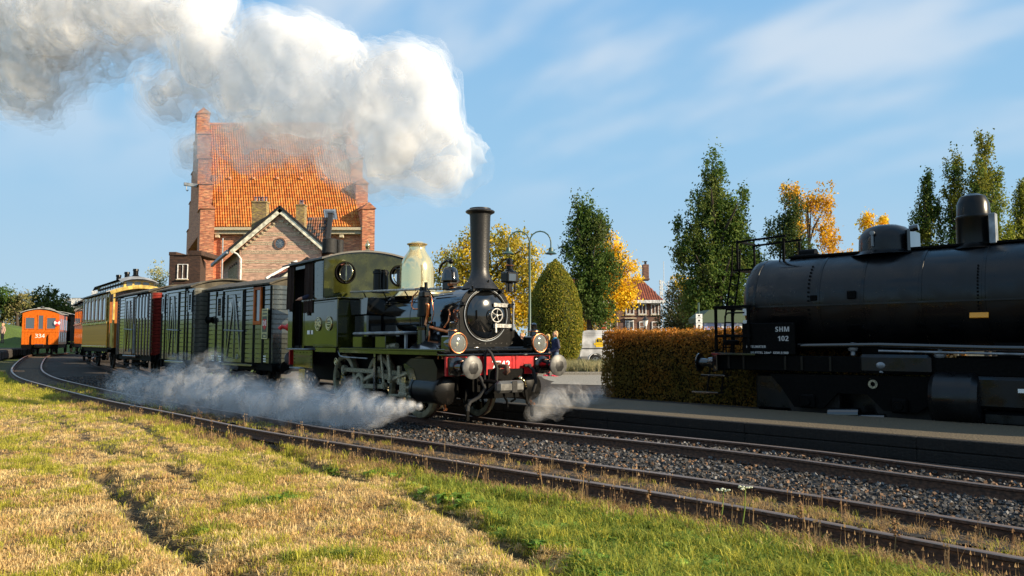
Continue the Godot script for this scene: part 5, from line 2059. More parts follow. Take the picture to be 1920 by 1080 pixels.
func build_locomotive() -> void:
	var t := thing("steam_locomotive", "olive green and black steam tank engine with polished dome and tall chimney", "steam locomotive", place(0.109, 12.49, 0.0, 37.0))
	var b: MB
	var o: Node3D
	# --- frames and buffer beam
	b = MB.new()
	for l in [-0.5, 0.5]:
		b.span(v(0.6, 0.55, l - 0.015), v(7.5, 1.2, l + 0.015))
	b.span(v(0.62, 0.42, -0.49), v(1.9, 1.18, 0.49))
	b.span(v(4.4, 0.5, -0.49), v(7.2, 1.22, 0.49))
	part("frame", b, M.frame_black, t)
	b = MB.new()
	b.span(v(0.5, 0.83, -1.1), v(0.56, 1.155, 1.1), 0.006)
	o = part("buffer_beam", b, M.signal_red, t)
	b = MB.new()
	b.span(v(0.46, 1.156, -1.12), v(0.75, 1.19, 1.12), 0.008)
	part("beam_top_angle", b, M.gloss_black, o)
	b = MB.new()
	b.span(v(0.485, 0.6, -0.5), v(0.5, 0.93, 0.27), 0.004)
	part("coupling_plate", b, M.frame_black, o)
	b = MB.new()
	b.span(v(0.488, 0.83, -0.37), v(0.5, 1.15, -0.32), 0.002)
	b.span(v(0.488, 0.83, -0.26), v(0.5, 1.15, -0.24), 0.002)
	part("beam_strap", b, M.signal_red, o)
	rivets(o, M.signal_red, line_pts(v(0.499, 1.12, 0.3), v(0.499, 1.12, -0.24), 8) + line_pts(v(0.499, 1.05, -0.29), v(0.499, 0.88, -0.29), 3) + line_pts(v(0.499, 1.12, -0.45), v(0.499, 1.12, -0.75), 4) + line_pts(v(0.499, 1.02, -0.5), v(0.499, 1.02, -0.62), 2), Vector3(-1, 0, 0))
	text("7742", 0.125, M.letter_white, o, Transform3D(facing_front(), v(0.494, 1.0, 0.0)), 0.004)
	for s in [-1.0, 1.0]:
		b = MB.new()
		b.span(v(0.47, 0.84, s * 0.9 - 0.17), v(0.499, 1.14, s * 0.9 + 0.17), 0.012)
		part("buffer_plate", b, M.gloss_black, o)
		buffer(t, v(0.0, 0.985, s * 0.9), 0.187, 0.44, M.buffer_steel, M.gloss_black)
	# coupling hook and hoses
	b = MB.new()
	b.tube([v(0.5, 0.98, 0.05), v(0.36, 0.98, 0.05), v(0.27, 0.97, 0.05), v(0.24, 0.9, 0.05), v(0.3, 0.86, 0.05), v(0.36, 0.87, 0.05)], [0.03, 0.035, 0.05, 0.05, 0.04, 0.02], 10)
	b.cyl(v(0.5, 0.98, 0.05), v(0.46, 0.98, 0.05), 0.07, 0.06, 14)
	part("coupling_hook", b, M.rusty_rail, t)
	b = MB.new()
	b.tube([v(0.47, 0.6, 0.36), v(0.46, 0.95, 0.36), v(0.45, 1.2, 0.36), v(0.4, 1.26, 0.35), v(0.34, 1.2, 0.32), v(0.28, 0.95, 0.24), v(0.3, 0.72, 0.24), v(0.36, 0.6, 0.3), v(0.42, 0.52, 0.38)], 0.026, 9)
	part("brake_hose", b, M.rubber, t)
	b = MB.new()
	b.tube([v(0.45, 0.86, 0.52), v(0.38, 0.78, 0.5), v(0.34, 0.62, 0.44), v(0.4, 0.48, 0.52), v(0.45, 0.4, 0.66), v(0.42, 0.34, 0.72)], 0.03, 9)
	b.box(v(0.42, 0.3, 0.73), Vector3(0.05, 0.1, 0.06), 0.01)
	part("heating_hose", b, M.rubber, t)
	b = MB.new()
	b.tube([v(0.48, 0.98, -0.52), v(0.4, 0.97, -0.54), v(0.36, 0.9, -0.6), v(0.36, 0.7, -0.66), v(0.42, 0.52, -0.64)], 0.03, 9)
	b.cyl(v(0.43, 0.98, -0.46), v(0.43, 0.98, -0.6), 0.025, 0.025, 8)
	part("brake_hose", b, M.rubber, t)
	b = MB.new()
	b.tube([v(0.48, 0.75, -0.34), v(0.4, 0.76, -0.36), v(0.37, 0.7, -0.42), v(0.4, 0.62, -0.46)], 0.03, 8)
	b.ball(v(0.4, 0.76, -0.34), Vector3(0.05, 0.05, 0.05), 10, 6)
	part("brass_cock", b, M.brass, t)
	# centre tram buffer: a rounded steel shoe
	b = MB.new()
	b.box(v(0.16, 0.645, 0.07), Vector3(0.16, 0.2, 0.56), 0.06)
	o = part("centre_buffer", b, M.buffer_steel, t)
	b = MB.new()
	b.box(v(0.078, 0.645, 0.02), Vector3(0.012, 0.19, 0.11), 0.004)
	part("grease_patch", b, M.grease, o)
	b = MB.new()
	b.tube([v(0.2, 0.72, 0.3), v(0.3, 0.74, 0.42), v(0.45, 0.7, 0.5)], 0.035, 8)
	b.cyl(v(0.2, 0.645, 0.07), v(0.55, 0.66, 0.05), 0.09, 0.1, 12)
	b.tube([v(0.24, 0.56, 0.15), v(0.22, 0.46, 0.12), v(0.26, 0.4, 0.05), v(0.24, 0.3, 0.05)], 0.02, 7)
	b.tube([v(0.24, 0.55, -0.08), v(0.25, 0.42, -0.12), v(0.3, 0.38, -0.06)], 0.02, 7)
	part("drawgear", b, M.frame_black, o)
	# rail guards
	for s in [-1.0, 1.0]:
		b = MB.new()
		b.bar(v(0.62, 0.6, s * 0.62), v(0.6, 0.3, s * 0.66), 0.06, 0.03, 0.006, Vector3(1, 0, 0))
		b.bar(v(0.6, 0.31, s * 0.66), v(0.5, 0.24, s * 0.68), 0.06, 0.03, 0.006)
		b.bar(v(0.5, 0.25, s * 0.68), v(0.5, 0.08, s * 0.68), 0.06, 0.03, 0.006, Vector3(1, 0, 0))
		part("rail_guard", b, M.frame_black, t)
	# --- cylinders
	for s in [-1.0, 1.0]:
		b = MB.new()
		b.lathe([Vector2(0.0, -0.01), Vector2(0.17, 0.0), Vector2(0.235, 0.02), Vector2(0.25, 0.05), Vector2(0.25, 0.1), Vector2(0.235, 0.1), Vector2(0.24, 0.8), Vector2(0.25, 0.8), Vector2(0.25, 0.88), Vector2(0.12, 0.9), Vector2(0.08, 0.98)], 30, v(0.78, 0.575, s * 0.9), Vector3(1, 0, 0))
		o = part("cylinder", b, M.soot_black, t)
		b = MB.new()
		b.prism([Vector2(0.85, 0.6), Vector2(1.65, 0.6), Vector2(1.95, 0.98), Vector2(1.7, 1.1), Vector2(0.95, 1.1), Vector2(0.82, 0.95)], -s * 0.62, -s * 1.08)
		part("valve_chest", b, M.soot_black, o)
		b = MB.new()
		b.prism([Vector2(1.5, 0.74), Vector2(1.72, 0.7), Vector2(1.96, 0.985), Vector2(1.9, 1.01), Vector2(1.6, 0.92)], -s * 1.081, -s * 1.09)
		part("valve_chest_panel", b, M.olive_paint, o)
		var pts := []
		for k in 12:
			pts.append(v(0.795, 0.575 + 0.21 * sin(TAU * k / 12), s * 0.9 + 0.21 * cos(TAU * k / 12)))
		rivets(o, M.frame_black, pts, Vector3(-1, 0, 0), 0.018)
		b = MB.new()
		b.tube([v(0.86, 0.36, s * 0.9), v(0.82, 0.28, s * 0.93), v(0.75, 0.27, s * 0.94)], 0.025, 7)
		b.cyl(v(0.84, 0.24, s * 0.92), v(0.84, 0.34, s * 0.92), 0.018, 0.018, 7)
		b.cyl(v(1.0, 1.1, s * 0.85), v(1.0, 1.17, s * 0.85), 0.03, 0.02, 10)
		part("drain_cock", b, M.copper, o)
		b = MB.new()
		b.tube([v(0.95, 1.1, s * 0.98), v(0.94, 1.2, s * 0.98), v(0.88, 1.22, s * 0.96), v(0.88, 1.14, s * 0.95)], 0.011, 6)
		part("oil_pipe", b, M.copper, o)
	# --- wheels and motion
	for w in [2.1, 3.72, 5.38]:
		for s in [-1.0, 1.0]:
			spoked_wheel(t, v(w, 0.565 if s > 0 else 0.53, s * 0.63), 0.56, s, 12)
		b = MB.new()
		b.cyl(v(w, 0.56, -0.6), v(w, 0.56, 0.6), 0.08, 0.08, 10)
		part("axle", b, M.frame_black, t)
	var cr := Vector3(-0.26, 0.235, 0)
	for s in [-1.0, 1.0]:
		b = MB.new()
		var z: float = s * 0.78
		rod(b, v(5.38, 0.565, z) + cr, v(3.72, 0.565, z) + cr, 0.095, 0.05, 0.095, 0.11)
		rod(b, v(3.72, 0.565, z) + cr, v(2.1, 0.565, z) + cr, 0.095, 0.05, 0.11, 0.09)
		part("coupling_rod", b, M.rod_steel, t)
		b = MB.new()
		rod(b, v(3.72, 0.565, s * 0.87) + cr * 0.9, v(2.35, 0.66, s * 0.87), 0.11, 0.05, 0.1, 0.07)
		part("connecting_rod", b, M.rod_steel, t)
		b = MB.new()
		b.ring(v(4.12, 0.57, s * 0.9), Vector3(0, 0, 1), 0.12, 0.19, 0.06, 26)
		b.torus(v(4.12, 0.57, s * 0.9), Vector3(0, 0, 1), 0.175, 0.025, 26, 8)
		rod(b, v(3.95, 0.62, s * 0.9), v(3.2, 0.84, s * 0.9), 0.08, 0.035, 0.06, 0.05)
		rod(b, v(3.98, 0.5, s * 0.9), v(3.0, 0.54, s * 0.9), 0.09, 0.035, 0.06, 0.055)
		b.cyl(v(4.12, 0.57, s * 0.94), v(4.12, 0.57, s * 0.82), 0.06, 0.06, 14)
		part("eccentric_rods", b, M.rod_steel, t)
		b = MB.new()
		rod(b, v(3.1, 1.33, s * 0.97), v(2.97, 0.56, s * 0.95), 0.055, 0.04, 0.055, 0.06)
		rod(b, v(2.84, 1.3, s * 0.95), v(2.7, 0.68, s * 0.95), 0.075, 0.05, 0.05, 0.06)
		b.bar(v(3.12, 1.36, s * 0.95), v(2.75, 1.28, s * 0.95), 0.1, 0.09, 0.02)
		b.cyl(v(2.9, 1.3, s * 0.9), v(2.55, 1.32, s * 0.9), 0.06, 0.05, 12)
		part("valve_levers", b, M.rod_steel, t)
		b = MB.new()
		b.ball(v(3.1, 1.43, s * 0.97), Vector3(0.05, 0.06, 0.04), 12, 8)
		part("oil_cup", b, M.brass, t)
		b = MB.new()
		rod(b, v(2.7, 0.68, s * 0.93), v(1.95, 0.88, s * 0.9), 0.06, 0.035, 0.05, 0.04)
		b.span(v(2.4, 0.6, s * 0.9 - 0.03), v(2.5, 0.95, s * 0.9 + 0.03), 0.01)
		part("valve_rod", b, M.rod_steel, t)
		b = MB.new()
		b.bar(v(2.75, 0.395, s * 0.9), v(1.7, 0.415, s * 0.9), 0.11, 0.045, 0.012)
		b.bar(v(2.6, 0.66, s * 0.86), v(1.7, 0.66, s * 0.86), 0.07, 0.05, 0.01)
		b.cyl(v(2.3, 0.56, s * 0.9), v(1.65, 0.57, s * 0.9), 0.035, 0.035, 12)
		part("slide_bars", b, M.rod_steel, t)
		b = MB.new()
		b.box(v(2.25, 0.53, s * 0.91), Vector3(0.22, 0.22, 0.1), 0.02)
		b.box(v(2.2, 0.44, s * 0.92), Vector3(0.3, 0.06, 0.12), 0.01)
		part("crosshead", b, M.rod_steel, t)
		b = MB.new()
		b.box(v(2.2, 0.7, s * 0.93), Vector3(0.14, 0.12, 0.07), 0.015)
		part("oil_box", b, M.brass, t)
		b = MB.new()
		b.span(v(3.3, 0.4, s * 0.92), v(3.38, 1.2, s * 0.97), 0.006)
		part("motion_bracket", b, M.gloss_black, t)
		for w in [4.55, 2.95]:
			b = MB.new()
			b.box(v(w, 0.62, s * 0.66), Vector3(0.08, 0.3, 0.08), 0.02)
			part("brake_block", b, M.frame_black, t)
	# --- running board
	b = MB.new()
	b.span(v(0.52, 1.235, -1.12), v(4.75, 1.27, 1.12), 0.006)
	o = part("running_board", b, M.gloss_black, t)
	for s in [-1.0, 1.0]:
		b = MB.new()
		b.span(v(0.78, 1.165, s * 1.1 - 0.012), v(4.7, 1.234, s * 1.1 + 0.012), 0.003)
		part("valance", b, M.olive_paint, o)
		rivets(o, M.gloss_black, line_pts(v(0.9, 1.271, s * 1.09), v(4.6, 1.271, s * 1.09), 60), Vector3.UP, 0.009)
		for w in [3.8, 2.8]:
			b = MB.new()
			b.span(v(w, 1.271, s * 0.9 - 0.12), v(w + 0.42, 1.5, s * 0.9 + 0.12), 0.012)
			part("splasher_box", b, M.olive_paint, o)
		b = MB.new()
		b.span(v(2.05, 1.53, s * 0.9 - 0.14), v(4.2, 1.585, s * 0.9 + 0.14), 0.02)
		b.span(v(2.1, 1.27, s * 0.95 - 0.02), v(2.15, 1.54, s * 0.95 + 0.02))
		part("side_shelf", b, M.zinc, o)
		b = MB.new()
		b.tube([v(4.75, 1.2, s * 1.1), v(4.6, 1.1, s * 1.12), v(4.4, 1.08, s * 1.12), v(3.35, 1.07, s * 1.12)], 0.014, 7)
		part("air_pipe", b, M.zinc, o)
	# --- boiler
	b = MB.new()
	b.cyl(v(1.7, 1.865, 0), v(5.42, 1.865, 0), 0.52, 0.52, 56, false)
	o = part("boiler", b, M.gloss_black, t)
	b = MB.new()
	b.cyl(v(4.3, 1.865, 0), v(4.31, 1.865, 0), 0.527, 0.527, 56, false)
	for w in [1.75, 2.75, 3.95, 5.2]:
		b.lathe([Vector2(0.52, 0), Vector2(0.53, 0.006), Vector2(0.53, 0.05), Vector2(0.52, 0.056)], 56, v(w, 1.865, 0), Vector3(1, 0, 0), false)
	part("boiler_bands", b, M.gloss_black, o).set_meta("kind", "stuff")
	b = MB.new()
	b.span(v(3.3, 1.28, -0.5), v(5.4, 1.9, 0.5), 0.05)
	part("firebox", b, M.gloss_black, o)
	b = MB.new()
	b.span(v(3.9, 1.28, 0.52), v(4.5, 1.95, 0.86), 0.03)
	b.prism([Vector2(3.85, 1.95), Vector2(4.55, 1.95), Vector2(4.66, 2.28), Vector2(3.8, 2.28)], -0.5, -0.9)
	part("sand_hopper", b, M.gloss_black, o)
	# smokebox with flared front
	var prof := []
	for k in 13:
		var an := PI / 2 - (PI / 2 + 0.12) * k / 12.0
		prof.append(Vector2(0.56 * cos(an), 1.865 + 0.56 * sin(an)))
	for k in range(1, 9):
		var s := k / 8.0
		prof.append(Vector2(0.552 + 0.46 * s * s * 0.55 + 0.21 * s, 1.8 - 0.53 * s))
	var full := []
	for p in prof:
		full.append(p)
	for k in range(prof.size() - 1, 0, -1):
		full.append(Vector2(-prof[k].x, prof[k].y))
	b = MB.new()
	# outline in (l, y), swept from the front plate backwards
	for k in prof.size() - 1:
		for s in [-1.0, 1.0]:
			var p: Vector2 = prof[k]
			var q: Vector2 = prof[k + 1]
			var np: Vector2 = (prof[k + 1] - prof[maxi(k - 1, 0)]).normalized()
			var nq: Vector2 = (prof[mini(k + 2, prof.size() - 1)] - p).normalized()
			var n0 := v(0, np.x, -np.y * s)
			var n1 := v(0, nq.x, -nq.y * s)
			var a0 := v(1.0, p.y, p.x * s)
			var a1 := v(1.9, p.y, p.x * s)
			var b0 := v(1.0, q.y, q.x * s)
			var b1 := v(1.9, q.y, q.x * s)
			if s > 0:
				b.t3(a0, a1, b1, n0, n0, n1); b.t3(a0, b1, b0, n0, n1, n1)
			else:
				b.t3(a0, b1, a1, n0, n1, n0); b.t3(a0, b0, b1, n0, n1, n1)
	o = part("smokebox", b, M.gloss_black, t)
	b = MB.new()
	b.xf = Transform3D(Basis(Vector3(0, 0, -1), Vector3.UP, Vector3(1, 0, 0)), Vector3.ZERO)
	b.prism(full, 0.96, 1.0)
	part("smokebox_front", b, M.soot_black, o)
	b = MB.new()
	b.span(v(0.9, 1.19, -1.0), v(0.96, 1.3, 1.0), 0.01)
	b.span(v(0.75, 1.191, -1.0), v(0.96, 1.21, 1.0), 0.004)
	part("base_angle", b, M.gloss_black, o)
	rivets(o, M.soot_black, line_pts(v(0.899, 1.262, 0.75), v(0.899, 1.262, -0.8), 14) + line_pts(v(0.959, 1.36, 0.6), v(0.959, 1.36, -0.7), 12) + line_pts(v(0.959, 1.34, 0.9), v(0.959, 1.9, 0.56), 9) + line_pts(v(0.959, 1.34, -0.9), v(0.959, 1.9, -0.56), 9), Vector3(-1, 0, 0), 0.013)
	# door
	b = MB.new()
	b.lathe([Vector2(0.0, 0.115), Vector2(0.15, 0.108), Vector2(0.28, 0.085), Vector2(0.37, 0.05), Vector2(0.405, 0.02), Vector2(0.41, 0.0)], 48, v(0.955, 1.865, 0), Vector3(-1, 0, 0), false)
	var door := part("smokebox_door", b, M.gloss_black, t)
	b = MB.new()
	b.torus(v(0.955, 1.865, 0), Vector3(1, 0, 0), 0.435, 0.024, 48, 10)
	part("door_ring", b, M.soot_black, door)
	b = MB.new()
	b.torus(v(0.94, 1.865, 0), Vector3(1, 0, 0), 0.46, 0.008, 48, 6)
	part("door_edge", b, M.zinc, door)
	for y in [2.045, 1.675]:
		b = MB.new()
		for k in 6:
			var l0 := -0.08 - k * 0.09
			var l1 := l0 - 0.09
			b.bar(v(door_bulge(l0), y, l0), v(door_bulge(l1), y, l1), 0.02, 0.07, 0.004)
		part("hinge_strap", b, M.bright_steel, door)
	b = MB.new()
	b.cyl(v(0.925, 1.6, -0.59), v(0.925, 2.12, -0.59), 0.017, 0.017, 10)
	for y in [1.66, 2.05]:
		b.cyl(v(0.925, y - 0.05, -0.59), v(0.925, y + 0.05, -0.59), 0.03, 0.03, 12)
	part("hinge_pin", b, M.zinc, door)
	b = MB.new()
	b.torus(v(0.76, 1.855, -0.1), Vector3(1, 0, 0), 0.118, 0.013, 28, 8)
	for k in 5:
		var an := TAU * k / 5 + 0.5
		b.tube([v(0.765, 1.855, -0.1), v(0.76, 1.855 + 0.115 * sin(an), -0.1 + 0.115 * cos(an))], 0.008, 6)
	b.cyl(v(0.85, 1.855, -0.1), v(0.74, 1.855, -0.1), 0.026, 0.02, 12)
	part("handwheel", b, M.bright_steel, door)
	b = MB.new()
	b.bar(v(0.79, 1.72, -0.1), v(0.78, 1.55, -0.1), 0.035, 0.02, 0.006, Vector3(1, 0, 0))
	part("locking_handle", b, M.bright_steel, door)
	b = MB.new()
	b.tube([v(0.9, 1.93, 0.27), v(0.84, 1.94, 0.27), v(0.84, 1.79, 0.27), v(0.9, 1.78, 0.27)], 0.01, 6)
	part("door_handle", b, M.frame_black, door)
	b = MB.new()
	for k in 5:
		var an: float = [0.35, 0.95, 1.57, 2.2, 2.8][k]
		b.box(v(0.92, 1.865 + 0.53 * sin(an), 0.53 * cos(an)), Vector3(0.1, 0.07, 0.07), 0.015)
		b.tube([v(0.9, 1.865 + 0.53 * sin(an), 0.53 * cos(an)), v(0.87, 1.865 + 0.62 * sin(an), 0.6 * cos(an))], 0.014, 6)
	part("lamp_brackets", b, M.soot_black, o).set_meta("kind", "stuff")
	# chimney
	b = MB.new()
	b.lathe([Vector2(0.345, 2.33), Vector2(0.30, 2.40), Vector2(0.235, 2.47), Vector2(0.185, 2.56), Vector2(0.162, 2.66), Vector2(0.16, 2.72), Vector2(0.188, 3.66), Vector2(0.196, 3.69), Vector2(0.235, 3.71), Vector2(0.262, 3.725), Vector2(0.266, 3.745), Vector2(0.25, 3.76), Vector2(0.2, 3.775), Vector2(0.192, 3.80), Vector2(0.172, 3.80), Vector2(0.16, 3.6), Vector2(0.15, 3.0)], 40, v(1.14, 0, 0), Vector3.UP, false)
	o = part("chimney", b, M.chimney_black, t)
	b = MB.new()
	b.cyl(v(1.14, 3.1, 0), v(1.14, 3.11, 0), 0.158, 0.158, 24)
	part("chimney_bore", b, M.dark_inside, o)
	b = MB.new()
	b.tube([v(1.0, 2.72, -0.14), v(0.95, 2.74, -0.16), v(0.95, 2.64, -0.17), v(0.98, 2.6, -0.17)], 0.007, 5)
	part("chimney_hook", b, M.frame_black, o)
	# lamps
	headlamp(t, v(0.5, 1.37, 0.87), 0.165)
	headlamp(t, v(0.5, 1.37, -0.87), 0.165)
	b = MB.new()
	b.box(v(1.0, 2.57, -0.56), Vector3(0.22, 0.2, 0.26), 0.02)
	b.lathe([Vector2(0.1, 0), Vector2(0.06, 0.05), Vector2(0.06, 0.1), Vector2(0.075, 0.11), Vector2(0.075, 0.12), Vector2(0.055, 0.13), Vector2(0.055, 0.22), Vector2(0.03, 0.25), Vector2(0, 0.25)], 14, v(1.0, 2.67, -0.56), Vector3.UP)
	for l in [-0.47, -0.66]:
		b.bar(v(0.97, 2.47, l), v(0.97, 2.3, l), 0.025, 0.025, 0.0, Vector3(1, 0, 0))
	b.box(v(1.0, 2.4, -0.56), Vector3(0.08, 0.2, 0.09), 0.01)
	o = part("top_lamp", b, M.soot_black, t)
	b = MB.new()
	b.lathe([Vector2(0.078, 0), Vector2(0.08, 0.012), Vector2(0.07, 0.022)], 14, v(1.0, 2.775, -0.56), Vector3.UP)
	part("lamp_rim", b, M.copper, o)
	b = MB.new()
	b.box(v(0.885, 2.56, -0.54), Vector3(0.012, 0.13, 0.16), 0.004)
	part("lens", b, M.window_glass, o)
	# bell
	b = MB.new()
	b.lathe([Vector2(0.14, 0.0), Vector2(0.175, 0.0), Vector2(0.18, 0.02), Vector2(0.165, 0.07), Vector2(0.155, 0.16), Vector2(0.13, 0.235), Vector2(0.09, 0.27), Vector2(0.05, 0.285), Vector2(0, 0.288)], 28, v(2.15, 2.54, 0), Vector3.UP, false)
	o = part("bell", b, M.gloss_black, t)
	b = MB.new()
	b.lathe([Vector2(0.05, 0), Vector2(0.05, 0.05), Vector2(0.035, 0.06), Vector2(0.035, 0.12)], 12, v(2.15, 2.82, 0), Vector3.UP)
	part("bell_collar", b, M.brass, o)
	b = MB.new()
	b.tube([v(2.15, 2.9, 0), v(2.25, 2.95, 0.0), v(2.4, 2.9, 0.02), v(2.48, 2.8, 0.03), v(2.5, 2.72, 0.03)], 0.022, 8)
	b.ball(v(2.12, 2.92, 0), Vector3(0.06, 0.05, 0.05), 10, 6)
	b.box(v(2.15, 2.46, 0), Vector3(0.26, 0.16, 0.2), 0.02)
	part("bell_bracket", b, M.soot_black, o)
	b = MB.new()
	b.lathe([Vector2(0.05, 0), Vector2(0.06, 0.05), Vector2(0.03, 0.06)], 10, v(2.05, 2.44, 0.05), Vector3.UP)
	b.tube([v(2.0, 2.48, 0.1), v(1.75, 2.46, 0.12), v(1.6, 2.5, 0.12)], 0.014, 6)
	part("bell_pipe", b, M.copper, o)
	# dome
	b = MB.new()
	b.lathe([Vector2(0.5, 2.3), Vector2(0.42, 2.39), Vector2(0.37, 2.44), Vector2(0.352, 2.50), Vector2(0.348, 2.62), Vector2(0.348, 2.82), Vector2(0.341, 2.90), Vector2(0.325, 2.98), Vector2(0.298, 3.06), Vector2(0.258, 3.13), Vector2(0.215, 3.19), Vector2(0.18, 3.245), Vector2(0.163, 3.29), Vector2(0.163, 3.33), Vector2(0.175, 3.36), Vector2(0.205, 3.375), Vector2(0.21, 3.39), Vector2(0.175, 3.405), Vector2(0.13, 3.41), Vector2(0.125, 3.425), Vector2(0, 3.43)], 48, v(3.41, 0, 0), Vector3.UP, false, Vector2.ONE, 0.75)
	part("steam_dome", b, M.dome_brass, t)
	# safety valve column
	b = MB.new()
	for l in [0.24, 0.4]:
		b.lathe([Vector2(0.12, 0), Vector2(0.09, 0.04), Vector2(0.085, 0.4), Vector2(0.1, 0.41), Vector2(0.1, 0.46), Vector2(0.07, 0.47), Vector2(0.07, 0.5), Vector2(0, 0.5)], 16, v(4.38, 2.42, l), Vector3.UP)
	part("safety_valve", b, M.soot_black, t)
	# handrail along the boiler with stanchions
	for s in [-1.0, 1.0]:
		b = MB.new()
		b.tube([v(5.3, 2.48, s * 0.58), v(5.0, 2.47, s * 0.56), v(1.7, 2.36, s * 0.5)], 0.024, 10)
		o = part("handrail", b, M.bright_steel, t)
		for w in [2.1, 3.0, 3.9, 4.8]:
			b = MB.new()
			b.tube([v(w, 2.375 + (w - 1.7) * 0.034, s * 0.53), v(w - 0.1, 2.2, s * 0.44)], 0.012, 6)
			part("stanchion", b, M.frame_black, o)
		b = MB.new()
		b.tube([v(4.6, 2.24, s * 0.42), v(3.0, 2.2, s * 0.45), v(1.3, 2.24, s * 0.47)], 0.008, 6)
		part("wire", b, M.frame_black, o)
	# --- air pump on the near side
	b = MB.new()
	b.lathe([Vector2(0.12, 0.0), Vector2(0.13, 0.01), Vector2(0.13, 0.05), Vector2(0.118, 0.05), Vector2(0.118, 0.3), Vector2(0.13, 0.3), Vector2(0.13, 0.34), Vector2(0.05, 0.36), Vector2(0, 0.36)], 24, v(1.74, 1.84, 0.8), Vector3.UP)
	b.box(v(1.74, 2.24, 0.8), Vector3(0.2, 0.13, 0.16), 0.03)
	b.cyl(v(1.72, 2.2, 0.78), v(1.72, 2.46, 0.78), 0.035, 0.03, 12)
	b.cyl(v(1.83, 2.2, 0.8), v(1.83, 2.38, 0.8), 0.05, 0.04, 12)
	b.cyl(v(1.74, 1.66, 0.8), v(1.74, 1.85, 0.8), 0.05, 0.05, 12)
	for k in 4:
		b.cyl(v(1.74 + 0.08 * cos(TAU * k / 4), 1.66, 0.8 + 0.08 * sin(TAU * k / 4)), v(1.74 + 0.08 * cos(TAU * k / 4), 1.85, 0.8 + 0.08 * sin(TAU * k / 4)), 0.012, 0.012, 6)
	o = part("air_pump", b, M.soot_black, t)
	b = MB.new()
	var rib := [Vector2(0.0, 0.0), Vector2(0.13, 0.0), Vector2(0.13, 0.03)]
	for k in 9:
		rib.append(Vector2(0.105, 0.035 + k * 0.031)); rib.append(Vector2(0.105, 0.048 + k * 0.031))
		rib.append(Vector2(0.126, 0.05 + k * 0.031)); rib.append(Vector2(0.126, 0.062 + k * 0.031))
	rib.append(Vector2(0.13, 0.33)); rib.append(Vector2(0.13, 0.36)); rib.append(Vector2(0, 0.37))
	b.lathe(rib, 24, v(1.74, 1.3, 0.8), Vector3.UP, false, Vector2.ONE, 0.2)
	part("ribbed_cylinder", b, M.gloss_black, o)
	b = MB.new()
	b.tube([v(1.86, 2.3, 0.86), v(2.0, 2.22, 0.88), v(2.1, 2.05, 0.86), v(1.98, 1.98, 0.88), v(1.84, 1.98, 0.86)], 0.014, 8)
	b.tube([v(1.86, 2.36, 0.85), v(1.95, 2.36, 0.86), v(1.96, 2.24, 0.86), v(1.6, 2.2, 0.84), v(1.5, 2.22, 0.8), v(1.47, 1.9, 0.76), v(1.52, 1.72, 0.78)], 0.008, 6)
	part("copper_pipe", b, M.copper, o)
	b = MB.new()
	b.tube([v(1.55, 2.06, 0.86), v(1.5, 2.04, 0.86), v(1.55, 1.86, 0.84), v(1.62, 1.7, 0.84), v(1.5, 1.66, 0.84), v(1.2, 1.6, 0.8), v(1.05, 1.56, 0.72)], 0.028, 9)
	part("copper_pipe", b, M.copper, o)
	b = MB.new()
	b.tube([v(1.5, 1.66, 0.84), v(1.46, 1.5, 0.85), v(1.5, 1.4, 0.84)], 0.018, 8)
	b.tube([v(1.2, 1.95, 0.62), v(1.1, 1.9, 0.66), v(1.08, 1.75, 0.7), v(1.16, 1.64, 0.74)], 0.014, 8)
	part("copper_pipe", b, M.copper, o)
	for k in 2:
		b = MB.new()
		b.lathe([Vector2(0.015, 0), Vector2(0.03, 0.03), Vector2(0.03, 0.07), Vector2(0.015, 0.09)], 10, v(1.66 + k * 0.13, 1.2, 0.92), Vector3.UP)
		part("oil_cup", b, M.brass, o)
	b = MB.new()
	b.cyl(v(1.5, 1.5, 0.85), v(1.5, 1.7, 0.85), 0.035, 0.035, 10)
	b.box(v(1.72, 1.5, 0.68), Vector3(0.3, 0.5, 0.06), 0.01)
	part("pump_bracket", b, M.gloss_black, o)
	cab(t)


func cab_arch(l: float) -> float:
	return 3.2 + 0.2 * (1.0 - l * l / 1.36)


func door_bulge(l: float) -> float:
	return 0.943 - 0.118 * sqrt(maxf(0.0, 1.0 - l * l / 0.2))


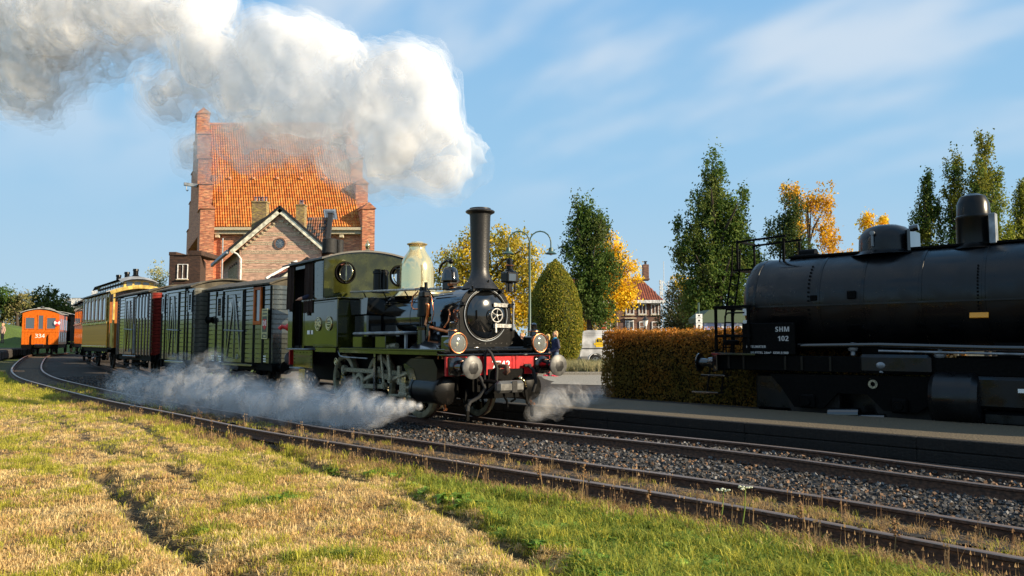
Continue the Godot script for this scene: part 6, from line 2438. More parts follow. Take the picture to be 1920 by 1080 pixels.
func cab(t: Node3D) -> void:
	var b: MB
	var o: Node3D
	# bunker / side tanks: the wide lower block on both sides
	for s in [-1.0, 1.0]:
		b = MB.new()
		b.span(v(4.66, 1.27, s * 0.5), v(5.95 if s > 0 else 7.2, 2.29, s * 1.165), 0.02)
		o = part("side_tank", b, M.olive_paint, t)
		b = MB.new()
		b.span(v(4.62, 2.291, s * 0.46), v(6.0, 2.32, s * 1.2), 0.01)
		b.cyl(v(4.68, 1.29, s * 1.15), v(4.68, 2.28, s * 1.15), 0.022, 0.022, 8)
		part("tank_angle", b, M.olive_paint, o)
		rivets(o, M.olive_paint, line_pts(v(4.85, 1.32, s * 1.167), v(5.9, 1.32, s * 1.167), 26) + line_pts(v(4.85, 2.24, s * 1.167), v(5.9, 2.24, s * 1.167), 26), Vector3(0, 0, -s), 0.008)
		b = MB.new()
		b.span(v(4.75, 1.17, s * 1.14 - 0.01), v(5.85, 1.265, s * 1.14 + 0.012), 0.004)
		part("tank_valance", b, M.olive_paint, o)
	b = MB.new()
	b.span(v(4.4, 2.24, -0.5), v(5.4, 2.28, 0.5), 0.01)
	part("firebox_lagging", b, M.gloss_black, t)
	# front plate with arched top and two round windows
	b = MB.new()
	var n := 22
	# panel as strips round the two portholes
	var holes := [0.67, -0.67]
	var hr := 0.215
	var hy := 2.91
	var cols := 60
	for k in cols:
		var l0 := -1.16 + 2.32 * k / cols
		var l1 := -1.16 + 2.32 * (k + 1) / cols
		var cuts0 := []
		for h in holes:
			if absf((l0 + l1) * 0.5 - h) < hr:
				var q0 := sqrt(maxf(0.0, hr * hr - (l0 - h) * (l0 - h)))
				var q1 := sqrt(maxf(0.0, hr * hr - (l1 - h) * (l1 - h)))
				cuts0 = [q0, q1]
		var t0: float = cab_arch(l0)
		var t1: float = cab_arch(l1)
		for x in [5.4, 5.44]:
			var out := Vector3(-1 if x < 5.42 else 1, 0, 0)
			if cuts0.is_empty():
				b.quado(v(x, 2.3, l0), v(x, 2.3, l1), v(x, t1, l1), v(x, t0, l0), out)
			else:
				b.quado(v(x, 2.3, l0), v(x, 2.3, l1), v(x, hy - cuts0[1], l1), v(x, hy - cuts0[0], l0), out)
				b.quado(v(x, hy + cuts0[0], l0), v(x, hy + cuts0[1], l1), v(x, t1, l1), v(x, t0, l0), out)
	var front := part("cab_front", b, M.olive_paint, t)
	var pts := []
	for k in 24:
		var l := -1.12 + 2.24 * k / 23.0
		pts.append(v(5.399, cab_arch(l) - 0.035, l))
	rivets(front, M.olive_paint, pts + line_pts(v(5.399, 2.36, 1.13), v(5.399, 3.16, 1.13), 16) + line_pts(v(5.399, 2.36, 0.9), v(5.399, 2.36, -1.1), 20) + line_pts(v(5.399, 2.4, 0.16), v(5.399, 3.3, 0.16), 12), Vector3(-1, 0, 0), 0.010)
	for h in holes:
		b = MB.new()
		b.torus(v(5.39, hy, h), Vector3(1, 0, 0), hr + 0.012, 0.022, 32, 8)
		o = part("cab_window", b, M.frame_black, front)
		b = MB.new()
		b.torus(v(5.36, hy, h), Vector3(0.35, 0, 0.94), hr - 0.02, 0.014, 32, 8)
		b.cyl(v(5.36, hy - hr, h), v(5.36, hy + hr, h), 0.01, 0.01, 8)
		part("window_ring", b, M.brass, o)
		b = MB.new()
		b.cyl(v(5.36, hy, h) - Vector3(0.0, 0, 0), v(5.36, hy, h) + Vector3(0.0035, 0, 0.0094), hr - 0.03, hr - 0.03, 28)
		part("pane", b, M.clear_glass, o)
	b = MB.new()
	b.span(v(5.33, 2.295, -1.17), v(5.4, 2.35, 1.17), 0.01)
	part("front_angle", b, M.olive_paint, front)
	# sides: front post, rear post, lintel, waist panel
	for s in [-1.0, 1.0]:
		b = MB.new()
		var z0: float = s * 1.14
		b.span(v(5.44, 2.32, z0 - 0.02), v(5.95, 3.2, z0 + 0.02), 0.004)
		b.span(v(5.95, 3.06, z0 - 0.02), v(7.3, 3.2, z0 + 0.02), 0.004)
		b.span(v(7.18, 1.24, z0 - 0.02), v(7.5, 3.2, z0 + 0.02), 0.004)
		b.span(v(6.5, 1.24, z0 - 0.02), v(6.62, 2.3, z0 + 0.02), 0.004)
		o = part("cab_side", b, M.olive_paint, t)
		rivets(o, M.olive_paint, line_pts(v(5.5, 2.4, s * 1.161), v(5.5, 3.15, s * 1.161), 14) + line_pts(v(5.75, 2.4, s * 1.161), v(5.75, 3.0, s * 1.161), 5), Vector3(0, 0, -s), 0.009)
		b = MB.new()
		b.span(v(5.95, 1.3, z0 - 0.012), v(6.5, 2.29, z0 + 0.012), 0.003)
		part("cab_door", b, M.olive_paint, o)
		b = MB.new()
		b.span(v(5.9, 2.3, z0 - 0.03), v(6.6, 2.335, z0 + 0.05), 0.01)
		part("arm_rest", b, M.bright_steel, o)
		for x in [[6.66, 1.25, 2.3], [7.1, 1.25, 2.3]]:
			b = MB.new()
			b.cyl(v(x[0], x[1], s * 1.19), v(x[0], x[2], s * 1.19), 0.016, 0.016, 8)
			part("grab_rail", b, M.frame_black, o)
		# curtains of heavy cloth in the doorway
		for c in [[5.98, 6.42, 0.0], [7.12, 7.5, 0.04]]:
			b = MB.new()
			var m := 14
			for k in m:
				var a0: float = lerpf(c[0], c[1], float(k) / m)
				var a1: float = lerpf(c[0], c[1], float(k + 1) / m)
				var w0 := 0.035 * sin(k * 1.9)
				var w1 := 0.035 * sin((k + 1) * 1.9)
				var lo: float = 2.02 + 0.05 * sin(k * 0.7) + c[2] * 3.0 * s
				for f in [0.0, 0.006]:
					b.quado(v(a0, lo, s * (1.17 + f) + w0), v(a1, lo, s * (1.17 + f) + w1), v(a1, 3.14, s * (1.17 + f) + w1 * 0.5), v(a0, 3.14, s * (1.17 + f) + w0 * 0.5), Vector3(0, 0, -1 if f > 0 else 1) * s)
			part("curtain", b, M.curtain_brown, o)
		b = MB.new()
		b.cyl(v(5.95, 3.15, s * 1.18), v(7.55, 3.15, s * 1.18), 0.012, 0.012, 6)
		part("curtain_rail", b, M.frame_black, o)
		# steps
		b = MB.new()
		b.span(v(6.0, 0.8, z0 - 0.012), v(7.12, 1.2, z0 + 0.012), 0.004)
		o = part("step_plate", b, M.olive_paint, t)
		rivets(o, M.frame_black, line_pts(v(6.06, 0.84, s * 1.153), v(6.06, 1.16, s * 1.153), 5) + line_pts(v(7.06, 0.84, s * 1.153), v(7.06, 1.16, s * 1.153), 5) + line_pts(v(6.3, 1.15, s * 1.153), v(6.9, 1.15, s * 1.153), 4), Vector3(0, 0, -s), 0.014)
		b = MB.new()
		b.span(v(6.4, 0.36, z0 - 0.012), v(6.78, 0.8, z0 + 0.012), 0.004)
		part("step_hanger", b, M.olive_paint, o)
		for y in [[0.33, 6.3, 7.05], [0.78, 6.5, 7.15], [1.21, 6.0, 7.4]]:
			b = MB.new()
			b.span(v(y[1], y[0], z0 - s * 0.02 - 0.1), v(y[2], y[0] + 0.03, z0 + s * 0.08 + 0.02), 0.006)
			part("step_tread", b, M.zinc, o)
	b = MB.new()
	b.span(v(7.46, 1.24, -1.14), v(7.5, 2.5, 1.14))
	b.span(v(7.46, 2.5, -1.12), v(7.5, 3.3, 1.12))
	b.span(v(5.44, 1.24, -1.1), v(7.5, 1.3, 1.1))
	b.span(v(5.5, 1.3, -0.6), v(5.8, 2.5, 0.6), 0.05)
	part("cab_inside", b, M.dark_inside, t)
	# roof
	b = MB.new()
	for k in n:
		var l0 := -1.24 + 2.48 * k / n
		var l1 := -1.24 + 2.48 * (k + 1) / n
		var a0: float = cab_arch(l0)
		var a1: float = cab_arch(l1)
		var n0 := v(0, 1, 0.3 * l0).normalized()
		var n1 := v(0, 1, 0.3 * l1).normalized()
		b.t3(v(5.34, a0 + 0.04, l0), v(7.75, a0 + 0.04, l0), v(7.75, a1 + 0.04, l1), n0, n0, n1)
		b.t3(v(5.34, a0 + 0.04, l0), v(7.75, a1 + 0.04, l1), v(5.34, a1 + 0.04, l1), n0, n1, n1)
		b.quado(v(5.34, a0 + 0.002, l0), v(7.75, a0 + 0.002, l0), v(7.75, a1 + 0.002, l1), v(5.34, a1 + 0.002, l1), Vector3.DOWN)
		for x in [5.34, 7.75]:
			b.quado(v(x, a0 + 0.002, l0), v(x, a1 + 0.002, l1), v(x, a1 + 0.04, l1), v(x, a0 + 0.04, l0), Vector3(-1 if x < 6 else 1, 0, 0))
	for s in [-1.0, 1.0]:
		var y0: float = cab_arch(1.24)
		b.quado(v(5.34, y0 + 0.002, s * 1.24), v(7.75, y0 + 0.002, s * 1.24), v(7.75, y0 + 0.04, s * 1.24), v(5.34, y0 + 0.04, s * 1.24), Vector3(0, 0, -s))
	o = part("cab_roof", b, M.roof_black, t)
	for x in [[5.75, 0.55, 0.16], [5.8, 0.3, 0.1]]:
		b = MB.new()
		b.lathe([Vector2(x[2], 0), Vector2(x[2], 0.3), Vector2(x[2] * 0.85, 0.32), Vector2(0, 0.33)], 18, v(x[0], 3.36, x[1] + 0.35), Vector3.UP)
		part("roof_vent", b, M.slate_black, o)
	b = MB.new()
	b.lathe([Vector2(0.03, 0), Vector2(0.03, 0.05), Vector2(0.05, 0.06), Vector2(0.03, 0.09), Vector2(0.05, 0.12), Vector2(0.055, 0.18), Vector2(0.045, 0.22), Vector2(0.02, 0.25), Vector2(0.012, 0.29), Vector2(0, 0.3)], 16, v(5.75, 3.43, -0.03), Vector3.UP)
	part("whistle", b, M.brass, o)
	# plates
	for p in [[5.645, "7742"], [5.06, ""]]:
		b = MB.new()
		b.lathe([Vector2(0.155, 0), Vector2(0.155, 0.012), Vector2(0.145, 0.016)], 30, v(p[0], 1.775, 1.168), Vector3(0, 0, -1), false, Vector2(0.86, 1.0))
		b.torus(v(p[0], 1.775, 1.182), Vector3(0, 0, 1), 0.142, 0.009, 32, 6)
		o = part("number_plate" if p[1] else "maker_plate", b, M.brass, t)
		o.scale = Vector3(1, 1, 1)
		b = MB.new()
		b.lathe([Vector2(0.142, 0), Vector2(0.142, 0.004)], 30, v(p[0], 1.775, 1.179), Vector3(0, 0, -1), true, Vector2(0.9, 1.0))
		part("plate_ground", b, M.gloss_black, o)
		if p[1]:
			text("7742", 0.105, M.letter_cream, o, Transform3D(facing_side(), v(p[0], 1.775, 1.186)), 0.008)
		else:
			b = MB.new()
			for y in [0.02, -0.02]:
				b.box(v(p[0], 1.775 + y, 1.186), Vector3(0.19, 0.01, 0.004))
			b.torus(v(p[0], 1.775, 1.184), Vector3(0, 0, 1), 0.1, 0.004, 28, 5)
			part("plate_lines", b, M.letter_cream, o)
		for y in [0.092, -0.09]:
			b = MB.new()
			b.box(v(p[0], 1.775 + y, 1.186), Vector3(0.09, 0.018, 0.004))
			part("plate_lines", b, M.letter_cream, o)
	b = MB.new()
	b.box(v(6.2, 1.6, 1.165), Vector3(0.14, 0.09, 0.012), 0.003)
	b.box(v(6.0, 1.6, 1.165), Vector3(0.1, 0.09, 0.012), 0.003)
	part("white_label", b, M.letter_white, t)
	b = MB.new()
	b.torus(v(4.78, 0.98, 1.13), Vector3(0, 0, 1), 0.07, 0.01, 20, 6)
	text("H", 0.07, M.letter_cream, part("brass_disc", b, M.brass, t), Transform3D(facing_side(), v(4.78, 0.98, 1.135)), 0.006)
	# rear buffers and lamp
	b = MB.new()
	b.span(v(7.5, 0.85, -1.1), v(7.56, 1.2, 1.1), 0.006)
	part("rear_beam", b, M.signal_red, t)
	for s in [-1.0, 1.0]:
		b = MB.new()
		b.lathe([Vector2(0.1, 0), Vector2(0.09, 0.3), Vector2(0.18, 0.33), Vector2(0.18, 0.36), Vector2(0, 0.39)], 22, v(7.56, 0.985, s * 0.9), Vector3(1, 0, 0))
		part("rear_buffer", b, M.buffer_steel, t)


# ---------------------------------------------------------------- the wagons behind, and the orange tram
func wagon(called: String, label: String, category: String, where: Transform3D, ln: float, w: float, y0: float, y1: float, body: String, ends: String, roof_m: Material, planks: int, arch := 0.28, over := 0.12) -> Node3D:
	# a four wheeled body on its underframe: local x runs from its front end (0) to its rear (ln)
	var t := thing(called, label, category, where)
	var hw := w / 2
	var b := MB.new()
	b.span(v(0.04, y0 + 0.02, -hw + 0.05), v(ln - 0.04, y1 - 0.01, hw - 0.05))
	part("body", b, M[body], t)
	# planks of the near side and of the front end; the far side is plain
	if planks > 0:
		var ph := (y1 - y0) / planks
		b = MB.new()
		b.box(Vector3.ZERO, Vector3(ln, ph - 0.012, 0.05), 0.008)
		var pm := b.mesh()
		b = MB.new()
		b.box(Vector3.ZERO, Vector3(0.05, ph - 0.012, w - 0.06), 0.008)
		var em := b.mesh()
		for k in planks:
			var y := y0 + ph * (k + 0.5)
			piece("plank", pm, M[body], t, Transform3D(Basis.IDENTITY, v(ln / 2, y, hw - 0.025)))
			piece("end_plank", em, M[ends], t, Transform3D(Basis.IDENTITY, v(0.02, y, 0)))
	# roof
	b = MB.new()
	var n := 14
	for k in n:
		var q := []
		for j in [k, k + 1]:
			var l: float = (-1.0 + 2.0 * j / n) * (hw + over)
			q.append([l, y1 + arch * (1.0 - pow(l / (hw + over), 2.0)), v(0, 1, 0.5 * l / hw * arch).normalized()])
		var x0 := -over
		var x1 := ln + over
		b.t3(v(x0, q[0][1] + 0.045, q[0][0]), v(x1, q[0][1] + 0.045, q[0][0]), v(x1, q[1][1] + 0.045, q[1][0]), q[0][2], q[0][2], q[1][2])
		b.t3(v(x0, q[0][1] + 0.045, q[0][0]), v(x1, q[1][1] + 0.045, q[1][0]), v(x0, q[1][1] + 0.045, q[1][0]), q[0][2], q[1][2], q[1][2])
		b.quado(v(x0, q[0][1], q[0][0]), v(x1, q[0][1], q[0][0]), v(x1, q[1][1], q[1][0]), v(x0, q[1][1], q[1][0]), Vector3.DOWN)
		for x in [x0, x1]:
			b.quado(v(x, q[0][1], q[0][0]), v(x, q[1][1], q[1][0]), v(x, q[1][1] + 0.045, q[1][0]), v(x, q[0][1] + 0.045, q[0][0]), Vector3(signf(x - 1.0), 0, 0))
			var inx: float = x + (over if x < 1.0 else -over)
			b.quado(v(inx, y1 - 0.01, q[0][0] * 0.98), v(inx, y1 - 0.01, q[1][0] * 0.98), v(inx, q[1][1], q[1][0] * 0.98), v(inx, q[0][1], q[0][0] * 0.98), Vector3(signf(x - 1.0), 0, 0))
	for s in [-1.0, 1.0]:
		b.span(v(-over, y1, s * (hw + over)), v(ln + over, y1 + 0.045, s * (hw + over) + s * 0.03))
	part("roof", b, roof_m, t)
	# underframe
	for s in [-1.0, 1.0]:
		b = MB.new()
		b.span(v(0.0, y0 - 0.2, s * (hw - 0.16)), v(ln, y0 - 0.002, s * (hw - 0.06)), 0.01)
		part("sole_bar", b, M.frame_black, t)
	for x in [0.03, ln - 0.03]:
		b = MB.new()
		b.span(v(x - 0.05, y0 - 0.22, -hw + 0.02), v(x + 0.05, y0 - 0.002, hw - 0.02), 0.01)
		part("headstock", b, M.frame_black, t)
	for e in [[-0.42, -1.0], [ln + 0.42, 1.0]]:
		for s in [-1.0, 1.0]:
			b = MB.new()
			b.lathe([Vector2(0.18, 0.0), Vector2(0.18, 0.025), Vector2(0.06, 0.04), Vector2(0.06, 0.2), Vector2(0.09, 0.2), Vector2(0.1, 0.4), Vector2(0.14, 0.42)], 18, v(e[0], y0 - 0.1, s * 0.87), Vector3(-e[1], 0, 0))
			part("buffer", b, M.frame_black, t)
	for x in [ln * 0.22, ln * 0.78]:
		for s in [-1.0, 1.0]:
			var at := v(x, 0.46, s * 0.63)
			b = MB.new()
			b.lathe([Vector2(0.36, -0.05), Vector2(0.46, -0.05), Vector2(0.46, 0.05), Vector2(0.36, 0.05), Vector2(0.36, -0.05)], 26, at, Vector3(0, 0, -s), false)
			b.cyl(at - Vector3(0, 0, 0.06), at + Vector3(0, 0, 0.06), 0.1, 0.1, 12)
			for k in 8:
				var d := Vector3(cos(TAU * k / 8), sin(TAU * k / 8), 0)
				b.bar(at + d * 0.08, at + d * 0.38, 0.05, 0.03, 0.0, Vector3(0, 0, 1))
			part("wheel", b, M.wheel_brown, t)
			b = MB.new()
			b.box(v(x, 0.47, s * (hw - 0.15)), Vector3(0.2, 0.22, 0.14), 0.03)
			b.cyl(v(x, 0.47, s * (hw - 0.1)), v(x, 0.47, s * (hw - 0.04)), 0.07, 0.06, 12)
			part("axle_box", b, M.frame_black, t)
			b = MB.new()
			for k in 4:
				var hl := 0.48 - k * 0.09
				b.tube([v(x - hl, 0.72 - k * 0.03, s * (hw - 0.1)), v(x, 0.62 - k * 0.03 + 0.02, s * (hw - 0.1)), v(x + hl, 0.72 - k * 0.03, s * (hw - 0.1))], 0.022, 5)
			part("leaf_spring", b, M.frame_black, t)
			b = MB.new()
			for k in [-1.0, 1.0]:
				b.bar(v(x + k * 0.15, 0.4, s * (hw - 0.16)), v(x + k * 0.3, y0 - 0.15, s * (hw - 0.16)), 0.05, 0.03, 0.0, Vector3(0, 0, 1))
			part("axle_guard", b, M.frame_black, t)
	b = MB.new()
	b.span(v(ln * 0.2, 0.5, hw - 0.06), v(ln * 0.8, 0.53, hw + 0.14), 0.005)
	for x in [0.25, 0.5, 0.75]:
		b.bar(v(ln * x, 0.5, hw), v(ln * x, y0 - 0.1, hw - 0.1), 0.04, 0.03)
	part("footboard", b, M.frame_black, t)
	b = MB.new()
	b.cyl(v(ln * 0.3, y0 - 0.32, hw - 0.3), v(ln * 0.7, y0 - 0.32, hw - 0.3), 0.04, 0.04, 8)
	b.cyl(v(ln * 0.45, y0 - 0.3, 0.1), v(ln * 0.62, y0 - 0.3, 0.1), 0.18, 0.18, 14)
	part("brake_gear", b, M.frame_black, t)
	return t


func posts(t: Node3D, xs: Array, hw: float, y0: float, y1: float, m: Material, wd := 0.11) -> void:
	for x in xs:
		var b := MB.new()
		b.span(v(x - wd / 2, y0 - 0.02, hw + 0.001), v(x + wd / 2, y1, hw + 0.016), 0.004)
		part("frame_post", b, m, t)


func van_door(t: Node3D, x0: float, x1: float, hw: float, y0: float, y1: float, m: Material, style: int) -> void:
	var b := MB.new()
	for x in [x0 + 0.06, x1 - 0.06]:
		b.span(v(x - 0.05, y0, hw + 0.002), v(x + 0.05, y1, hw + 0.028), 0.004)
	b.span(v(x0 + 0.11, y1 - 0.1, hw + 0.003), v(x1 - 0.11, y1, hw + 0.027), 0.004)
	b.span(v(x0 + 0.11, y0, hw + 0.003), v(x1 - 0.11, y0 + 0.1, hw + 0.027), 0.004)
	var o := part("sliding_door", b, m, t)
	var mid := (x0 + x1) / 2
	b = MB.new()
	b.bar(v(mid, y0 + 0.1, hw + 0.012), v(mid, y1 - 0.1, hw + 0.012), 0.07, 0.028, 0.006, Vector3(0, 0, 1))
	if style < 2:
		for s in [-1.0, 1.0]:
			b.bar(v(mid + s * (x1 - x0) * 0.4, y0 + 0.12, hw + 0.014), v(mid + s * 0.04, y1 - 0.12, hw + 0.014), 0.07, 0.028, 0.006, Vector3(0, 0, 1))
	part("door_brace", b, m, o)
	b = MB.new()
	b.bar(v(x1 - 0.02, (y0 + y1) / 2 - 0.1, hw + 0.05), v(x0 - 0.12, (y0 + y1) / 2 - 0.14, hw + 0.05), 0.05, 0.04, 0.01)
	b.torus(v(x0 + 0.22, y0 + 0.16, hw + 0.05), Vector3(0, 0, 1), 0.06, 0.012, 16, 5)
	part("door_catch", b, M.zinc, o)
	b = MB.new()
	b.span(v(x0 - 0.7, y1 + 0.01, hw + 0.003), v(x1 + 0.1, y1 + 0.13, hw + 0.06), 0.01)
	b.span(v(x0 - 0.7, y0 - 0.1, hw + 0.003), v(x1 + 0.1, y0 - 0.03, hw + 0.06), 0.01)
	part("door_rail", b, m, o)


func louvre(t: Node3D, x: float, y: float, hw: float, w: float, h: float, m: Material) -> void:
	var b := MB.new()
	b.span(v(x - w / 2, y - h / 2, hw + 0.001), v(x + w / 2, y + h / 2, hw + 0.012))
	var o := part("vent", b, M.dark_inside, t)
	b = MB.new()
	for s in [-1.0, 1.0]:
		b.span(v(x + s * w / 2 - 0.03, y - h / 2 - 0.03, hw + 0.002), v(x + s * w / 2 + 0.03, y + h / 2 + 0.03, hw + 0.03), 0.004)
		b.span(v(x - w / 2 + 0.03, y + s * h / 2 - 0.03, hw + 0.002), v(x + w / 2 - 0.03, y + s * h / 2 + 0.03, hw + 0.028), 0.004)
	part("vent_frame", b, m, o)
	for k in 8:
		b = MB.new()
		b.box(v(x, y - h / 2 + h * (k + 0.5) / 8, hw + 0.016), Vector3(w - 0.06, h / 20, 0.022), 0.0, Basis(Vector3.RIGHT, 0.6))
		part("slat", b, m, o)


func build_train() -> void:
	var b: MB
	var o: Node3D
	# first van: dark grey with an enamel sign
	var ln := 4.15
	var hw := 1.1
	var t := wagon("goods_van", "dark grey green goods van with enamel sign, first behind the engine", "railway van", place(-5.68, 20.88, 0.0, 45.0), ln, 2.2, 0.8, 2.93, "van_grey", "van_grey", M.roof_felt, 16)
	posts(t, [0.06, 0.5, 1.04, 3.02, 3.5, 4.09], hw, 0.8, 2.9, M.frame_black, 0.1)
	posts(t, [1.64], hw, 0.8, 2.9, M.frame_black, 0.12)
	van_door(t, 1.72, 2.85, hw, 0.8, 2.86, M.van_grey, 0)
	louvre(t, 3.25, 2.42, hw, 0.28, 0.58, M.van_grey)
	b = MB.new()
	b.span(v(0.58, 1.95, hw + 0.001), v(0.96, 2.83, hw + 0.02))
	o = part("window", b, M.window_glass, t)
	b = MB.new()
	for s in [0.58, 0.96]:
		b.span(v(s - 0.04, 1.86, hw + 0.002), v(s + 0.04, 2.9, hw + 0.06), 0.005)
	b.span(v(0.62, 1.86, hw + 0.003), v(0.92, 1.96, hw + 0.055), 0.005)
	b.span(v(0.62, 2.82, hw + 0.003), v(0.92, 2.9, hw + 0.055), 0.005)
	part("window_frame", b, M.tram_orange, o)
	# the enamel sign
	b = MB.new()
	b.span(v(0.1, 1.47, hw + 0.056), v(0.43, 2.28, hw + 0.075), 0.006)
	o = part("enamel_sign", b, M.sign_green, t)
	b = MB.new()
	for q in [[0.1, 1.47, 0.12, 2.28], [0.41, 1.47, 0.43, 2.28], [0.12, 2.26, 0.41, 2.28], [0.12, 1.47, 0.41, 1.49]]:
		b.span(v(q[0], q[1], hw + 0.0755), v(q[2], q[3], hw + 0.08))
	part("sign_border", b, M.letter_cream, o)
	b = MB.new()
	b.xf = Transform3D(Basis(Vector3(-1, 0, 0), Vector3.UP, Vector3(0, 0, -1)), v(0.265, 1.87, hw + 0.075))
	b.prism([Vector2(-0.08, 0.13), Vector2(0.08, 0.13), Vector2(0.115, 0.06), Vector2(0.115, -0.05), Vector2(0.0, -0.17), Vector2(-0.115, -0.05), Vector2(-0.115, 0.06)], 0.0, 0.006)
	part("shield", b, M.sign_red, o)
	text("DE", 0.14, M.letter_white, o, Transform3D(facing_side(), v(0.265, 1.89, hw + 0.083)), 0.004)
	for q in [["DOUWE", 2.19, 0.06], ["EGBERTS", 2.1, 0.045], ["KOFFIE", 1.62, 0.055], ["THEE", 1.54, 0.05]]:
		text(q[0], q[2], M.letter_cream, o, Transform3D(facing_side(), v(0.265, q[1], hw + 0.078)), 0.004)
	for q in [[2.55, 2.47, 0.14, 0.16], [1.95, 2.47, 0.14, 0.16]]:
		b = MB.new()
		b.span(v(q[0] - q[2] / 2, q[1] - q[3] / 2, hw + 0.003), v(q[0] + q[2] / 2, q[1] + q[3] / 2, hw + 0.008))
		part("white_label", b, M.letter_white, t)
	for q in [[3.7, 0.95], [3.2, 0.93], [0.4, 0.98]]:
		for k in 3:
			b = MB.new()
			b.span(v(q[0] - 0.1, q[1] - k * 0.07, hw + 0.003), v(q[0] + 0.1 - 0.03 * k, q[1] + 0.035 - k * 0.07, hw + 0.006))
			part("stencil_line", b, M.letter_white, t)
	b = MB.new()
	b.lathe([Vector2(0.09, 0), Vector2(0.09, 0.16), Vector2(0.12, 0.18), Vector2(0, 0.25)], 14, v(3.7, 2.05, hw + 0.03), Vector3(0.9, 0, -0.4))
	part("end_lamp", b, M.frame_black, t)
	# second van: grey, pale front end
	ln = 3.1
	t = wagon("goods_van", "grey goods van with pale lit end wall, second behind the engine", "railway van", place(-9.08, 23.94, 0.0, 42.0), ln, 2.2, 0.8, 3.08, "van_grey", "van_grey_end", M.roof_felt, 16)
	posts(t, [0.05, 0.5, 0.76, 1.3, 2.42, 2.7, 3.05], hw, 0.8, 3.0, M.frame_black, 0.09)
	van_door(t, 1.36, 2.36, hw, 0.8, 2.98, M.van_grey, 0)
	louvre(t, 0.27, 2.62, hw, 0.24, 0.55, M.van_grey)
	louvre(t, 2.87, 2.62, hw, 0.2, 0.5, M.van_grey)
	# third van: dark red
	ln = 5.0
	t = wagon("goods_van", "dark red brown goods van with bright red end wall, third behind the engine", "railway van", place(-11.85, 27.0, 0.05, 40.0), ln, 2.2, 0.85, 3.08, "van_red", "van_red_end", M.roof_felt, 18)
	posts(t, [0.05, 0.42, 0.82, 1.24, 1.66, 2.1, 2.4, 3.75, 4.68, 4.95], hw, 0.85, 3.05, M.post_brown, 0.13)
	van_door(t, 2.5, 3.65, hw, 0.85, 3.0, M.van_red, 0)
	for x in [0.62, 1.02, 1.45, 1.88]:
		b = MB.new()
		b.span(v(x - 0.1, 2.2, hw + 0.002), v(x + 0.1, 2.95, hw + 0.02))
		part("window", b, M.window_glass, t)
	b = MB.new()
	b.span(v(2.0, 0.9, hw + 0.05), v(2.06, 2.0, hw + 0.09))
	part("door_bar", b, M.zinc, t)
	cream_coach()
	# dark green coach behind the cream one
	t = wagon("green_coach", "dark green passenger coach mostly hidden behind the cream coach", "railway coach", place(-22.65, 41.7, 0.25, 34.0), 6.5, 2.3, 1.0, 3.35, "coach_green", "coach_green", M.roof_black, 0, 0.5)
	b = MB.new()
	b.span(v(0.2, 3.0, 1.151), v(6.3, 3.1, 1.18))
	b.span(v(0.2, 2.1, 1.151), v(6.3, 2.16, 1.18))
	part("waist_moulding", b, M.coach_cream, t)
	for x in [1.0, 2.2, 3.4, 4.6]:
		b = MB.new()
		b.span(v(x - 0.35, 2.2, 1.151), v(x + 0.35, 2.95, 1.165))
		part("window", b, M.window_glass, t)
	tram()


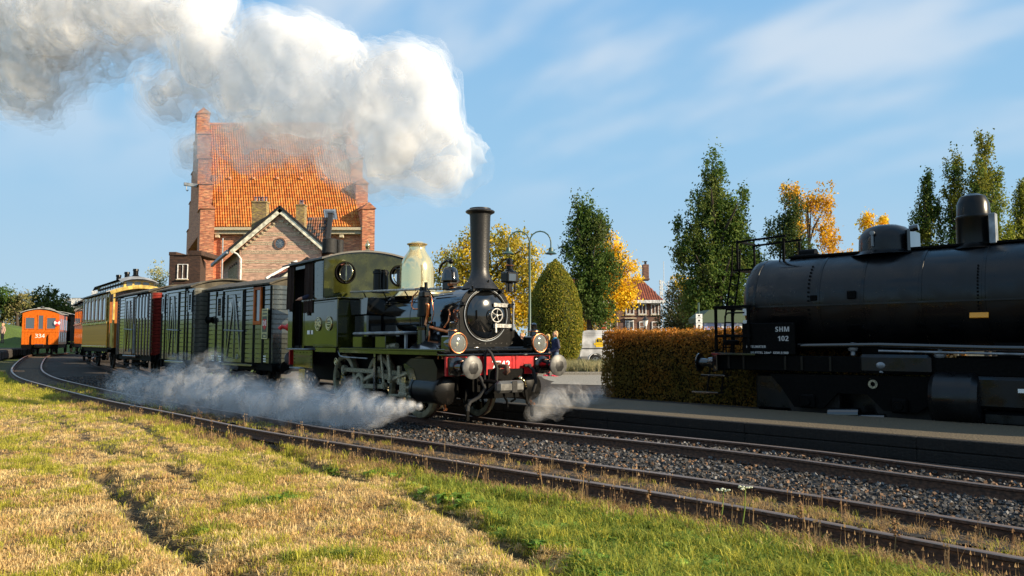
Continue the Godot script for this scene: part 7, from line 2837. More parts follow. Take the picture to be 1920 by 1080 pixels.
func cream_coach() -> void:
	var ln := 6.75
	var hw := 1.15
	var t := wagon("cream_coach", "cream and varnished passenger coach with clerestory roof and arched windows", "railway coach", place(-16.94, 33.7, 0.18, 38.0), ln, 2.3, 0.95, 3.38, "coach_cream", "coach_cream", M.roof_grey, 0, 0.3, 0.1)
	var b: MB
	var o: Node3D
	# tongued boards below the windows
	b = MB.new()
	b.box(Vector3.ZERO, Vector3(0.225, 1.0, 0.04), 0.008)
	var bm := b.mesh()
	for k in 29:
		piece("side_board", bm, M.coach_board, t, Transform3D(Basis.IDENTITY, v(0.25 + k * 0.228, 1.5, hw - 0.01)))
	b = MB.new()
	b.span(v(0.1, 2.0, hw - 0.02), v(ln - 0.05, 2.1, hw + 0.05), 0.01)
	b.span(v(0.1, 0.94, hw - 0.03), v(ln - 0.05, 1.02, hw + 0.04), 0.01)
	part("waist_rail", b, M.coach_cream, t)
	# six arched windows
	for k in 6:
		var x := 0.95 + k * 1.0
		var pl := [Vector2(-0.33, -0.5), Vector2(0.33, -0.5)]
		for a in 7:
			pl.append(Vector2(0.33 * cos(PI * a / 6.0), 0.4 + 0.12 * sin(PI * a / 6.0)))
		b = MB.new()
		b.xf = Transform3D(Basis.IDENTITY, v(x, 2.68, hw))
		b.prism(pl, 0.0, -0.012)
		o = part("window", b, M.window_glass, t)
		b = MB.new()
		var pts := []
		for p in pl:
			pts.append(v(x + p.x, 2.68 + p.y, hw + 0.012))
		pts.append(pts[0])
		b.tube(pts, 0.03, 6)
		part("window_frame", b, M.coach_varnish, o)
	for k in 7:
		b = MB.new()
		b.span(v(0.45 + k * 1.0 - 0.07, 2.1, hw - 0.02), v(0.45 + k * 1.0 + 0.07, 3.32, hw + 0.035), 0.008)
		part("pillar", b, M.coach_cream, t)
	# clerestory with its own little windows and curved white roof
	b = MB.new()
	b.span(v(-0.2, 3.55, -0.62), v(ln - 0.5, 3.96, 0.62), 0.02)
	o = part("clerestory", b, M.coach_cream, t)
	for k in 9:
		b = MB.new()
		b.span(v(0.35 + k * 0.62, 3.66, 0.621), v(0.75 + k * 0.62, 3.9, 0.635))
		part("clerestory_window", b, M.window_glass, o)
	for l in [-0.3, 0.05, 0.38]:
		b = MB.new()
		b.span(v(-0.215, 3.66, l - 0.12), v(-0.2, 3.88, l + 0.12))
		part("clerestory_window", b, M.window_glass, o)
	b = MB.new()
	for k in 12:
		var l0 := -0.78 + 1.56 * k / 12
		var l1 := -0.78 + 1.56 * (k + 1) / 12
		var y0 := 3.95 + 0.17 * (1.0 - l0 * l0 / 0.61)
		var y1 := 3.95 + 0.17 * (1.0 - l1 * l1 / 0.61)
		b.quado(v(-0.55, y0 - 0.12, l0), v(0.1, y0 + 0.04, l0), v(0.1, y1 + 0.04, l1), v(-0.55, y1 - 0.12, l1), Vector3.UP)
		b.quado(v(0.1, y0 + 0.04, l0), v(ln - 0.6, y0 + 0.04, l0), v(ln - 0.6, y1 + 0.04, l1), v(0.1, y1 + 0.04, l1), Vector3.UP)
		b.quado(v(ln - 0.6, y0 + 0.04, l0), v(ln, y0 - 0.14, l0), v(ln, y1 - 0.14, l1), v(ln - 0.6, y1 + 0.04, l1), Vector3.UP)
		b.quado(v(-0.55, y0 - 0.16, l0), v(ln, y0 - 0.16, l0), v(ln, y1 - 0.16, l1), v(-0.55, y1 - 0.16, l1), Vector3.DOWN)
	part("clerestory_roof", b, M.roof_grey, o)
	for x in [[0.5, 0.3], [2.4, 0.16], [4.4, 0.14]]:
		b = MB.new()
		b.lathe([Vector2(x[1] * 1.5, 0), Vector2(x[1] * 0.5, 0.07), Vector2(x[1] * 0.45, 0.1), Vector2(0.11, 0.12), Vector2(0.11, 0.3), Vector2(0.13, 0.31), Vector2(0.12, 0.4), Vector2(0, 0.41)], 16, v(x[0], 4.13, 0.0), Vector3.UP)
		part("roof_vent", b, M.soot_black, o)
	# open end platform: bow roof edge, posts, varnished door wall and railing
	b = MB.new()
	var pts := []
	for k in 13:
		var l := -1.25 + 2.5 * k / 12.0
		pts.append(v(-0.95 - 0.25 * (1.0 - l * l / 1.57), 3.36 + 0.3 * (1.0 - l * l / 1.57), l))
	for k in 12:
		b.quado(pts[k], pts[k + 1], v(0, 3.4 + 0.3 * (1.0 - pow(-1.25 + 2.5 * (k + 1) / 12.0, 2) / 1.57), -1.25 + 2.5 * (k + 1) / 12.0), v(0, 3.4 + 0.3 * (1.0 - pow(-1.25 + 2.5 * k / 12.0, 2) / 1.57), -1.25 + 2.5 * k / 12.0), Vector3.UP)
	o = part("platform_roof", b, M.roof_grey, t)
	b = MB.new()
	for k in 12:
		b.bar(pts[k] + Vector3(0, -0.05, 0), pts[k + 1] + Vector3(0, -0.05, 0), 0.05, 0.16, 0.01)
	part("roof_edge", b, M.coach_cream, o)
	b = MB.new()
	b.span(v(-0.03, 0.95, -1.1), v(0.035, 3.4, 1.1))
	part("end_wall", b, M.coach_varnish, t)
	for l in [-1.1, 1.1, 0.45]:
		b = MB.new()
		b.span(v(-0.98, 0.9, l - 0.04), v(-0.9, 3.4 if absf(l) > 1 else 2.1, l + 0.04), 0.01)
		part("platform_post", b, M.coach_cream, t)
	b = MB.new()
	b.span(v(-1.0, 0.86, -1.15), v(0.0, 0.94, 1.15), 0.01)
	part("platform_floor", b, M.frame_black, t)
	b = MB.new()
	b.span(v(-0.97, 0.95, -1.1), v(-0.93, 2.0, 1.08))
	b.span(v(-0.94, 0.95, 1.05), v(-0.1, 2.02, 1.09))
	part("platform_panel", b, M.coach_varnish, t)


func tram() -> void:
	var t := thing("orange_tram", "old varnished orange tram coach numbered 334 seen end on at the far left", "tram", place(-33.86, 53.7, rise(53.7), 26.0))
	var b: MB
	var o: Node3D
	var hw := 1.13
	var y0 := 0.72
	b = MB.new()
	b.span(v(0.06, y0, -hw), v(6.0, 2.95, hw), 0.02)
	part("body", b, M.tram_orange, t)
	# end wall with arched top
	var pl := [Vector2(-hw, y0), Vector2(hw, y0), Vector2(hw, 2.95)]
	for k in 9:
		var x := hw - 2.0 * hw * (k + 0.5) / 9.0
		pl.append(Vector2(x, 2.95 + 0.27 * (1.0 - x * x / (hw * hw))))
	pl.append(Vector2(-hw, 2.95))
	b = MB.new()
	b.xf = Transform3D(Basis(Vector3(0, 0, -1), Vector3.UP, Vector3(1, 0, 0)), Vector3.ZERO)
	b.prism(pl, 0.0, 0.06)
	part("end_wall", b, M.tram_orange, t)
	for k in 12:
		b = MB.new()
		b.span(v(-0.012, y0 + 0.02, -hw + 0.03 + k * 0.186), v(0.0, 1.6, -hw + 0.03 + k * 0.186 + 0.178), 0.003)
		part("end_board", b, M.tram_orange, t)
	for w in [[0.66, 0.58, 0.83], [-0.64, 0.58, 0.83], [0.0, 0.34, 1.02]]:
		b = MB.new()
		b.span(v(-0.004, 2.66 - w[2] + (0.17 if w[1] < 0.5 else 0.0), w[0] - w[1] / 2), v(0.05, 2.66 + (0.17 if w[1] < 0.5 else 0.0), w[0] + w[1] / 2))
		o = part("window", b, M.window_glass, t)
		b = MB.new()
		var cy: float = 2.66 - w[2] / 2 + (0.17 if w[1] < 0.5 else 0.0)
		for s in [-1.0, 1.0]:
			b.span(v(-0.03, cy - w[2] / 2 - 0.04, w[0] + s * w[1] / 2 - 0.03), v(0.0, cy + w[2] / 2 + 0.04, w[0] + s * w[1] / 2 + 0.03), 0.004)
			b.span(v(-0.028, cy + s * w[2] / 2 - 0.03, w[0] - w[1] / 2 + 0.03), v(0.0, cy + s * w[2] / 2 + 0.03, w[0] + w[1] / 2 - 0.03), 0.004)
		part("window_frame", b, M.tram_orange, o)
	b = MB.new()
	b.span(v(-0.035, 1.62, -hw), v(-0.012, 1.69, hw), 0.004)
	part("waist_rail", b, M.tram_orange, t)
	text("334", 0.27, M.letter_white, t, Transform3D(facing_front(), v(-0.02, 1.34, 0.02)), 0.01, "Droid Sans", 400)
	for l in [0.55, -0.48]:
		b = MB.new()
		b.tube([v(-0.02, y0, l), v(-0.1, y0 + 0.1, l), v(-0.1, 1.3, l), v(-0.02, 1.42, l)], 0.03, 7)
		part("grab_rail", b, M.frame_black, t)
	b = MB.new()
	b.box(v(-0.18, 0.62, 0.02), Vector3(0.28, 0.26, 0.6), 0.05)
	part("centre_buffer", b, M.gloss_black, t)
	b = MB.new()
	b.span(v(-0.05, 0.42, -hw), v(0.05, y0 - 0.002, hw), 0.01)
	b.span(v(0.05, 0.46, -hw + 0.05), v(6.0, y0 - 0.004, hw - 0.05), 0.01)
	part("underframe", b, M.frame_black, t)
	for x in [1.3, 4.6]:
		for s in [-1.0, 1.0]:
			b = MB.new()
			b.cyl(v(x, 0.4, s * 0.68), v(x, 0.4, s * 0.56), 0.4, 0.4, 22)
			part("wheel", b, M.wheel_brown, t)
	# roof
	b = MB.new()
	for k in 12:
		var l0 := -1.25 + 2.5 * k / 12
		var l1 := -1.25 + 2.5 * (k + 1) / 12
		var a := 2.97 + 0.3 * (1.0 - l0 * l0 / 1.56)
		var c := 2.97 + 0.3 * (1.0 - l1 * l1 / 1.56)
		b.quado(v(-0.12, a + 0.05, l0), v(6.1, a + 0.05, l0), v(6.1, c + 0.05, l1), v(-0.12, c + 0.05, l1), Vector3.UP)
		b.quado(v(-0.12, a, l0), v(6.1, a, l0), v(6.1, c, l1), v(-0.12, c, l1), Vector3.DOWN)
		b.quado(v(-0.12, a, l0), v(-0.12, c, l1), v(-0.12, c + 0.05, l1), v(-0.12, a + 0.05, l0), Vector3(-1, 0, 0))
	b.span(v(1.0, 3.25, -0.4), v(5.0, 3.42, 0.4), 0.05)
	part("roof", b, M.roof_grey, t)
	b = MB.new()
	b.lathe([Vector2(0.3, 0), Vector2(0.12, 0.08), Vector2(0.12, 0.2), Vector2(0, 0.24)], 12, v(0.6, 3.28, 0), Vector3.UP)
	part("roof_vent", b, M.roof_black, t)
	# tail signal: red and white disc at the corner
	b = MB.new()
	b.cyl(v(-0.14, 2.28, -1.02), v(-0.155, 2.28, -1.02), 0.2, 0.2, 20)
	o = part("tail_sign", b, M.sign_red, t)
	for an in [0.0, PI]:
		b = MB.new()
		b.xf = Transform3D(Basis(Vector3(0, 0, -1), Vector3.UP, Vector3(1, 0, 0)), Vector3.ZERO)
		var q := [Vector2(-(-1.02), 2.28)]
		q = [Vector2(-1.02, 2.28), Vector2(-1.02 + 0.195 * cos(an - 0.75), 2.28 + 0.195 * sin(an - 0.75)), Vector2(-1.02 + 0.2 * cos(an), 2.28 + 0.2 * sin(an)), Vector2(-1.02 + 0.195 * cos(an + 0.75), 2.28 + 0.195 * sin(an + 0.75))]
		b.prism(q, -0.162, -0.156)
		part("white_sector", b, M.letter_white, o)
	# side panels on the right hand side, pale below the windows
	for k in 4:
		b = MB.new()
		b.span(v(0.2 + k * 1.45, 0.9, -hw - 0.012), v(0.6 + k * 1.45, 1.6, -hw - 0.001), 0.003)
		part("side_panel", b, M.coach_varnish, t)
		b = MB.new()
		b.span(v(0.95 + k * 1.45, 1.8, -hw - 0.012), v(1.55 + k * 1.45, 2.6, -hw - 0.001))
		part("side_window", b, M.window_glass, t)
	t = wagon("dark_wagon", "dark covered wagon coupled behind the orange tram", "railway van", place(-36.9, 60.3, rise(60.0), 23.0), 6.0, 2.3, 0.9, 3.1, "frame_black", "frame_black", M.roof_grey, 0, 0.25)


# ---------------------------------------------------------------- the black tank wagon on the right
func build_tank_wagon() -> void:
	var t := thing("tank_wagon", "long black tank wagon with domes and white stencilled end plate at the right", "tank wagon", place(4.33, 15.65, -0.12, 228.0))
	var b: MB
	var o: Node3D
	var ln := 10.5
	# barrel with dished end, on saddles
	b = MB.new()
	b.lathe([Vector2(0.0, 0.80), Vector2(0.35, 0.815), Vector2(0.6, 0.85), Vector2(0.76, 0.91), Vector2(0.86, 1.0), Vector2(0.89, 1.1), Vector2(0.89, ln)], 56, v(0, 2.24, 0), Vector3(1, 0, 0), false)
	var tank := part("tank", b, M.tank_black, t)
	for x in [1.15, 2.35, 3.1, 4.0, 4.9, 5.9, 7.0, 8.2]:
		b = MB.new()
		b.lathe([Vector2(0.89, 0), Vector2(0.897, 0.004), Vector2(0.897, 0.05), Vector2(0.89, 0.054)], 56, v(x, 2.24, 0), Vector3(1, 0, 0), false)
		part("seam_band", b, M.tank_black, tank)
	b = MB.new()
	for k in 14:
		var an := -0.35 + 0.09 * k
		b.box(v(2.2, 2.24 + 0.897 * sin(an), -0.897 * cos(an)), Vector3(0.03, 0.03, 0.02))
		b.box(v(4.85, 2.24 + 0.897 * sin(an * 0.7), -0.897 * cos(an * 0.7)), Vector3(0.02, 0.03, 0.02))
	part("rivet_rows", b, M.frame_black, tank).set_meta("kind", "stuff")
	b = MB.new()
	b.box(v(2.95, 2.33, -0.9), Vector3(0.14, 0.14, 0.05), 0.01)
	b.box(v(2.3, 2.3, -0.9), Vector3(0.12, 0.1, 0.04), 0.01)
	part("valve_plate", b, M.frame_black, tank)
	b = MB.new()
	b.bar(v(1.2, 2.17, -0.905), v(9.0, 2.17, -0.905), 0.025, 0.03)
	part("side_rail", b, M.tank_black, tank)
	for y in [2.08, 1.86]:
		b = MB.new()
		b.box(v(0.98, y, -0.845), Vector3(0.1, 0.13, 0.03), 0.004, Basis(Vector3.UP, 0.5))
		part("white_label", b, M.letter_white, tank)
	b = MB.new()
	b.box(v(4.85, 1.93, -0.86), Vector3(0.26, 0.09, 0.03), 0.004, Basis(Vector3.RIGHT, -0.35))
	part("amber_reflector", b, M.amber, tank)
	# walkway along the top and end platform up there
	b = MB.new()
	b.span(v(0.55, 2.93, -0.35), v(1.6, 2.97, 0.5), 0.004)
	b.span(v(1.6, 3.12, -0.25), v(9.0, 3.16, 0.25), 0.004)
	o = part("top_walkway", b, M.frame_black, tank)
	for x in [0.6, 1.55]:
		for l in [-0.33, 0.47]:
			b = MB.new()
			b.bar(v(x, 2.97, l), v(x, 3.52, l), 0.04, 0.04, 0.004, Vector3(1, 0, 0))
			part("railing_post", b, M.frame_black, o)
	b = MB.new()
	b.bar(v(0.58, 3.52, -0.33), v(1.6, 3.56, -0.33), 0.04, 0.04, 0.004)
	b.bar(v(0.58, 3.52, 0.47), v(1.6, 3.56, 0.47), 0.04, 0.04, 0.004)
	b.bar(v(0.6, 3.54, -0.33), v(0.6, 3.54, 0.47), 0.04, 0.04, 0.004)
	b.tube([v(1.58, 3.5, -0.33), v(1.5, 3.3, -0.33), v(1.45, 2.98, -0.33)], 0.015, 6)
	part("railing", b, M.frame_black, o)
	b = MB.new()
	b.cyl(v(1.75, 3.18, 0.0), v(2.05, 3.18, 0.0), 0.12, 0.12, 16)
	b.box(v(1.9, 3.14, 0.0), Vector3(0.5, 0.1, 0.4), 0.03)
	part("vent_cover", b, M.frame_black, o)
	# ladder at the end
	b = MB.new()
	for l in [-0.55, -0.2]:
		b.tube([v(0.32, 0.95, l), v(0.42, 2.0, l), v(0.58, 2.95, l), v(0.6, 3.4, l)], 0.018, 6)
	for k in 8:
		b.cyl(v(0.33 + k * 0.034, 1.15 + k * 0.25, -0.55), v(0.33 + k * 0.034, 1.15 + k * 0.25, -0.2), 0.012, 0.012, 6)
	part("ladder", b, M.frame_black, t)
	# domes
	b = MB.new()
	b.lathe([Vector2(0.62, 0.0), Vector2(0.5, 0.04), Vector2(0.46, 0.08), Vector2(0.45, 0.3), Vector2(0.42, 0.4), Vector2(0.33, 0.5), Vector2(0.2, 0.55), Vector2(0, 0.57)], 36, v(3.3, 3.06, 0), Vector3.UP, false)
	o = part("dome", b, M.tank_black, tank)
	b = MB.new()
	b.box(v(3.75, 3.28, 0), Vector3(0.06, 0.4, 0.7), 0.02)
	b.cyl(v(3.72, 3.5, -0.1), v(3.86, 3.52, -0.1), 0.06, 0.06, 10)
	part("dome_flange", b, M.gloss_black, o)
	b = MB.new()
	b.cyl(v(3.2, 3.44, -0.43), v(3.2, 3.44, -0.48), 0.04, 0.04, 12)
	b.box(v(3.2, 3.3, -0.46), Vector3(0.04, 0.2, 0.03), 0.005)
	part("dome_valve", b, M.zinc, o)
	b = MB.new()
	b.lathe([Vector2(0.5, 0.0), Vector2(0.36, 0.05), Vector2(0.31, 0.1), Vector2(0.3, 0.5), Vector2(0.31, 0.52), Vector2(0.31, 0.56), Vector2(0.29, 0.58), Vector2(0.28, 0.78), Vector2(0.22, 0.9), Vector2(0.1, 0.95), Vector2(0, 0.96)], 30, v(4.68, 3.06, 0), Vector3.UP, false, Vector2(0.86, 0.86))
	o = part("tall_dome", b, M.soot_black, tank)
	b = MB.new()
	b.span(v(4.94, 3.12, -0.28), v(5.04, 3.62, -0.1), 0.01)
	part("dome_box", b, M.zinc, o)
	b = MB.new()
	b.span(v(5.7, 3.1, -0.4), v(6.4, 3.42, 0.3), 0.03)
	part("tool_box", b, M.frame_black, tank)
	# frame
	for l in [-0.95, 0.95]:
		b = MB.new()
		b.span(v(0.5, 0.98, l - 0.05), v(ln, 1.26, l + 0.05), 0.01)
		o = part("frame_beam", b, M.frame_black, t)
		for x in [0.7, 1.0, 1.8, 2.1, 2.6]:
			b = MB.new()
			b.span(v(x - 0.02, 1.0, l * 1.054 - 0.03), v(x + 0.02, 1.25, l * 1.054 + 0.03), 0.004)
			part("gusset", b, M.soot_black, o)
	b = MB.new()
	b.span(v(0.42, 0.95, -1.15), v(0.52, 1.3, 1.15), 0.01)
	b.span(v(0.42, 1.26, -1.18), v(1.3, 1.3, 1.18), 0.004)
	part("headstock", b, M.gloss_black, t)
	for l in [-0.87, 0.87]:
		b = MB.new()
		b.lathe([Vector2(0.1, -0.02), Vector2(0.185, 0.0), Vector2(0.185, 0.025), Vector2(0.09, 0.045), Vector2(0.075, 0.22), Vector2(0.105, 0.22), Vector2(0.11, 0.42)], 26, v(0.0, 1.1, l), Vector3(1, 0, 0))
		part("buffer", b, M.gloss_black, t)
	# end platform railing
	for q in [[0.5, -1.12, 2.2], [0.5, -0.4, 2.2], [0.5, 1.12, 2.2], [1.15, -1.1, 2.2], [0.5, 0.4, 2.2]]:
		b = MB.new()
		b.bar(v(q[0], 1.3, q[1]), v(q[0], q[2], q[1]), 0.05, 0.05, 0.006, Vector3(1, 0, 0))
		part("railing_post", b, M.frame_black, t)
	for y in [2.18, 1.62]:
		b = MB.new()
		b.bar(v(0.5, y, -1.12), v(0.5, y, 1.12), 0.05, 0.05, 0.006)
		b.bar(v(0.5, y, -1.12), v(1.2, y, -1.1), 0.05, 0.05, 0.006)
		part("railing", b, M.frame_black, t)
	b = MB.new()
	b.tube([v(0.72, 1.3, -1.16), v(0.72, 2.0, -1.18), v(0.78, 2.06, -1.18), v(1.1, 2.06, -1.16)], 0.016, 6)
	b.box(v(0.7, 1.5, -0.9), Vector3(0.25, 0.1, 0.2), 0.02)
	part("hand_grip", b, M.frame_black, t)
	for y in [[0.85, 0.25, 0.75], [0.52, 0.05, 0.6]]:
		b = MB.new()
		b.span(v(y[1], y[0], -1.3), v(y[2], y[0] + 0.035, -1.02), 0.006)
		part("step", b, M.gloss_black, t)
	b = MB.new()
	for x in [0.25, 0.55]:
		b.bar(v(x, 0.54, -1.05), v(x + 0.05, 1.0, -1.0), 0.04, 0.025)
	part("step_hanger", b, M.frame_black, t)
	# end plate with the stencils
	b = MB.new()
	b.span(v(1.0, 1.28, -1.06), v(2.0, 1.86, -1.0), 0.01)
	o = part("data_plate", b, M.frame_black, t)
	var face := Basis(Vector3(1, 0, 0), Vector3.UP, Vector3(0, 0, 1))
	text("SHM", 0.09, M.letter_worn, o, Transform3D(face, v(1.78, 1.74, -1.064)), 0.004)
	text("102", 0.09, M.letter_worn, o, Transform3D(face, v(1.79, 1.57, -1.064)), 0.004)
	text("KETELWATER", 0.045, M.letter_worn, o, Transform3D(face, v(1.27, 1.42, -1.064)), 0.004)
	text("INH.KETEL 24m³  GEW.9.980", 0.042, M.letter_worn, o, Transform3D(face, v(1.5, 1.31, -1.064)), 0.004)
	# bogies, boxes and gear below
	for x in [2.2, 3.7, 8.2]:
		for l in [-0.72, 0.72]:
			b = MB.new()
			b.lathe([Vector2(0.0, -0.06), Vector2(0.46, -0.06), Vector2(0.46, 0.05), Vector2(0.38, 0.06), Vector2(0.12, 0.03), Vector2(0.1, 0.1), Vector2(0, 0.1)], 28, v(x, 0.46, l), Vector3(0, 0, -signf(l)), false)
			part("wheel", b, M.wheel_brown, t)
	for l in [-0.98, 0.98]:
		b = MB.new()
		b.prism([Vector2(1.5, 0.92), Vector2(4.4, 0.95), Vector2(4.3, 0.62), Vector2(3.95, 0.36), Vector2(3.45, 0.36), Vector2(3.2, 0.62), Vector2(2.7, 0.62), Vector2(2.45, 0.34), Vector2(1.95, 0.34), Vector2(1.7, 0.7)], -l - 0.04, -l + 0.04)
		o = part("bogie_frame", b, M.frame_black, t)
		for x in [2.2, 3.7]:
			b = MB.new()
			b.box(v(x, 0.46, l * 1.06), Vector3(0.26, 0.24, 0.14), 0.03)
			b.cyl(v(x, 0.46, l * 1.1), v(x, 0.46, l * 1.17), 0.09, 0.07, 14)
			part("axle_box", b, M.frame_black, o)
	b = MB.new()
	b.cyl(v(4.35, 0.78, -0.98), v(4.35, 0.78, -1.04), 0.09, 0.09, 16)
	b.ring(v(3.3, 0.8, -1.05), Vector3(0, 0, 1), 0.04, 0.075, 0.03, 16)
	part("white_valve", b, M.rod_steel, t)
	for q in [[3.1, 4.2, 0.98, 1.3, -0.7, -1.12], [4.75, 6.0, 0.48, 0.98, -0.6, -1.1], [6.3, 7.2, 0.35, 0.9, -0.4, -1.05], [4.3, 4.9, 0.3, 0.96, -0.3, -0.9], [0.9, 4.3, 0.2, 0.9, 0.2, -0.3], [4.9, 6.2, 0.1, 0.9, 0.2, -0.4], [4.85, 5.9, 0.22, 0.45, -0.5, -1.0]]:
		b = MB.new()
		b.span(v(q[0], q[2], q[5]), v(q[1], q[3], q[4]), 0.05)
		part("equipment_box", b, M.tank_black, t)
	b = MB.new()
	b.lathe([Vector2(0.0, 0.0), Vector2(0.36, 0.03), Vector2(0.42, 0.1), Vector2(0.42, 0.62), Vector2(0.36, 0.7), Vector2(0.0, 0.72)], 26, v(4.15, 0.62, -0.95), Vector3(1, 0, 0))
	part("air_reservoir", b, M.tank_black, t)
	b = MB.new()
	for q in [[2.6, 0.25, 0.2], [3.0, 0.2, 0.16], [5.3, 0.14, 0.13], [6.1, 0.6, 0.2]]:
		b.cyl(v(q[0], q[1], -1.12), v(q[0] + 0.5, q[1] + 0.03, -1.12), q[2] * 0.6, q[2] * 0.6, 14)
	part("pipework", b, M.gloss_black, t).set_meta("kind", "stuff")
	b = MB.new()
	b.box(v(5.4, 0.78, -1.105), Vector3(0.1, 0.06, 0.01), 0.002)
	part("white_label", b, M.letter_white, t)
	b = MB.new()
	b.tube([v(2.0, 1.44, -0.9), v(3.4, 1.46, -1.0), v(5.0, 1.42, -1.04), v(7.0, 1.4, -1.06)], 0.045, 9)
	part("long_pipe", b, M.gloss_black, t)
	b = MB.new()
	b.tube([v(3.4, 1.36, -1.02), v(5.2, 1.33, -1.06), v(7.2, 1.3, -1.1)], 0.02, 7)
	part("handrail", b, M.zinc, t)
	for q in [[2.95, 1.4, -0.9], [3.2, 1.12, -1.02], [3.45, 1.12, -1.08], [4.3, 1.3, -0.95]]:
		b = MB.new()
		b.cyl(v(q[0], q[1] - 0.12, q[2]), v(q[0], q[1] + 0.1, q[2]), 0.04, 0.04, 10)
		b.ball(v(q[0], q[1], q[2]), Vector3(0.09, 0.07, 0.07), 12, 8)
		part("valve", b, M.zinc, t)
	b = MB.new()
	b.box(v(5.95, 1.1, -1.05), Vector3(0.3, 0.5, 0.1), 0.02)
	o = part("gauge_panel", b, M.zinc, t)
	b = MB.new()
	for k in 4:
		for j in 2:
			b.box(v(5.84 + k * 0.075, 1.02 + j * 0.13, -1.105), Vector3(0.03, 0.08, 0.01))
	part("panel_slots", b, M.dark_inside, o).set_meta("kind", "stuff")
	for x in [1.4, 3.2, 5.2, 7.4]:
		b = MB.new()
		b.prism([Vector2(x - 0.15, 1.26), Vector2(x + 0.15, 1.26), Vector2(x + 0.2, 1.5), Vector2(x - 0.2, 1.5)], -0.7, 0.7)
		part("tank_saddle", b, M.frame_black, t)
	# its own short track, buried in the verge
	var tt := thing("railway_track", "overgrown rails under the black tank wagon", "railway track", place(4.33, 15.65, -0.12, 228.0))
	for l in [-0.72, 0.72]:
		b = MB.new()
		b.span(v(-6.0, -0.14, l - 0.03), v(ln + 3.0, 0.0, l + 0.03), 0.01)
		part("rail", b, M.rusty_rail, tt)


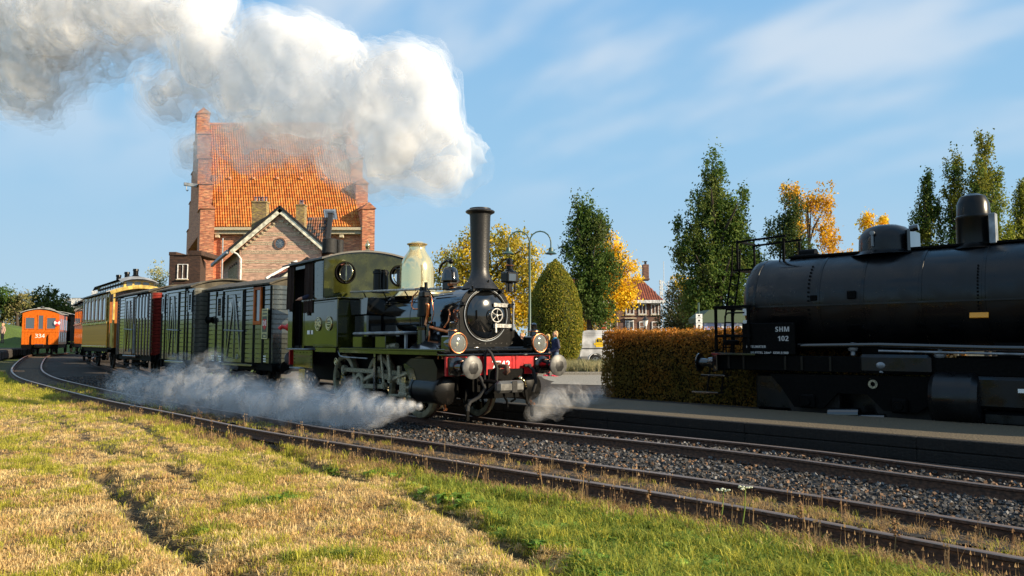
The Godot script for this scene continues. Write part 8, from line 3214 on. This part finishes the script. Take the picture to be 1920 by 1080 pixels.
# ---------------------------------------------------------------- lamps, signs, van, kiosk, fence, platform at the far left
func build_street_things() -> void:
	var b: MB
	var o: Node3D
	for q in [[0.713, 30.0, 0.0, 4.45, 0.86, "green street lamp with two curved arms and bell shades behind the engine", 1.0], [14.05, 61.0, 0.0, 5.2, 0.9, "distant green street lamp half hidden by the big dark tree", 1.1]]:
		var t := thing("street_lamp", q[5], "street lamp", turned(q[0], q[1], 0.0), "green street lamps")
		b = MB.new()
		b.lathe([Vector2(0.11, 0), Vector2(0.1, 0.6), Vector2(0.06, 0.7), Vector2(0.05, q[3]), Vector2(0.035, q[3] + 1.0)], 14, Vector3.ZERO, Vector3.UP)
		part("post", b, M.lamp_green, t)
		for s in [-1.0, 1.0]:
			var w: float = q[4]
			var pts := [Vector3(0, q[3] + 0.6, 0)]
			for k in 9:
				var an := PI - PI * k / 8.0
				pts.append(Vector3(s * (w * 0.5 + w * 0.5 * cos(an)), q[3] + 0.95 + w * 0.52 * sin(an), 0))
			pts.append(Vector3(s * w, q[3] + 0.7, 0))
			b = MB.new()
			b.tube(pts, 0.028, 8)
			o = part("arm", b, M.lamp_green, t)
			b = MB.new()
			b.lathe([Vector2(0.04, 0.26), Vector2(0.085, 0.24), Vector2(0.1, 0.1), Vector2(0.24, 0.0), Vector2(0.23, -0.012), Vector2(0.09, 0.085)], 20, Vector3(s * w, q[3] + 0.48, 0), Vector3.UP, false)
			part("lamp_shade", b, M.lamp_green, o)
			b = MB.new()
			b.lathe([Vector2(0.0, -0.07), Vector2(0.06, -0.05), Vector2(0.08, 0.02), Vector2(0.07, 0.06)], 12, Vector3(s * w, q[3] + 0.48, 0), Vector3.UP, false)
			part("lamp_bowl", b, M.white_paint, o)
	var t := thing("sign_post", "green post with stacked white information plates in front of the kiosk", "sign", turned(7.5, 30, 0.0))
	b = MB.new()
	b.cyl(Vector3(0, 0, 0), Vector3(0, 2.95, 0), 0.04, 0.04, 10)
	part("post", b, M.lamp_green, t)
	for k in 3:
		b = MB.new()
		b.box(Vector3(0, 2.4 - k * 0.2, 0.05), Vector3(0.26, 0.19, 0.02), 0.004)
		o = part("sign_plate", b, M.letter_white, t)
		b = MB.new()
		b.box(Vector3(0, 2.43 - k * 0.2, 0.062), Vector3(0.08, 0.06, 0.004))
		b.box(Vector3(0, 2.36 - k * 0.2, 0.062), Vector3(0.16, 0.012, 0.004))
		part("sign_mark", b, M.plain_black, o)
	t = thing("no_entry_sign", "round red no entry sign on a white pole by the brick house", "sign", turned(8.05, 65, 0.0))
	b = MB.new()
	b.cyl(Vector3(0.1, 0, 0), Vector3(0.1, 3.3, 0), 0.06, 0.06, 8)
	part("post", b, M.white_paint, t)
	b = MB.new()
	b.box(Vector3(-0.05, 2.75, 0.1), Vector3(0.34, 0.9, 0.03), 0.01)
	o = part("sign_face", b, M.sign_red, t)
	b = MB.new()
	b.box(Vector3(-0.05, 2.75, 0.12), Vector3(0.24, 0.16, 0.01))
	part("white_bar", b, M.letter_white, o)
	t = thing("lantern", "black post lantern with glass head in front of the brick house", "street lamp", turned(11.6, 65, 0.0))
	b = MB.new()
	b.lathe([Vector2(0.12, 0), Vector2(0.07, 0.8), Vector2(0.05, 2.7)], 10, Vector3.ZERO, Vector3.UP)
	part("post", b, M.plain_black, t)
	b = MB.new()
	b.lathe([Vector2(0.13, 0), Vector2(0.25, 0.5)], 6, Vector3(0, 2.72, 0), Vector3.UP)
	part("lantern_glass", b, M.letter_white, t)
	b = MB.new()
	b.lathe([Vector2(0.3, 0), Vector2(0.12, 0.25), Vector2(0.04, 0.4), Vector2(0, 0.5)], 6, Vector3(0, 3.225, 0), Vector3.UP)
	part("lantern_cap", b, M.plain_black, t)
	t = thing("bollard_post", "dark blue grey post with a pale top before the front door", "post", turned(10.6, 68, 0.0))
	b = MB.new()
	b.cyl(Vector3.ZERO, Vector3(0, 2.5, 0), 0.09, 0.09, 10)
	part("post", b, M.slate_black, t)
	b = MB.new()
	b.box(Vector3(0, 2.75, 0), Vector3(0.24, 0.6, 0.12), 0.02)
	part("plate", b, M.zinc, t)
	panel_van()
	# kiosk with green roof
	t = thing("kiosk", "small kiosk with green roof and graffiti covered walls behind the tank end", "kiosk", turned(9.35, 33, 0.0))
	b = MB.new()
	b.box(Vector3(0, 1.1, 0), Vector3(2.2, 2.2, 1.8), 0.01)
	part("wall", b, M.graffiti, t)
	b = MB.new()
	b.box(Vector3(0.72, 1.4, 0.905), Vector3(0.62, 1.5, 0.02))
	part("wall_panel", b, M.letter_white, t)
	b = MB.new()
	b.box(Vector3(0.82, 1.75, 0.92), Vector3(0.34, 0.4, 0.02))
	part("red_poster", b, M.sign_red, t)
	b = MB.new()
	var rp := [Vector2(-1.3, 2.2), Vector2(1.3, 2.2), Vector2(1.3, 2.4), Vector2(0.75, 2.75), Vector2(-0.9, 2.75), Vector2(-1.3, 2.42)]
	b.prism(rp, -1.05, 1.05)
	part("roof", b, M.kiosk_green, t)
	fence_left()


func panel_van() -> void:
	var t := thing("panel_van", "white panel van with yellow emblem, seen from its left rear half behind the topiary", "van", turned(5.75, 41.0, 0.02))
	var b := MB.new()
	# side outline: rear at the left
	var pl := [Vector2(-2.05, 0.45), Vector2(-2.12, 0.55), Vector2(-2.1, 1.0), Vector2(-1.98, 1.75), Vector2(-1.9, 1.92), Vector2(-1.7, 1.98), Vector2(1.2, 1.98), Vector2(1.5, 1.92), Vector2(2.1, 1.2), Vector2(2.9, 0.98), Vector2(3.0, 0.5), Vector2(2.95, 0.35)]
	for k in 9:
		var an := PI * k / 8.0
		pl.append(Vector2(2.0 + 0.4 * cos(an), 0.35 + 0.4 * sin(an)))
	pl.append(Vector2(-0.8, 0.35))
	for k in 9:
		var an := PI * k / 8.0
		pl.append(Vector2(-1.25 + 0.4 * cos(an), 0.35 + 0.4 * sin(an)))
	pl.append(Vector2(-1.7, 0.38))
	b.prism(pl, -0.9, 0.9)
	part("body", b, M.van_white, t)
	for z in [0.9]:
		b = MB.new()
		b.span(Vector3(-2.0, 0.98, z + 0.001), Vector3(1.6, 1.02, z + 0.03), 0.008)
		part("side_moulding", b, M.rubber, t)
		b = MB.new()
		b.span(Vector3(-2.06, 0.4, z + 0.001), Vector3(-1.7, 0.58, z + 0.03), 0.01)
		b.span(Vector3(-0.8, 0.36, z + 0.001), Vector3(1.55, 0.5, z + 0.03), 0.01)
		part("sill_cladding", b, M.grey_plastic, t)
		for y in [1.72, 1.8, 1.88]:
			b = MB.new()
			b.span(Vector3(-1.9, y, z - 0.06), Vector3(1.3, y + 0.022, z + 0.014), 0.006)
			part("roof_rib", b, M.van_white, t)
		b = MB.new()
		b.torus(Vector3(-1.25, 0.35, z + 0.005), Vector3(0, 0, 1), 0.41, 0.035, 18, 6, 0.5, PI)
		part("wheel_arch", b, M.van_white, t)
	b = MB.new()
	b.box(Vector3(-2.1, 0.8, 0.8), Vector3(0.08, 0.2, 0.12), 0.02)
	part("tail_light", b, M.sign_red, t)
	b = MB.new()
	b.span(Vector3(-2.25, 0.36, -0.88), Vector3(-2.04, 0.62, 0.88), 0.05)
	part("bumper", b, M.grey_plastic, t)
	b = MB.new()
	b.span(Vector3(-2.06, 1.05, -0.75), Vector3(-2.0, 1.75, 0.75), 0.01)
	part("rear_window", b, M.window_glass, t)
	for x in [-1.25, 2.0]:
		b = MB.new()
		b.lathe([Vector2(0.2, -0.1), Vector2(0.32, -0.1), Vector2(0.335, -0.07), Vector2(0.335, 0.07), Vector2(0.31, 0.1), Vector2(0.21, 0.09), Vector2(0.2, 0.03)], 28, Vector3(x, 0.33, 0.82), Vector3(0, 0, 1), false)
		var w := part("wheel", b, M.rubber, t)
		b = MB.new()
		b.lathe([Vector2(0.21, 0.03), Vector2(0.205, 0.085), Vector2(0.19, 0.085), Vector2(0.18, 0.04)], 24, Vector3(x, 0.33, 0.82), Vector3(0, 0, 1), false)
		b.cyl(Vector3(x, 0.33, 0.86), Vector3(x, 0.33, 0.9), 0.06, 0.05, 12)
		for k in 5:
			var d := Vector3(cos(TAU * k / 5), sin(TAU * k / 5), 0)
			b.bar(Vector3(x, 0.33, 0.885) + d * 0.04, Vector3(x, 0.33, 0.885) + d * 0.2, 0.065, 0.025, 0.005, Vector3(0, 0, 1))
		part("rim", b, M.alloy, w)
		b = MB.new()
		b.cyl(Vector3(x, 0.33, 0.8), Vector3(x, 0.33, 0.83), 0.2, 0.2, 20)
		part("brake_disc", b, M.plain_black, w)
	# yellow emblem: two roofs over three stacked bands
	b = MB.new()
	b.prism([Vector2(-0.16, 1.34), Vector2(-0.05, 1.44), Vector2(0.1, 1.44), Vector2(0.2, 1.34), Vector2(0.2, 1.12), Vector2(0.3, 1.12), Vector2(0.3, 0.93 + 0.12), Vector2(-0.26, 1.05), Vector2(-0.26, 1.16), Vector2(-0.16, 1.16)], 0.901, 0.912)
	b.span(Vector3(-0.17, 1.03 - 0.08, 0.9), Vector3(0.21, 1.04, 0.914))
	var e := part("emblem", b, M.sign_yellow, t)
	e.position = Vector3(-1.1, 0.13, 0)
	b = MB.new()
	b.prism([Vector2(-0.12, 1.33), Vector2(-0.04, 1.4), Vector2(0.0, 1.33), Vector2(0.0, 1.2), Vector2(-0.12, 1.2)], 0.913, 0.917)
	b.prism([Vector2(0.04, 1.2), Vector2(0.04, 1.38), Vector2(0.1, 1.38), Vector2(0.1, 1.2)], 0.913, 0.917)
	b.prism([Vector2(0.12, 1.28), Vector2(0.17, 1.35), Vector2(0.17, 1.2), Vector2(0.12, 1.2)], 0.913, 0.917)
	b.span(Vector3(-0.22, 1.095, 0.913), Vector3(0.26, 1.115, 0.916))
	part("emblem_marks", b, M.plain_black, e).set_meta("kind", "stuff")


func fence_left() -> void:
	# picket fence and the far platform with its rough stone edge
	var t := thing("picket_fence", "dark weathered picket fence below the green dike at the far left", "fence")
	var a := Vector2(-46.0, 57.0)
	var e := Vector2(-28.5, 41.0)
	var n := 56
	var b := MB.new()
	b.box(Vector3(0, 0.55, 0), Vector3(0.2, 1.0, 0.04), 0.01)
	b.trio(Vector3(-0.1, 1.05, 0.02), Vector3(0.1, 1.05, 0.02), Vector3(0, 1.17, 0.02), Vector3(0, 0, 1))
	b.trio(Vector3(-0.1, 1.05, -0.02), Vector3(0.1, 1.05, -0.02), Vector3(0, 1.17, -0.02), Vector3(0, 0, -1))
	var pm := b.mesh()
	for k in n:
		var p := a.lerp(e, float(k) / n)
		var s := 0.9 + 0.2 * rng.randf()
		piece("picket", pm, M.picket, t, Transform3D(Basis(Vector3.UP, 0.7).scaled(Vector3(1, s, 1)), P(p.x, p.y, rise(p.y) + 0.28)))
	for k in 8:
		var p := a.lerp(e, k / 7.0)
		b = MB.new()
		b.box(P(p.x, p.y - 0.1, rise(p.y) + 0.85), Vector3(0.2, 1.3, 0.2), 0.02)
		part("post", b, M.picket, t)
	for y in [0.5, 1.05]:
		b = MB.new()
		b.bar(P(a.x, a.y + 0.06, rise(a.y) + 0.28 + y), P(e.x, e.y + 0.06, rise(e.y) + 0.28 + y), 0.05, 0.09)
		part("rail", b, M.picket, t)
	b = MB.new()
	var line := shifted(near_track, -1.9)
	var top := []
	for p in line:
		if p.y > 33.0 and p.y < 75.0:
			top.append(p)
	strip(top, [-6.0, -0.6, 0.0], [0.42, 0.4, 0.4], [Color.WHITE, Color.WHITE], b)
	var o := part("far_platform", b, M.paving)
	tag(o, "low far platform at the left edge", "", "", "structure")
	t = thing("platform_edge", "rough dark stone edge of the far platform beside the orange tram", "wall")
	var run := 0.0
	var i0 := 0
	for i in top.size() - 1:
		run += top[i].distance_to(top[i + 1])
		if run > 0.9:
			b = MB.new()
			var c: Vector2 = (top[i0] + top[i + 1]) * 0.5
			var d: Vector2 = (top[i + 1] - top[i0]).normalized()
			b.box(P(c.x, c.y, rise(c.y) + 0.08 + 0.03 * rng.randf()), Vector3(0.86, 0.62, 0.34 + 0.1 * rng.randf()), 0.09, Basis(Vector3.UP, atan2(d.y, d.x)))
			part("stone", b, M.edge_stone, t)
			i0 = i + 1
			run = 0.0


# ---------------------------------------------------------------- people
class Tint:
	var bones: Array
	func tint(p: Vector3) -> Color:
		var best := 1e9
		var c := Color.WHITE
		for b in bones:
			var ab: Vector3 = b[1] - b[0]
			var t := clampf((p - b[0]).dot(ab) / maxf(ab.length_squared(), 1e-6), 0.0, 1.0)
			var d: float = p.distance_to(b[0] + ab * t) - lerpf(b[2], b[3], t)
			if d < best:
				best = d
				c = b[4]
		return c


func figure(parent: Node3D, bones: Array, cell: float, called := "body") -> void:
	# tapered capsules joined by a smooth minimum, meshed as one skin
	var lo := Vector3(1e9, 1e9, 1e9)
	var hi := -lo
	for b in bones:
		for k in 2:
			var r := Vector3.ONE * (maxf(b[2], b[3]) + 0.06)
			lo = lo.min(b[k] - r)
			hi = hi.max(b[k] + r)
	var size := (hi - lo) / cell
	var nx := int(size.x) + 2
	var ny := int(size.y) + 2
	var nz := int(size.z) + 2
	var f := PackedFloat32Array()
	f.resize(nx * ny * nz)
	f.fill(-1.0)
	var kk := 0.018
	for b in bones:
		var r := Vector3.ONE * (maxf(b[2], b[3]) + 0.055)
		var p0: Vector3 = ((b[0] as Vector3).min(b[1]) - r - lo) / cell
		var p1: Vector3 = ((b[0] as Vector3).max(b[1]) + r - lo) / cell
		var ab: Vector3 = b[1] - b[0]
		var l2 := maxf(ab.length_squared(), 1e-6)
		for k in range(maxi(0, int(p0.z)), mini(nz, int(p1.z) + 2)):
			for j in range(maxi(0, int(p0.y)), mini(ny, int(p1.y) + 2)):
				for i in range(maxi(0, int(p0.x)), mini(nx, int(p1.x) + 2)):
					var p := lo + Vector3(i, j, k) * cell
					var t := clampf((p - b[0]).dot(ab) / l2, 0.0, 1.0)
					var d: float = lerpf(b[2], b[3], t) - p.distance_to(b[0] + ab * t)
					var q := k * nx * ny + j * nx + i
					var o := f[q]
					if o < -0.9:
						f[q] = d
					else:
						var h := maxf(kk - absf(o - d), 0.0) / kk
						f[q] = maxf(o, d) + h * h * kk * 0.25
	var tn := Tint.new()
	tn.bones = bones
	mi(called, nets(f, nx, ny, nz, lo, cell, 0.0, tn), M.cloth, parent)


func person(label: String, where: Transform3D, h: float, coat: Color, collar: Color, legs: Color, hair: Color, shoes: Color, pose: int, group := "") -> Node3D:
	# pose 0 hands clasped in front, 1 arms down, 2 leaning on one forearm
	var t := thing("person", label, "person", where, group)
	var k := h / 1.75
	var skin := Color(0.55, 0.30, 0.20)
	var B := []
	for s in [-1.0, 1.0]:
		var hip := Vector3(s * 0.09, 0.9, 0)
		var knee := Vector3(s * 0.10, 0.49, 0.02)
		var ank := Vector3(s * 0.10, 0.09, -0.02)
		B.append([hip, knee, 0.085, 0.06, legs])
		B.append([knee, ank, 0.06, 0.042, legs])
		B.append([ank + Vector3(0, -0.05, -0.02), ank + Vector3(s * 0.02, -0.06, 0.14), 0.042, 0.034, shoes])
		var sh := Vector3(s * 0.185, 1.42, 0)
		var el := Vector3(s * 0.25, 1.14, -0.03)
		var wr := Vector3(s * 0.06, 0.98, 0.2) if pose == 0 else Vector3(s * 0.26, 0.88, 0.05)
		if pose == 2 and s > 0:
			el = Vector3(0.28, 1.16, 0.12)
			wr = Vector3(0.3, 1.08, 0.36)
		B.append([sh, el, 0.062, 0.052, coat])
		B.append([el, wr, 0.052, 0.042, coat])
		var hd: Vector3 = (wr - el).normalized()
		B.append([wr + hd * 0.03, wr + hd * 0.09, 0.036, 0.034, skin])
		var side := hd.cross(Vector3(0, 0, 1) if absf(hd.z) < 0.8 else Vector3.UP).normalized()
		for g in 4:
			var r0: Vector3 = wr + hd * 0.1 + side * (g - 1.5) * 0.019
			B.append([r0, r0 + hd * [0.05, 0.062, 0.058, 0.042][g] + Vector3(0, -0.012, 0.012), 0.0095, 0.008, skin])
		B.append([wr + hd * 0.04 + side * 0.03, wr + hd * 0.085 + side * 0.058, 0.012, 0.009, skin])
	B.append([Vector3(0, 0.93, 0), Vector3(0, 1.12, 0.01), 0.145, 0.135, coat])
	B.append([Vector3(-0.07, 1.0, 0), Vector3(-0.08, 1.36, 0), 0.11, 0.115, coat])
	B.append([Vector3(0.07, 1.0, 0), Vector3(0.08, 1.36, 0), 0.11, 0.115, coat])
	B.append([Vector3(-0.14, 1.42, 0), Vector3(0.14, 1.42, 0), 0.075, 0.075, coat])
	B.append([Vector3(0, 1.45, 0), Vector3(0, 1.485, 0.012), 0.078, 0.07, collar])
	B.append([Vector3(0, 1.46, 0), Vector3(0, 1.56, 0.02), 0.055, 0.052, skin])
	B.append([Vector3(0, 1.655, 0.0), Vector3(0, 1.645, 0.02), 0.092, 0.088, skin])
	B.append([Vector3(0, 1.6, 0.04), Vector3(0, 1.565, 0.06), 0.06, 0.04, skin])
	B.append([Vector3(0, 1.645, 0.1), Vector3(0, 1.618, 0.122), 0.012, 0.017, skin])
	for s in [-1.0, 1.0]:
		B.append([Vector3(s * 0.092, 1.64, 0.01), Vector3(s * 0.094, 1.61, 0.01), 0.02, 0.014, skin])
	for b in B:
		b[0] *= k; b[1] *= k; b[2] *= k; b[3] *= k
	figure(t, B, 0.017)
	var e := MB.new()
	for s in [-1.0, 1.0]:
		e.ball(Vector3(s * 0.034, 1.652, 0.1) * k, Vector3(0.012, 0.008, 0.008), 8, 5)
	part("eyes", e, M.plain_black, t)
	e = MB.new()
	e.ball(Vector3(0, 1.585, 0.104) * k, Vector3(0.024, 0.006, 0.008), 8, 5)
	part("mouth", e, M.van_red, t)
	var H := [[Vector3(0, 1.70, -0.02) * k, Vector3(0, 1.69, 0.035) * k, 0.098 * k, 0.07 * k, hair], [Vector3(-0.06, 1.66, -0.04) * k, Vector3(-0.075, 1.58, -0.03) * k, 0.05 * k, 0.035 * k, hair], [Vector3(0.06, 1.66, -0.04) * k, Vector3(0.075, 1.58, -0.03) * k, 0.05 * k, 0.035 * k, hair], [Vector3(0, 1.66, -0.05) * k, Vector3(0, 1.57, -0.06) * k, 0.075 * k, 0.05 * k, hair]]
	figure(t, H, 0.015, "hair")
	return t


func build_people() -> void:
	var navy := Color(0.025, 0.028, 0.06)
	var t := person("blond person in navy quilted jacket with turquoise collar, hands clasped, beside the topiary", turned(1.72, 29.8, 0.0, -65.0), 1.78, navy, Color(0.02, 0.28, 0.5), Color(0.10, 0.15, 0.22), Color(0.48, 0.30, 0.15), Color(0.5, 0.05, 0.08), 0, "onlookers")
	# quilting rings on the sleeves
	var b := MB.new()
	for s in [-1.0, 1.0]:
		for k in 9:
			var a := Vector3(s * 0.185, 1.42, 0).lerp(Vector3(s * 0.25, 1.14, -0.03), k / 8.0)
			b.torus(a * 1.017, Vector3(s * 0.06, -0.28, -0.03), 0.058, 0.01, 12, 5)
	part("quilting", b, M.quilt, t).set_meta("kind", "stuff")
	t = person("blond person in dark coat and sunglasses standing behind the turquoise collar", turned(1.42, 30.1, 0.0, -75.0), 1.66, Color(0.018, 0.02, 0.03), Color(0.018, 0.02, 0.03), Color(0.03, 0.035, 0.05), Color(0.58, 0.36, 0.14), Color(0.5, 0.05, 0.08), 0, "onlookers")
	b = MB.new()
	b.box(Vector3(0, 1.57, 0.1), Vector3(0.15, 0.04, 0.03), 0.012)
	part("sunglasses", b, M.plain_black, t)
	person("fair haired person in dark clothes half hidden by the smokebox front", turned(0.42, 31.5, 0.0, -60.0), 1.72, Color(0.02, 0.02, 0.03), Color(0.02, 0.02, 0.03), Color(0.03, 0.03, 0.04), Color(0.5, 0.28, 0.14), Color(0.02, 0.02, 0.02), 1, "onlookers")
	person("small figure in pale clothes on the grass below the dike at the far left", turned(-41.2, 60.5, 1.25, -20.0), 1.6, Color(0.4, 0.26, 0.2), Color(0.4, 0.26, 0.2), Color(0.2, 0.15, 0.12), Color(0.45, 0.25, 0.14), Color(0.1, 0.08, 0.06), 1)
	# the driver leans out of the cab doorway on the side towards the camera
	var at := place(0.109, 12.49, 0.0, 37.0) * v(6.35, 1.3, 0.82)
	var tf := Transform3D(Basis(Vector3.UP, deg_to_rad(180.0 + 37.0 + 60.0)), at)
	person("engine driver in dark blue overalls with a hand on the cab arm rest", tf, 1.74, Color(0.022, 0.024, 0.05), Color(0.022, 0.024, 0.05), Color(0.02, 0.02, 0.03), Color(0.06, 0.04, 0.03), Color(0.01, 0.01, 0.01), 2)
	b = MB.new()
	b.ball(Vector3.ZERO, Vector3(0.14, 0.1, 0.12), 14, 8)
	b.tube([Vector3(-0.12, 0, 0), Vector3(-0.2, 0.02, 0), Vector3(-0.26, -0.04, 0)], 0.05, 8)
	var o := part("red_cloth_bag", b, M.sign_red)
	o.position = place(0.109, 12.49, 0.0, 37.0) * v(7.78, 1.74, 1.0)
	tag(o, "small red cloth bundle hanging at the rear of the engine cab", "bag")


# ---------------------------------------------------------------- steam
var steam_tex: ImageTexture


func vapour_tex() -> ImageTexture:
	# white, with an uneven veil in its alpha
	var fn := FastNoiseLite.new()
	fn.seed = 77
	fn.frequency = 0.012
	fn.fractal_octaves = 5
	var src := fn.get_seamless_image(256, 256)
	var im := Image.create(256, 256, false, Image.FORMAT_RGBA8)
	for y in 256:
		for x in 256:
			var a := clampf((src.get_pixel(x, y).r - 0.5) * 2.6 + 0.5, 0.0, 1.0)
			im.set_pixel(x, y, Color(1, 1, 1, 0.12 + 0.88 * a))
	return ImageTexture.create_from_image(im)


func puff(called: String, label: String, blobs: Array, cell: float, levels: Array, amp: float, freq: float, sd: int, white: float, lift := Vector3.ZERO) -> void:
	# steam as nested translucent skins of one billowing body: blobs are [x, y, d, radius, weight]
	var lo := Vector3(1e9, 1e9, 1e9)
	var hi := -lo
	for b in blobs:
		var p := Vector3(b[0], b[1], -b[2])
		var r: Vector3 = Vector3.ONE * (b[3] * 1.45 + cell * 2.0)
		lo = lo.min(p - r)
		hi = hi.max(p + r)
	var size := (hi - lo) / cell
	var nx := int(size.x) + 2
	var ny := int(size.y) + 2
	var nz := int(size.z) + 2
	var f := PackedFloat32Array()
	f.resize(nx * ny * nz)
	f.fill(-1.0)
	for b in blobs:
		var p := (Vector3(b[0], b[1], -b[2]) - lo) / cell
		var r: float = b[3] * 1.4 / cell
		for k in range(maxi(0, int(p.z - r)), mini(nz, int(p.z + r) + 2)):
			for j in range(maxi(0, int(p.y - r)), mini(ny, int(p.y + r) + 2)):
				var base := k * nx * ny + j * nx
				var yz := (k - p.z) * (k - p.z) + (j - p.y) * (j - p.y)
				for i in range(maxi(0, int(p.x - r)), mini(nx, int(p.x + r) + 2)):
					var d2 := ((i - p.x) * (i - p.x) + yz) / (r * r)
					if d2 < 1.0:
						var w: float = (1.0 - d2) * (1.0 - d2) * b[4] * 2.2
						var o := f[base + i]
						f[base + i] = (w - 1.0 + (o + 1.0) * 0.55) if w > o + 1.0 else (o + w * 0.55)
	var smooth_f := f.duplicate()
	var fn := FastNoiseLite.new()
	fn.seed = sd
	fn.frequency = freq
	fn.fractal_octaves = 4
	fn.fractal_gain = 0.5
	fn.noise_type = FastNoiseLite.TYPE_SIMPLEX
	var q := 0
	for k in nz:
		for j in ny:
			for i in nx:
				if f[q] > -1.0:
					var edge: bool = i == 0 or j == 0 or k == 0 or i >= nx - 2 or j >= ny - 2 or k >= nz - 2
					f[q] = -1.0 if edge else f[q] + amp * fn.get_noise_3d(lo.x + i * cell, lo.y + j * cell, lo.z + k * cell) * minf(1.0, (f[q] + 1.0) * 3.0)
				q += 1
	var t := thing(called, label, "steam")
	if steam_tex == null:
		steam_tex = vapour_tex()
	for l in levels:
		var m := StandardMaterial3D.new()
		m.albedo_color = lin(white, white, white, l[1])
		m.roughness = 1.0
		m.specular_mode = BaseMaterial3D.SPECULAR_DISABLED
		if l[1] < 1.0:
			m.transparency = BaseMaterial3D.TRANSPARENCY_ALPHA
		m.albedo_texture = steam_tex
		m.uv1_triplanar = true
		m.uv1_world_triplanar = true
		m.uv1_scale = Vector3.ONE * (0.16 if cell > 0.06 else 0.4)
		m.uv1_offset = Vector3(l[0] * 7.3, l[0] * 3.1, l[0] * 5.7)
		m.backlight_enabled = true
		m.backlight = lin(1.0, 1.0, 1.0)
		# each skin ripples on its own, so that none follows the next
		var own := f.duplicate()
		var w := 0
		for k in nz:
			for j in ny:
				for i in nx:
					if absf(f[w] - l[0]) < 0.26 and f[w] > -0.99:
						own[w] = f[w] + amp * 0.42 * fn.get_noise_3d(i * cell * 2.1 + l[0] * 90.0, j * cell * 2.1 + 40.0, k * cell * 2.1)
					w += 1
		var o := mi("vapour", nets(own, nx, ny, nz, lo, cell, l[0], null, smooth_f), m, t)
		o.set_meta("kind", "stuff")


func build_steam() -> void:
	var skins := [[-0.86, 0.06], [-0.76, 0.08], [-0.65, 0.1], [-0.53, 0.13], [-0.4, 0.17], [-0.25, 0.22], [-0.06, 0.3], [0.2, 0.42], [0.5, 0.6]]
	var b := [[-2.90, 6.39, 15.60, 1.17, 1], [-2.11, 6.77, 15.20, 0.85, 1], [-1.70, 6.31, 15.00, 0.59, 1], [-1.73, 5.67, 14.90, 0.70, 0.85], [-2.31, 5.31, 14.80, 0.63, 0.75], [-1.21, 5.01, 14.50, 0.62, 0.36], [-0.73, 4.98, 14.40, 0.45, 0.2], [-1.36, 4.64, 14.50, 0.52, 0.3], [-1.80, 4.78, 14.60, 0.52, 0.5], [-3.96, 7.50, 15.90, 0.75, 1], [-4.69, 7.59, 16.00, 0.89, 1], [-5.46, 7.85, 16.20, 0.81, 1], [-4.15, 6.57, 15.80, 1.02, 1], [-5.13, 6.64, 16.00, 0.91, 0.7], [-6.22, 7.01, 16.40, 0.94, 0.7], [-6.93, 7.83, 16.60, 0.89, 0.75], [-7.45, 8.71, 16.90, 0.91, 0.85], [-7.13, 9.26, 17.00, 0.61, 1], [-8.73, 9.36, 17.20, 1.17, 0.75], [-10.49, 9.41, 17.60, 1.51, 0.72], [-12.29, 9.18, 18.00, 1.67, 0.7], [-11.84, 7.96, 18.00, 1.16, 0.5], [-2.93, 4.87, 15.00, 0.64, 0.46], [-2.36, 4.82, 14.80, 0.58, 0.6], [-1.36, 4.70, 14.50, 0.50, 0.5], [-3.53, 5.14, 15.20, 0.54, 0.36], [-4.54, 5.81, 15.60, 0.84, 0.42], [-5.82, 5.92, 16.00, 0.86, 0.36], [-6.70, 5.50, 16.20, 0.64, 0.34], [-7.63, 7.08, 16.60, 0.83, 0.34], [-3.45, 5.61, 15.30, 0.66, 0.5]]
	puff("steam_plume", "big white steam plume blowing left from the engine chimney across the tall orange roof", b, 0.085, skins, 0.74, 0.6, 11, 0.999)
	var low := [[-0.84, 0.045], [-0.72, 0.06], [-0.6, 0.08], [-0.46, 0.1], [-0.3, 0.13], [-0.1, 0.17], [0.14, 0.22], [0.35, 0.3]]
	b = [[-1.48, 0.37, 12.00, 0.06, 1.2], [-1.63, 0.36, 12.10, 0.10, 1], [-1.81, 0.33, 12.20, 0.15, 1], [-2.04, 0.30, 12.40, 0.20, 1], [-2.31, 0.25, 12.70, 0.26, 1], [-2.62, 0.20, 13.00, 0.33, 1], [-2.96, 0.16, 13.30, 0.38, 1], [-3.39, 0.10, 13.70, 0.43, 1], [-3.84, 0.06, 14.10, 0.46, 1], [-4.31, 0.05, 14.50, 0.48, 1], [-4.89, 0.11, 15.00, 0.49, 0.9], [-5.58, 0.17, 15.60, 0.51, 0.8], [-6.35, 0.19, 16.30, 0.54, 0.7], [-7.17, 0.17, 17.00, 0.56, 0.6], [-8.07, 0.14, 17.80, 0.56, 0.5], [-9.03, 0.15, 18.60, 0.53, 0.42], [-6.76, 0.68, 17.00, 0.49, 0.36], [-4.06, 0.49, 14.30, 0.37, 0.4], [-2.81, 0.51, 13.20, 0.25, 0.45], [-10.03, 0.19, 19.50, 0.50, 0.34], [-8.08, 0.61, 18.50, 0.48, 0.3]]
	puff("cylinder_steam", "low grey white jet of steam drifting back from the near cylinder over the rails", b, 0.05, low, 0.65, 1.4, 23, 0.97)
	b = [[0.52, 0.24, 13.40, 0.23, 0.4], [0.78, 0.29, 13.80, 0.30, 0.4], [1.20, 0.30, 14.40, 0.31, 0.34], [1.62, 0.30, 15.00, 0.30, 0.28], [0.38, 0.14, 13.30, 0.17, 0.36]]
	var thin := []
	for q in low:
		thin.append([q[0], q[1] * 0.6])
	puff("far_cylinder_steam", "small wisp of steam drifting onto the platform beside the engine's far cylinder", b, 0.05, thin, 0.75, 1.6, 27, 0.92)
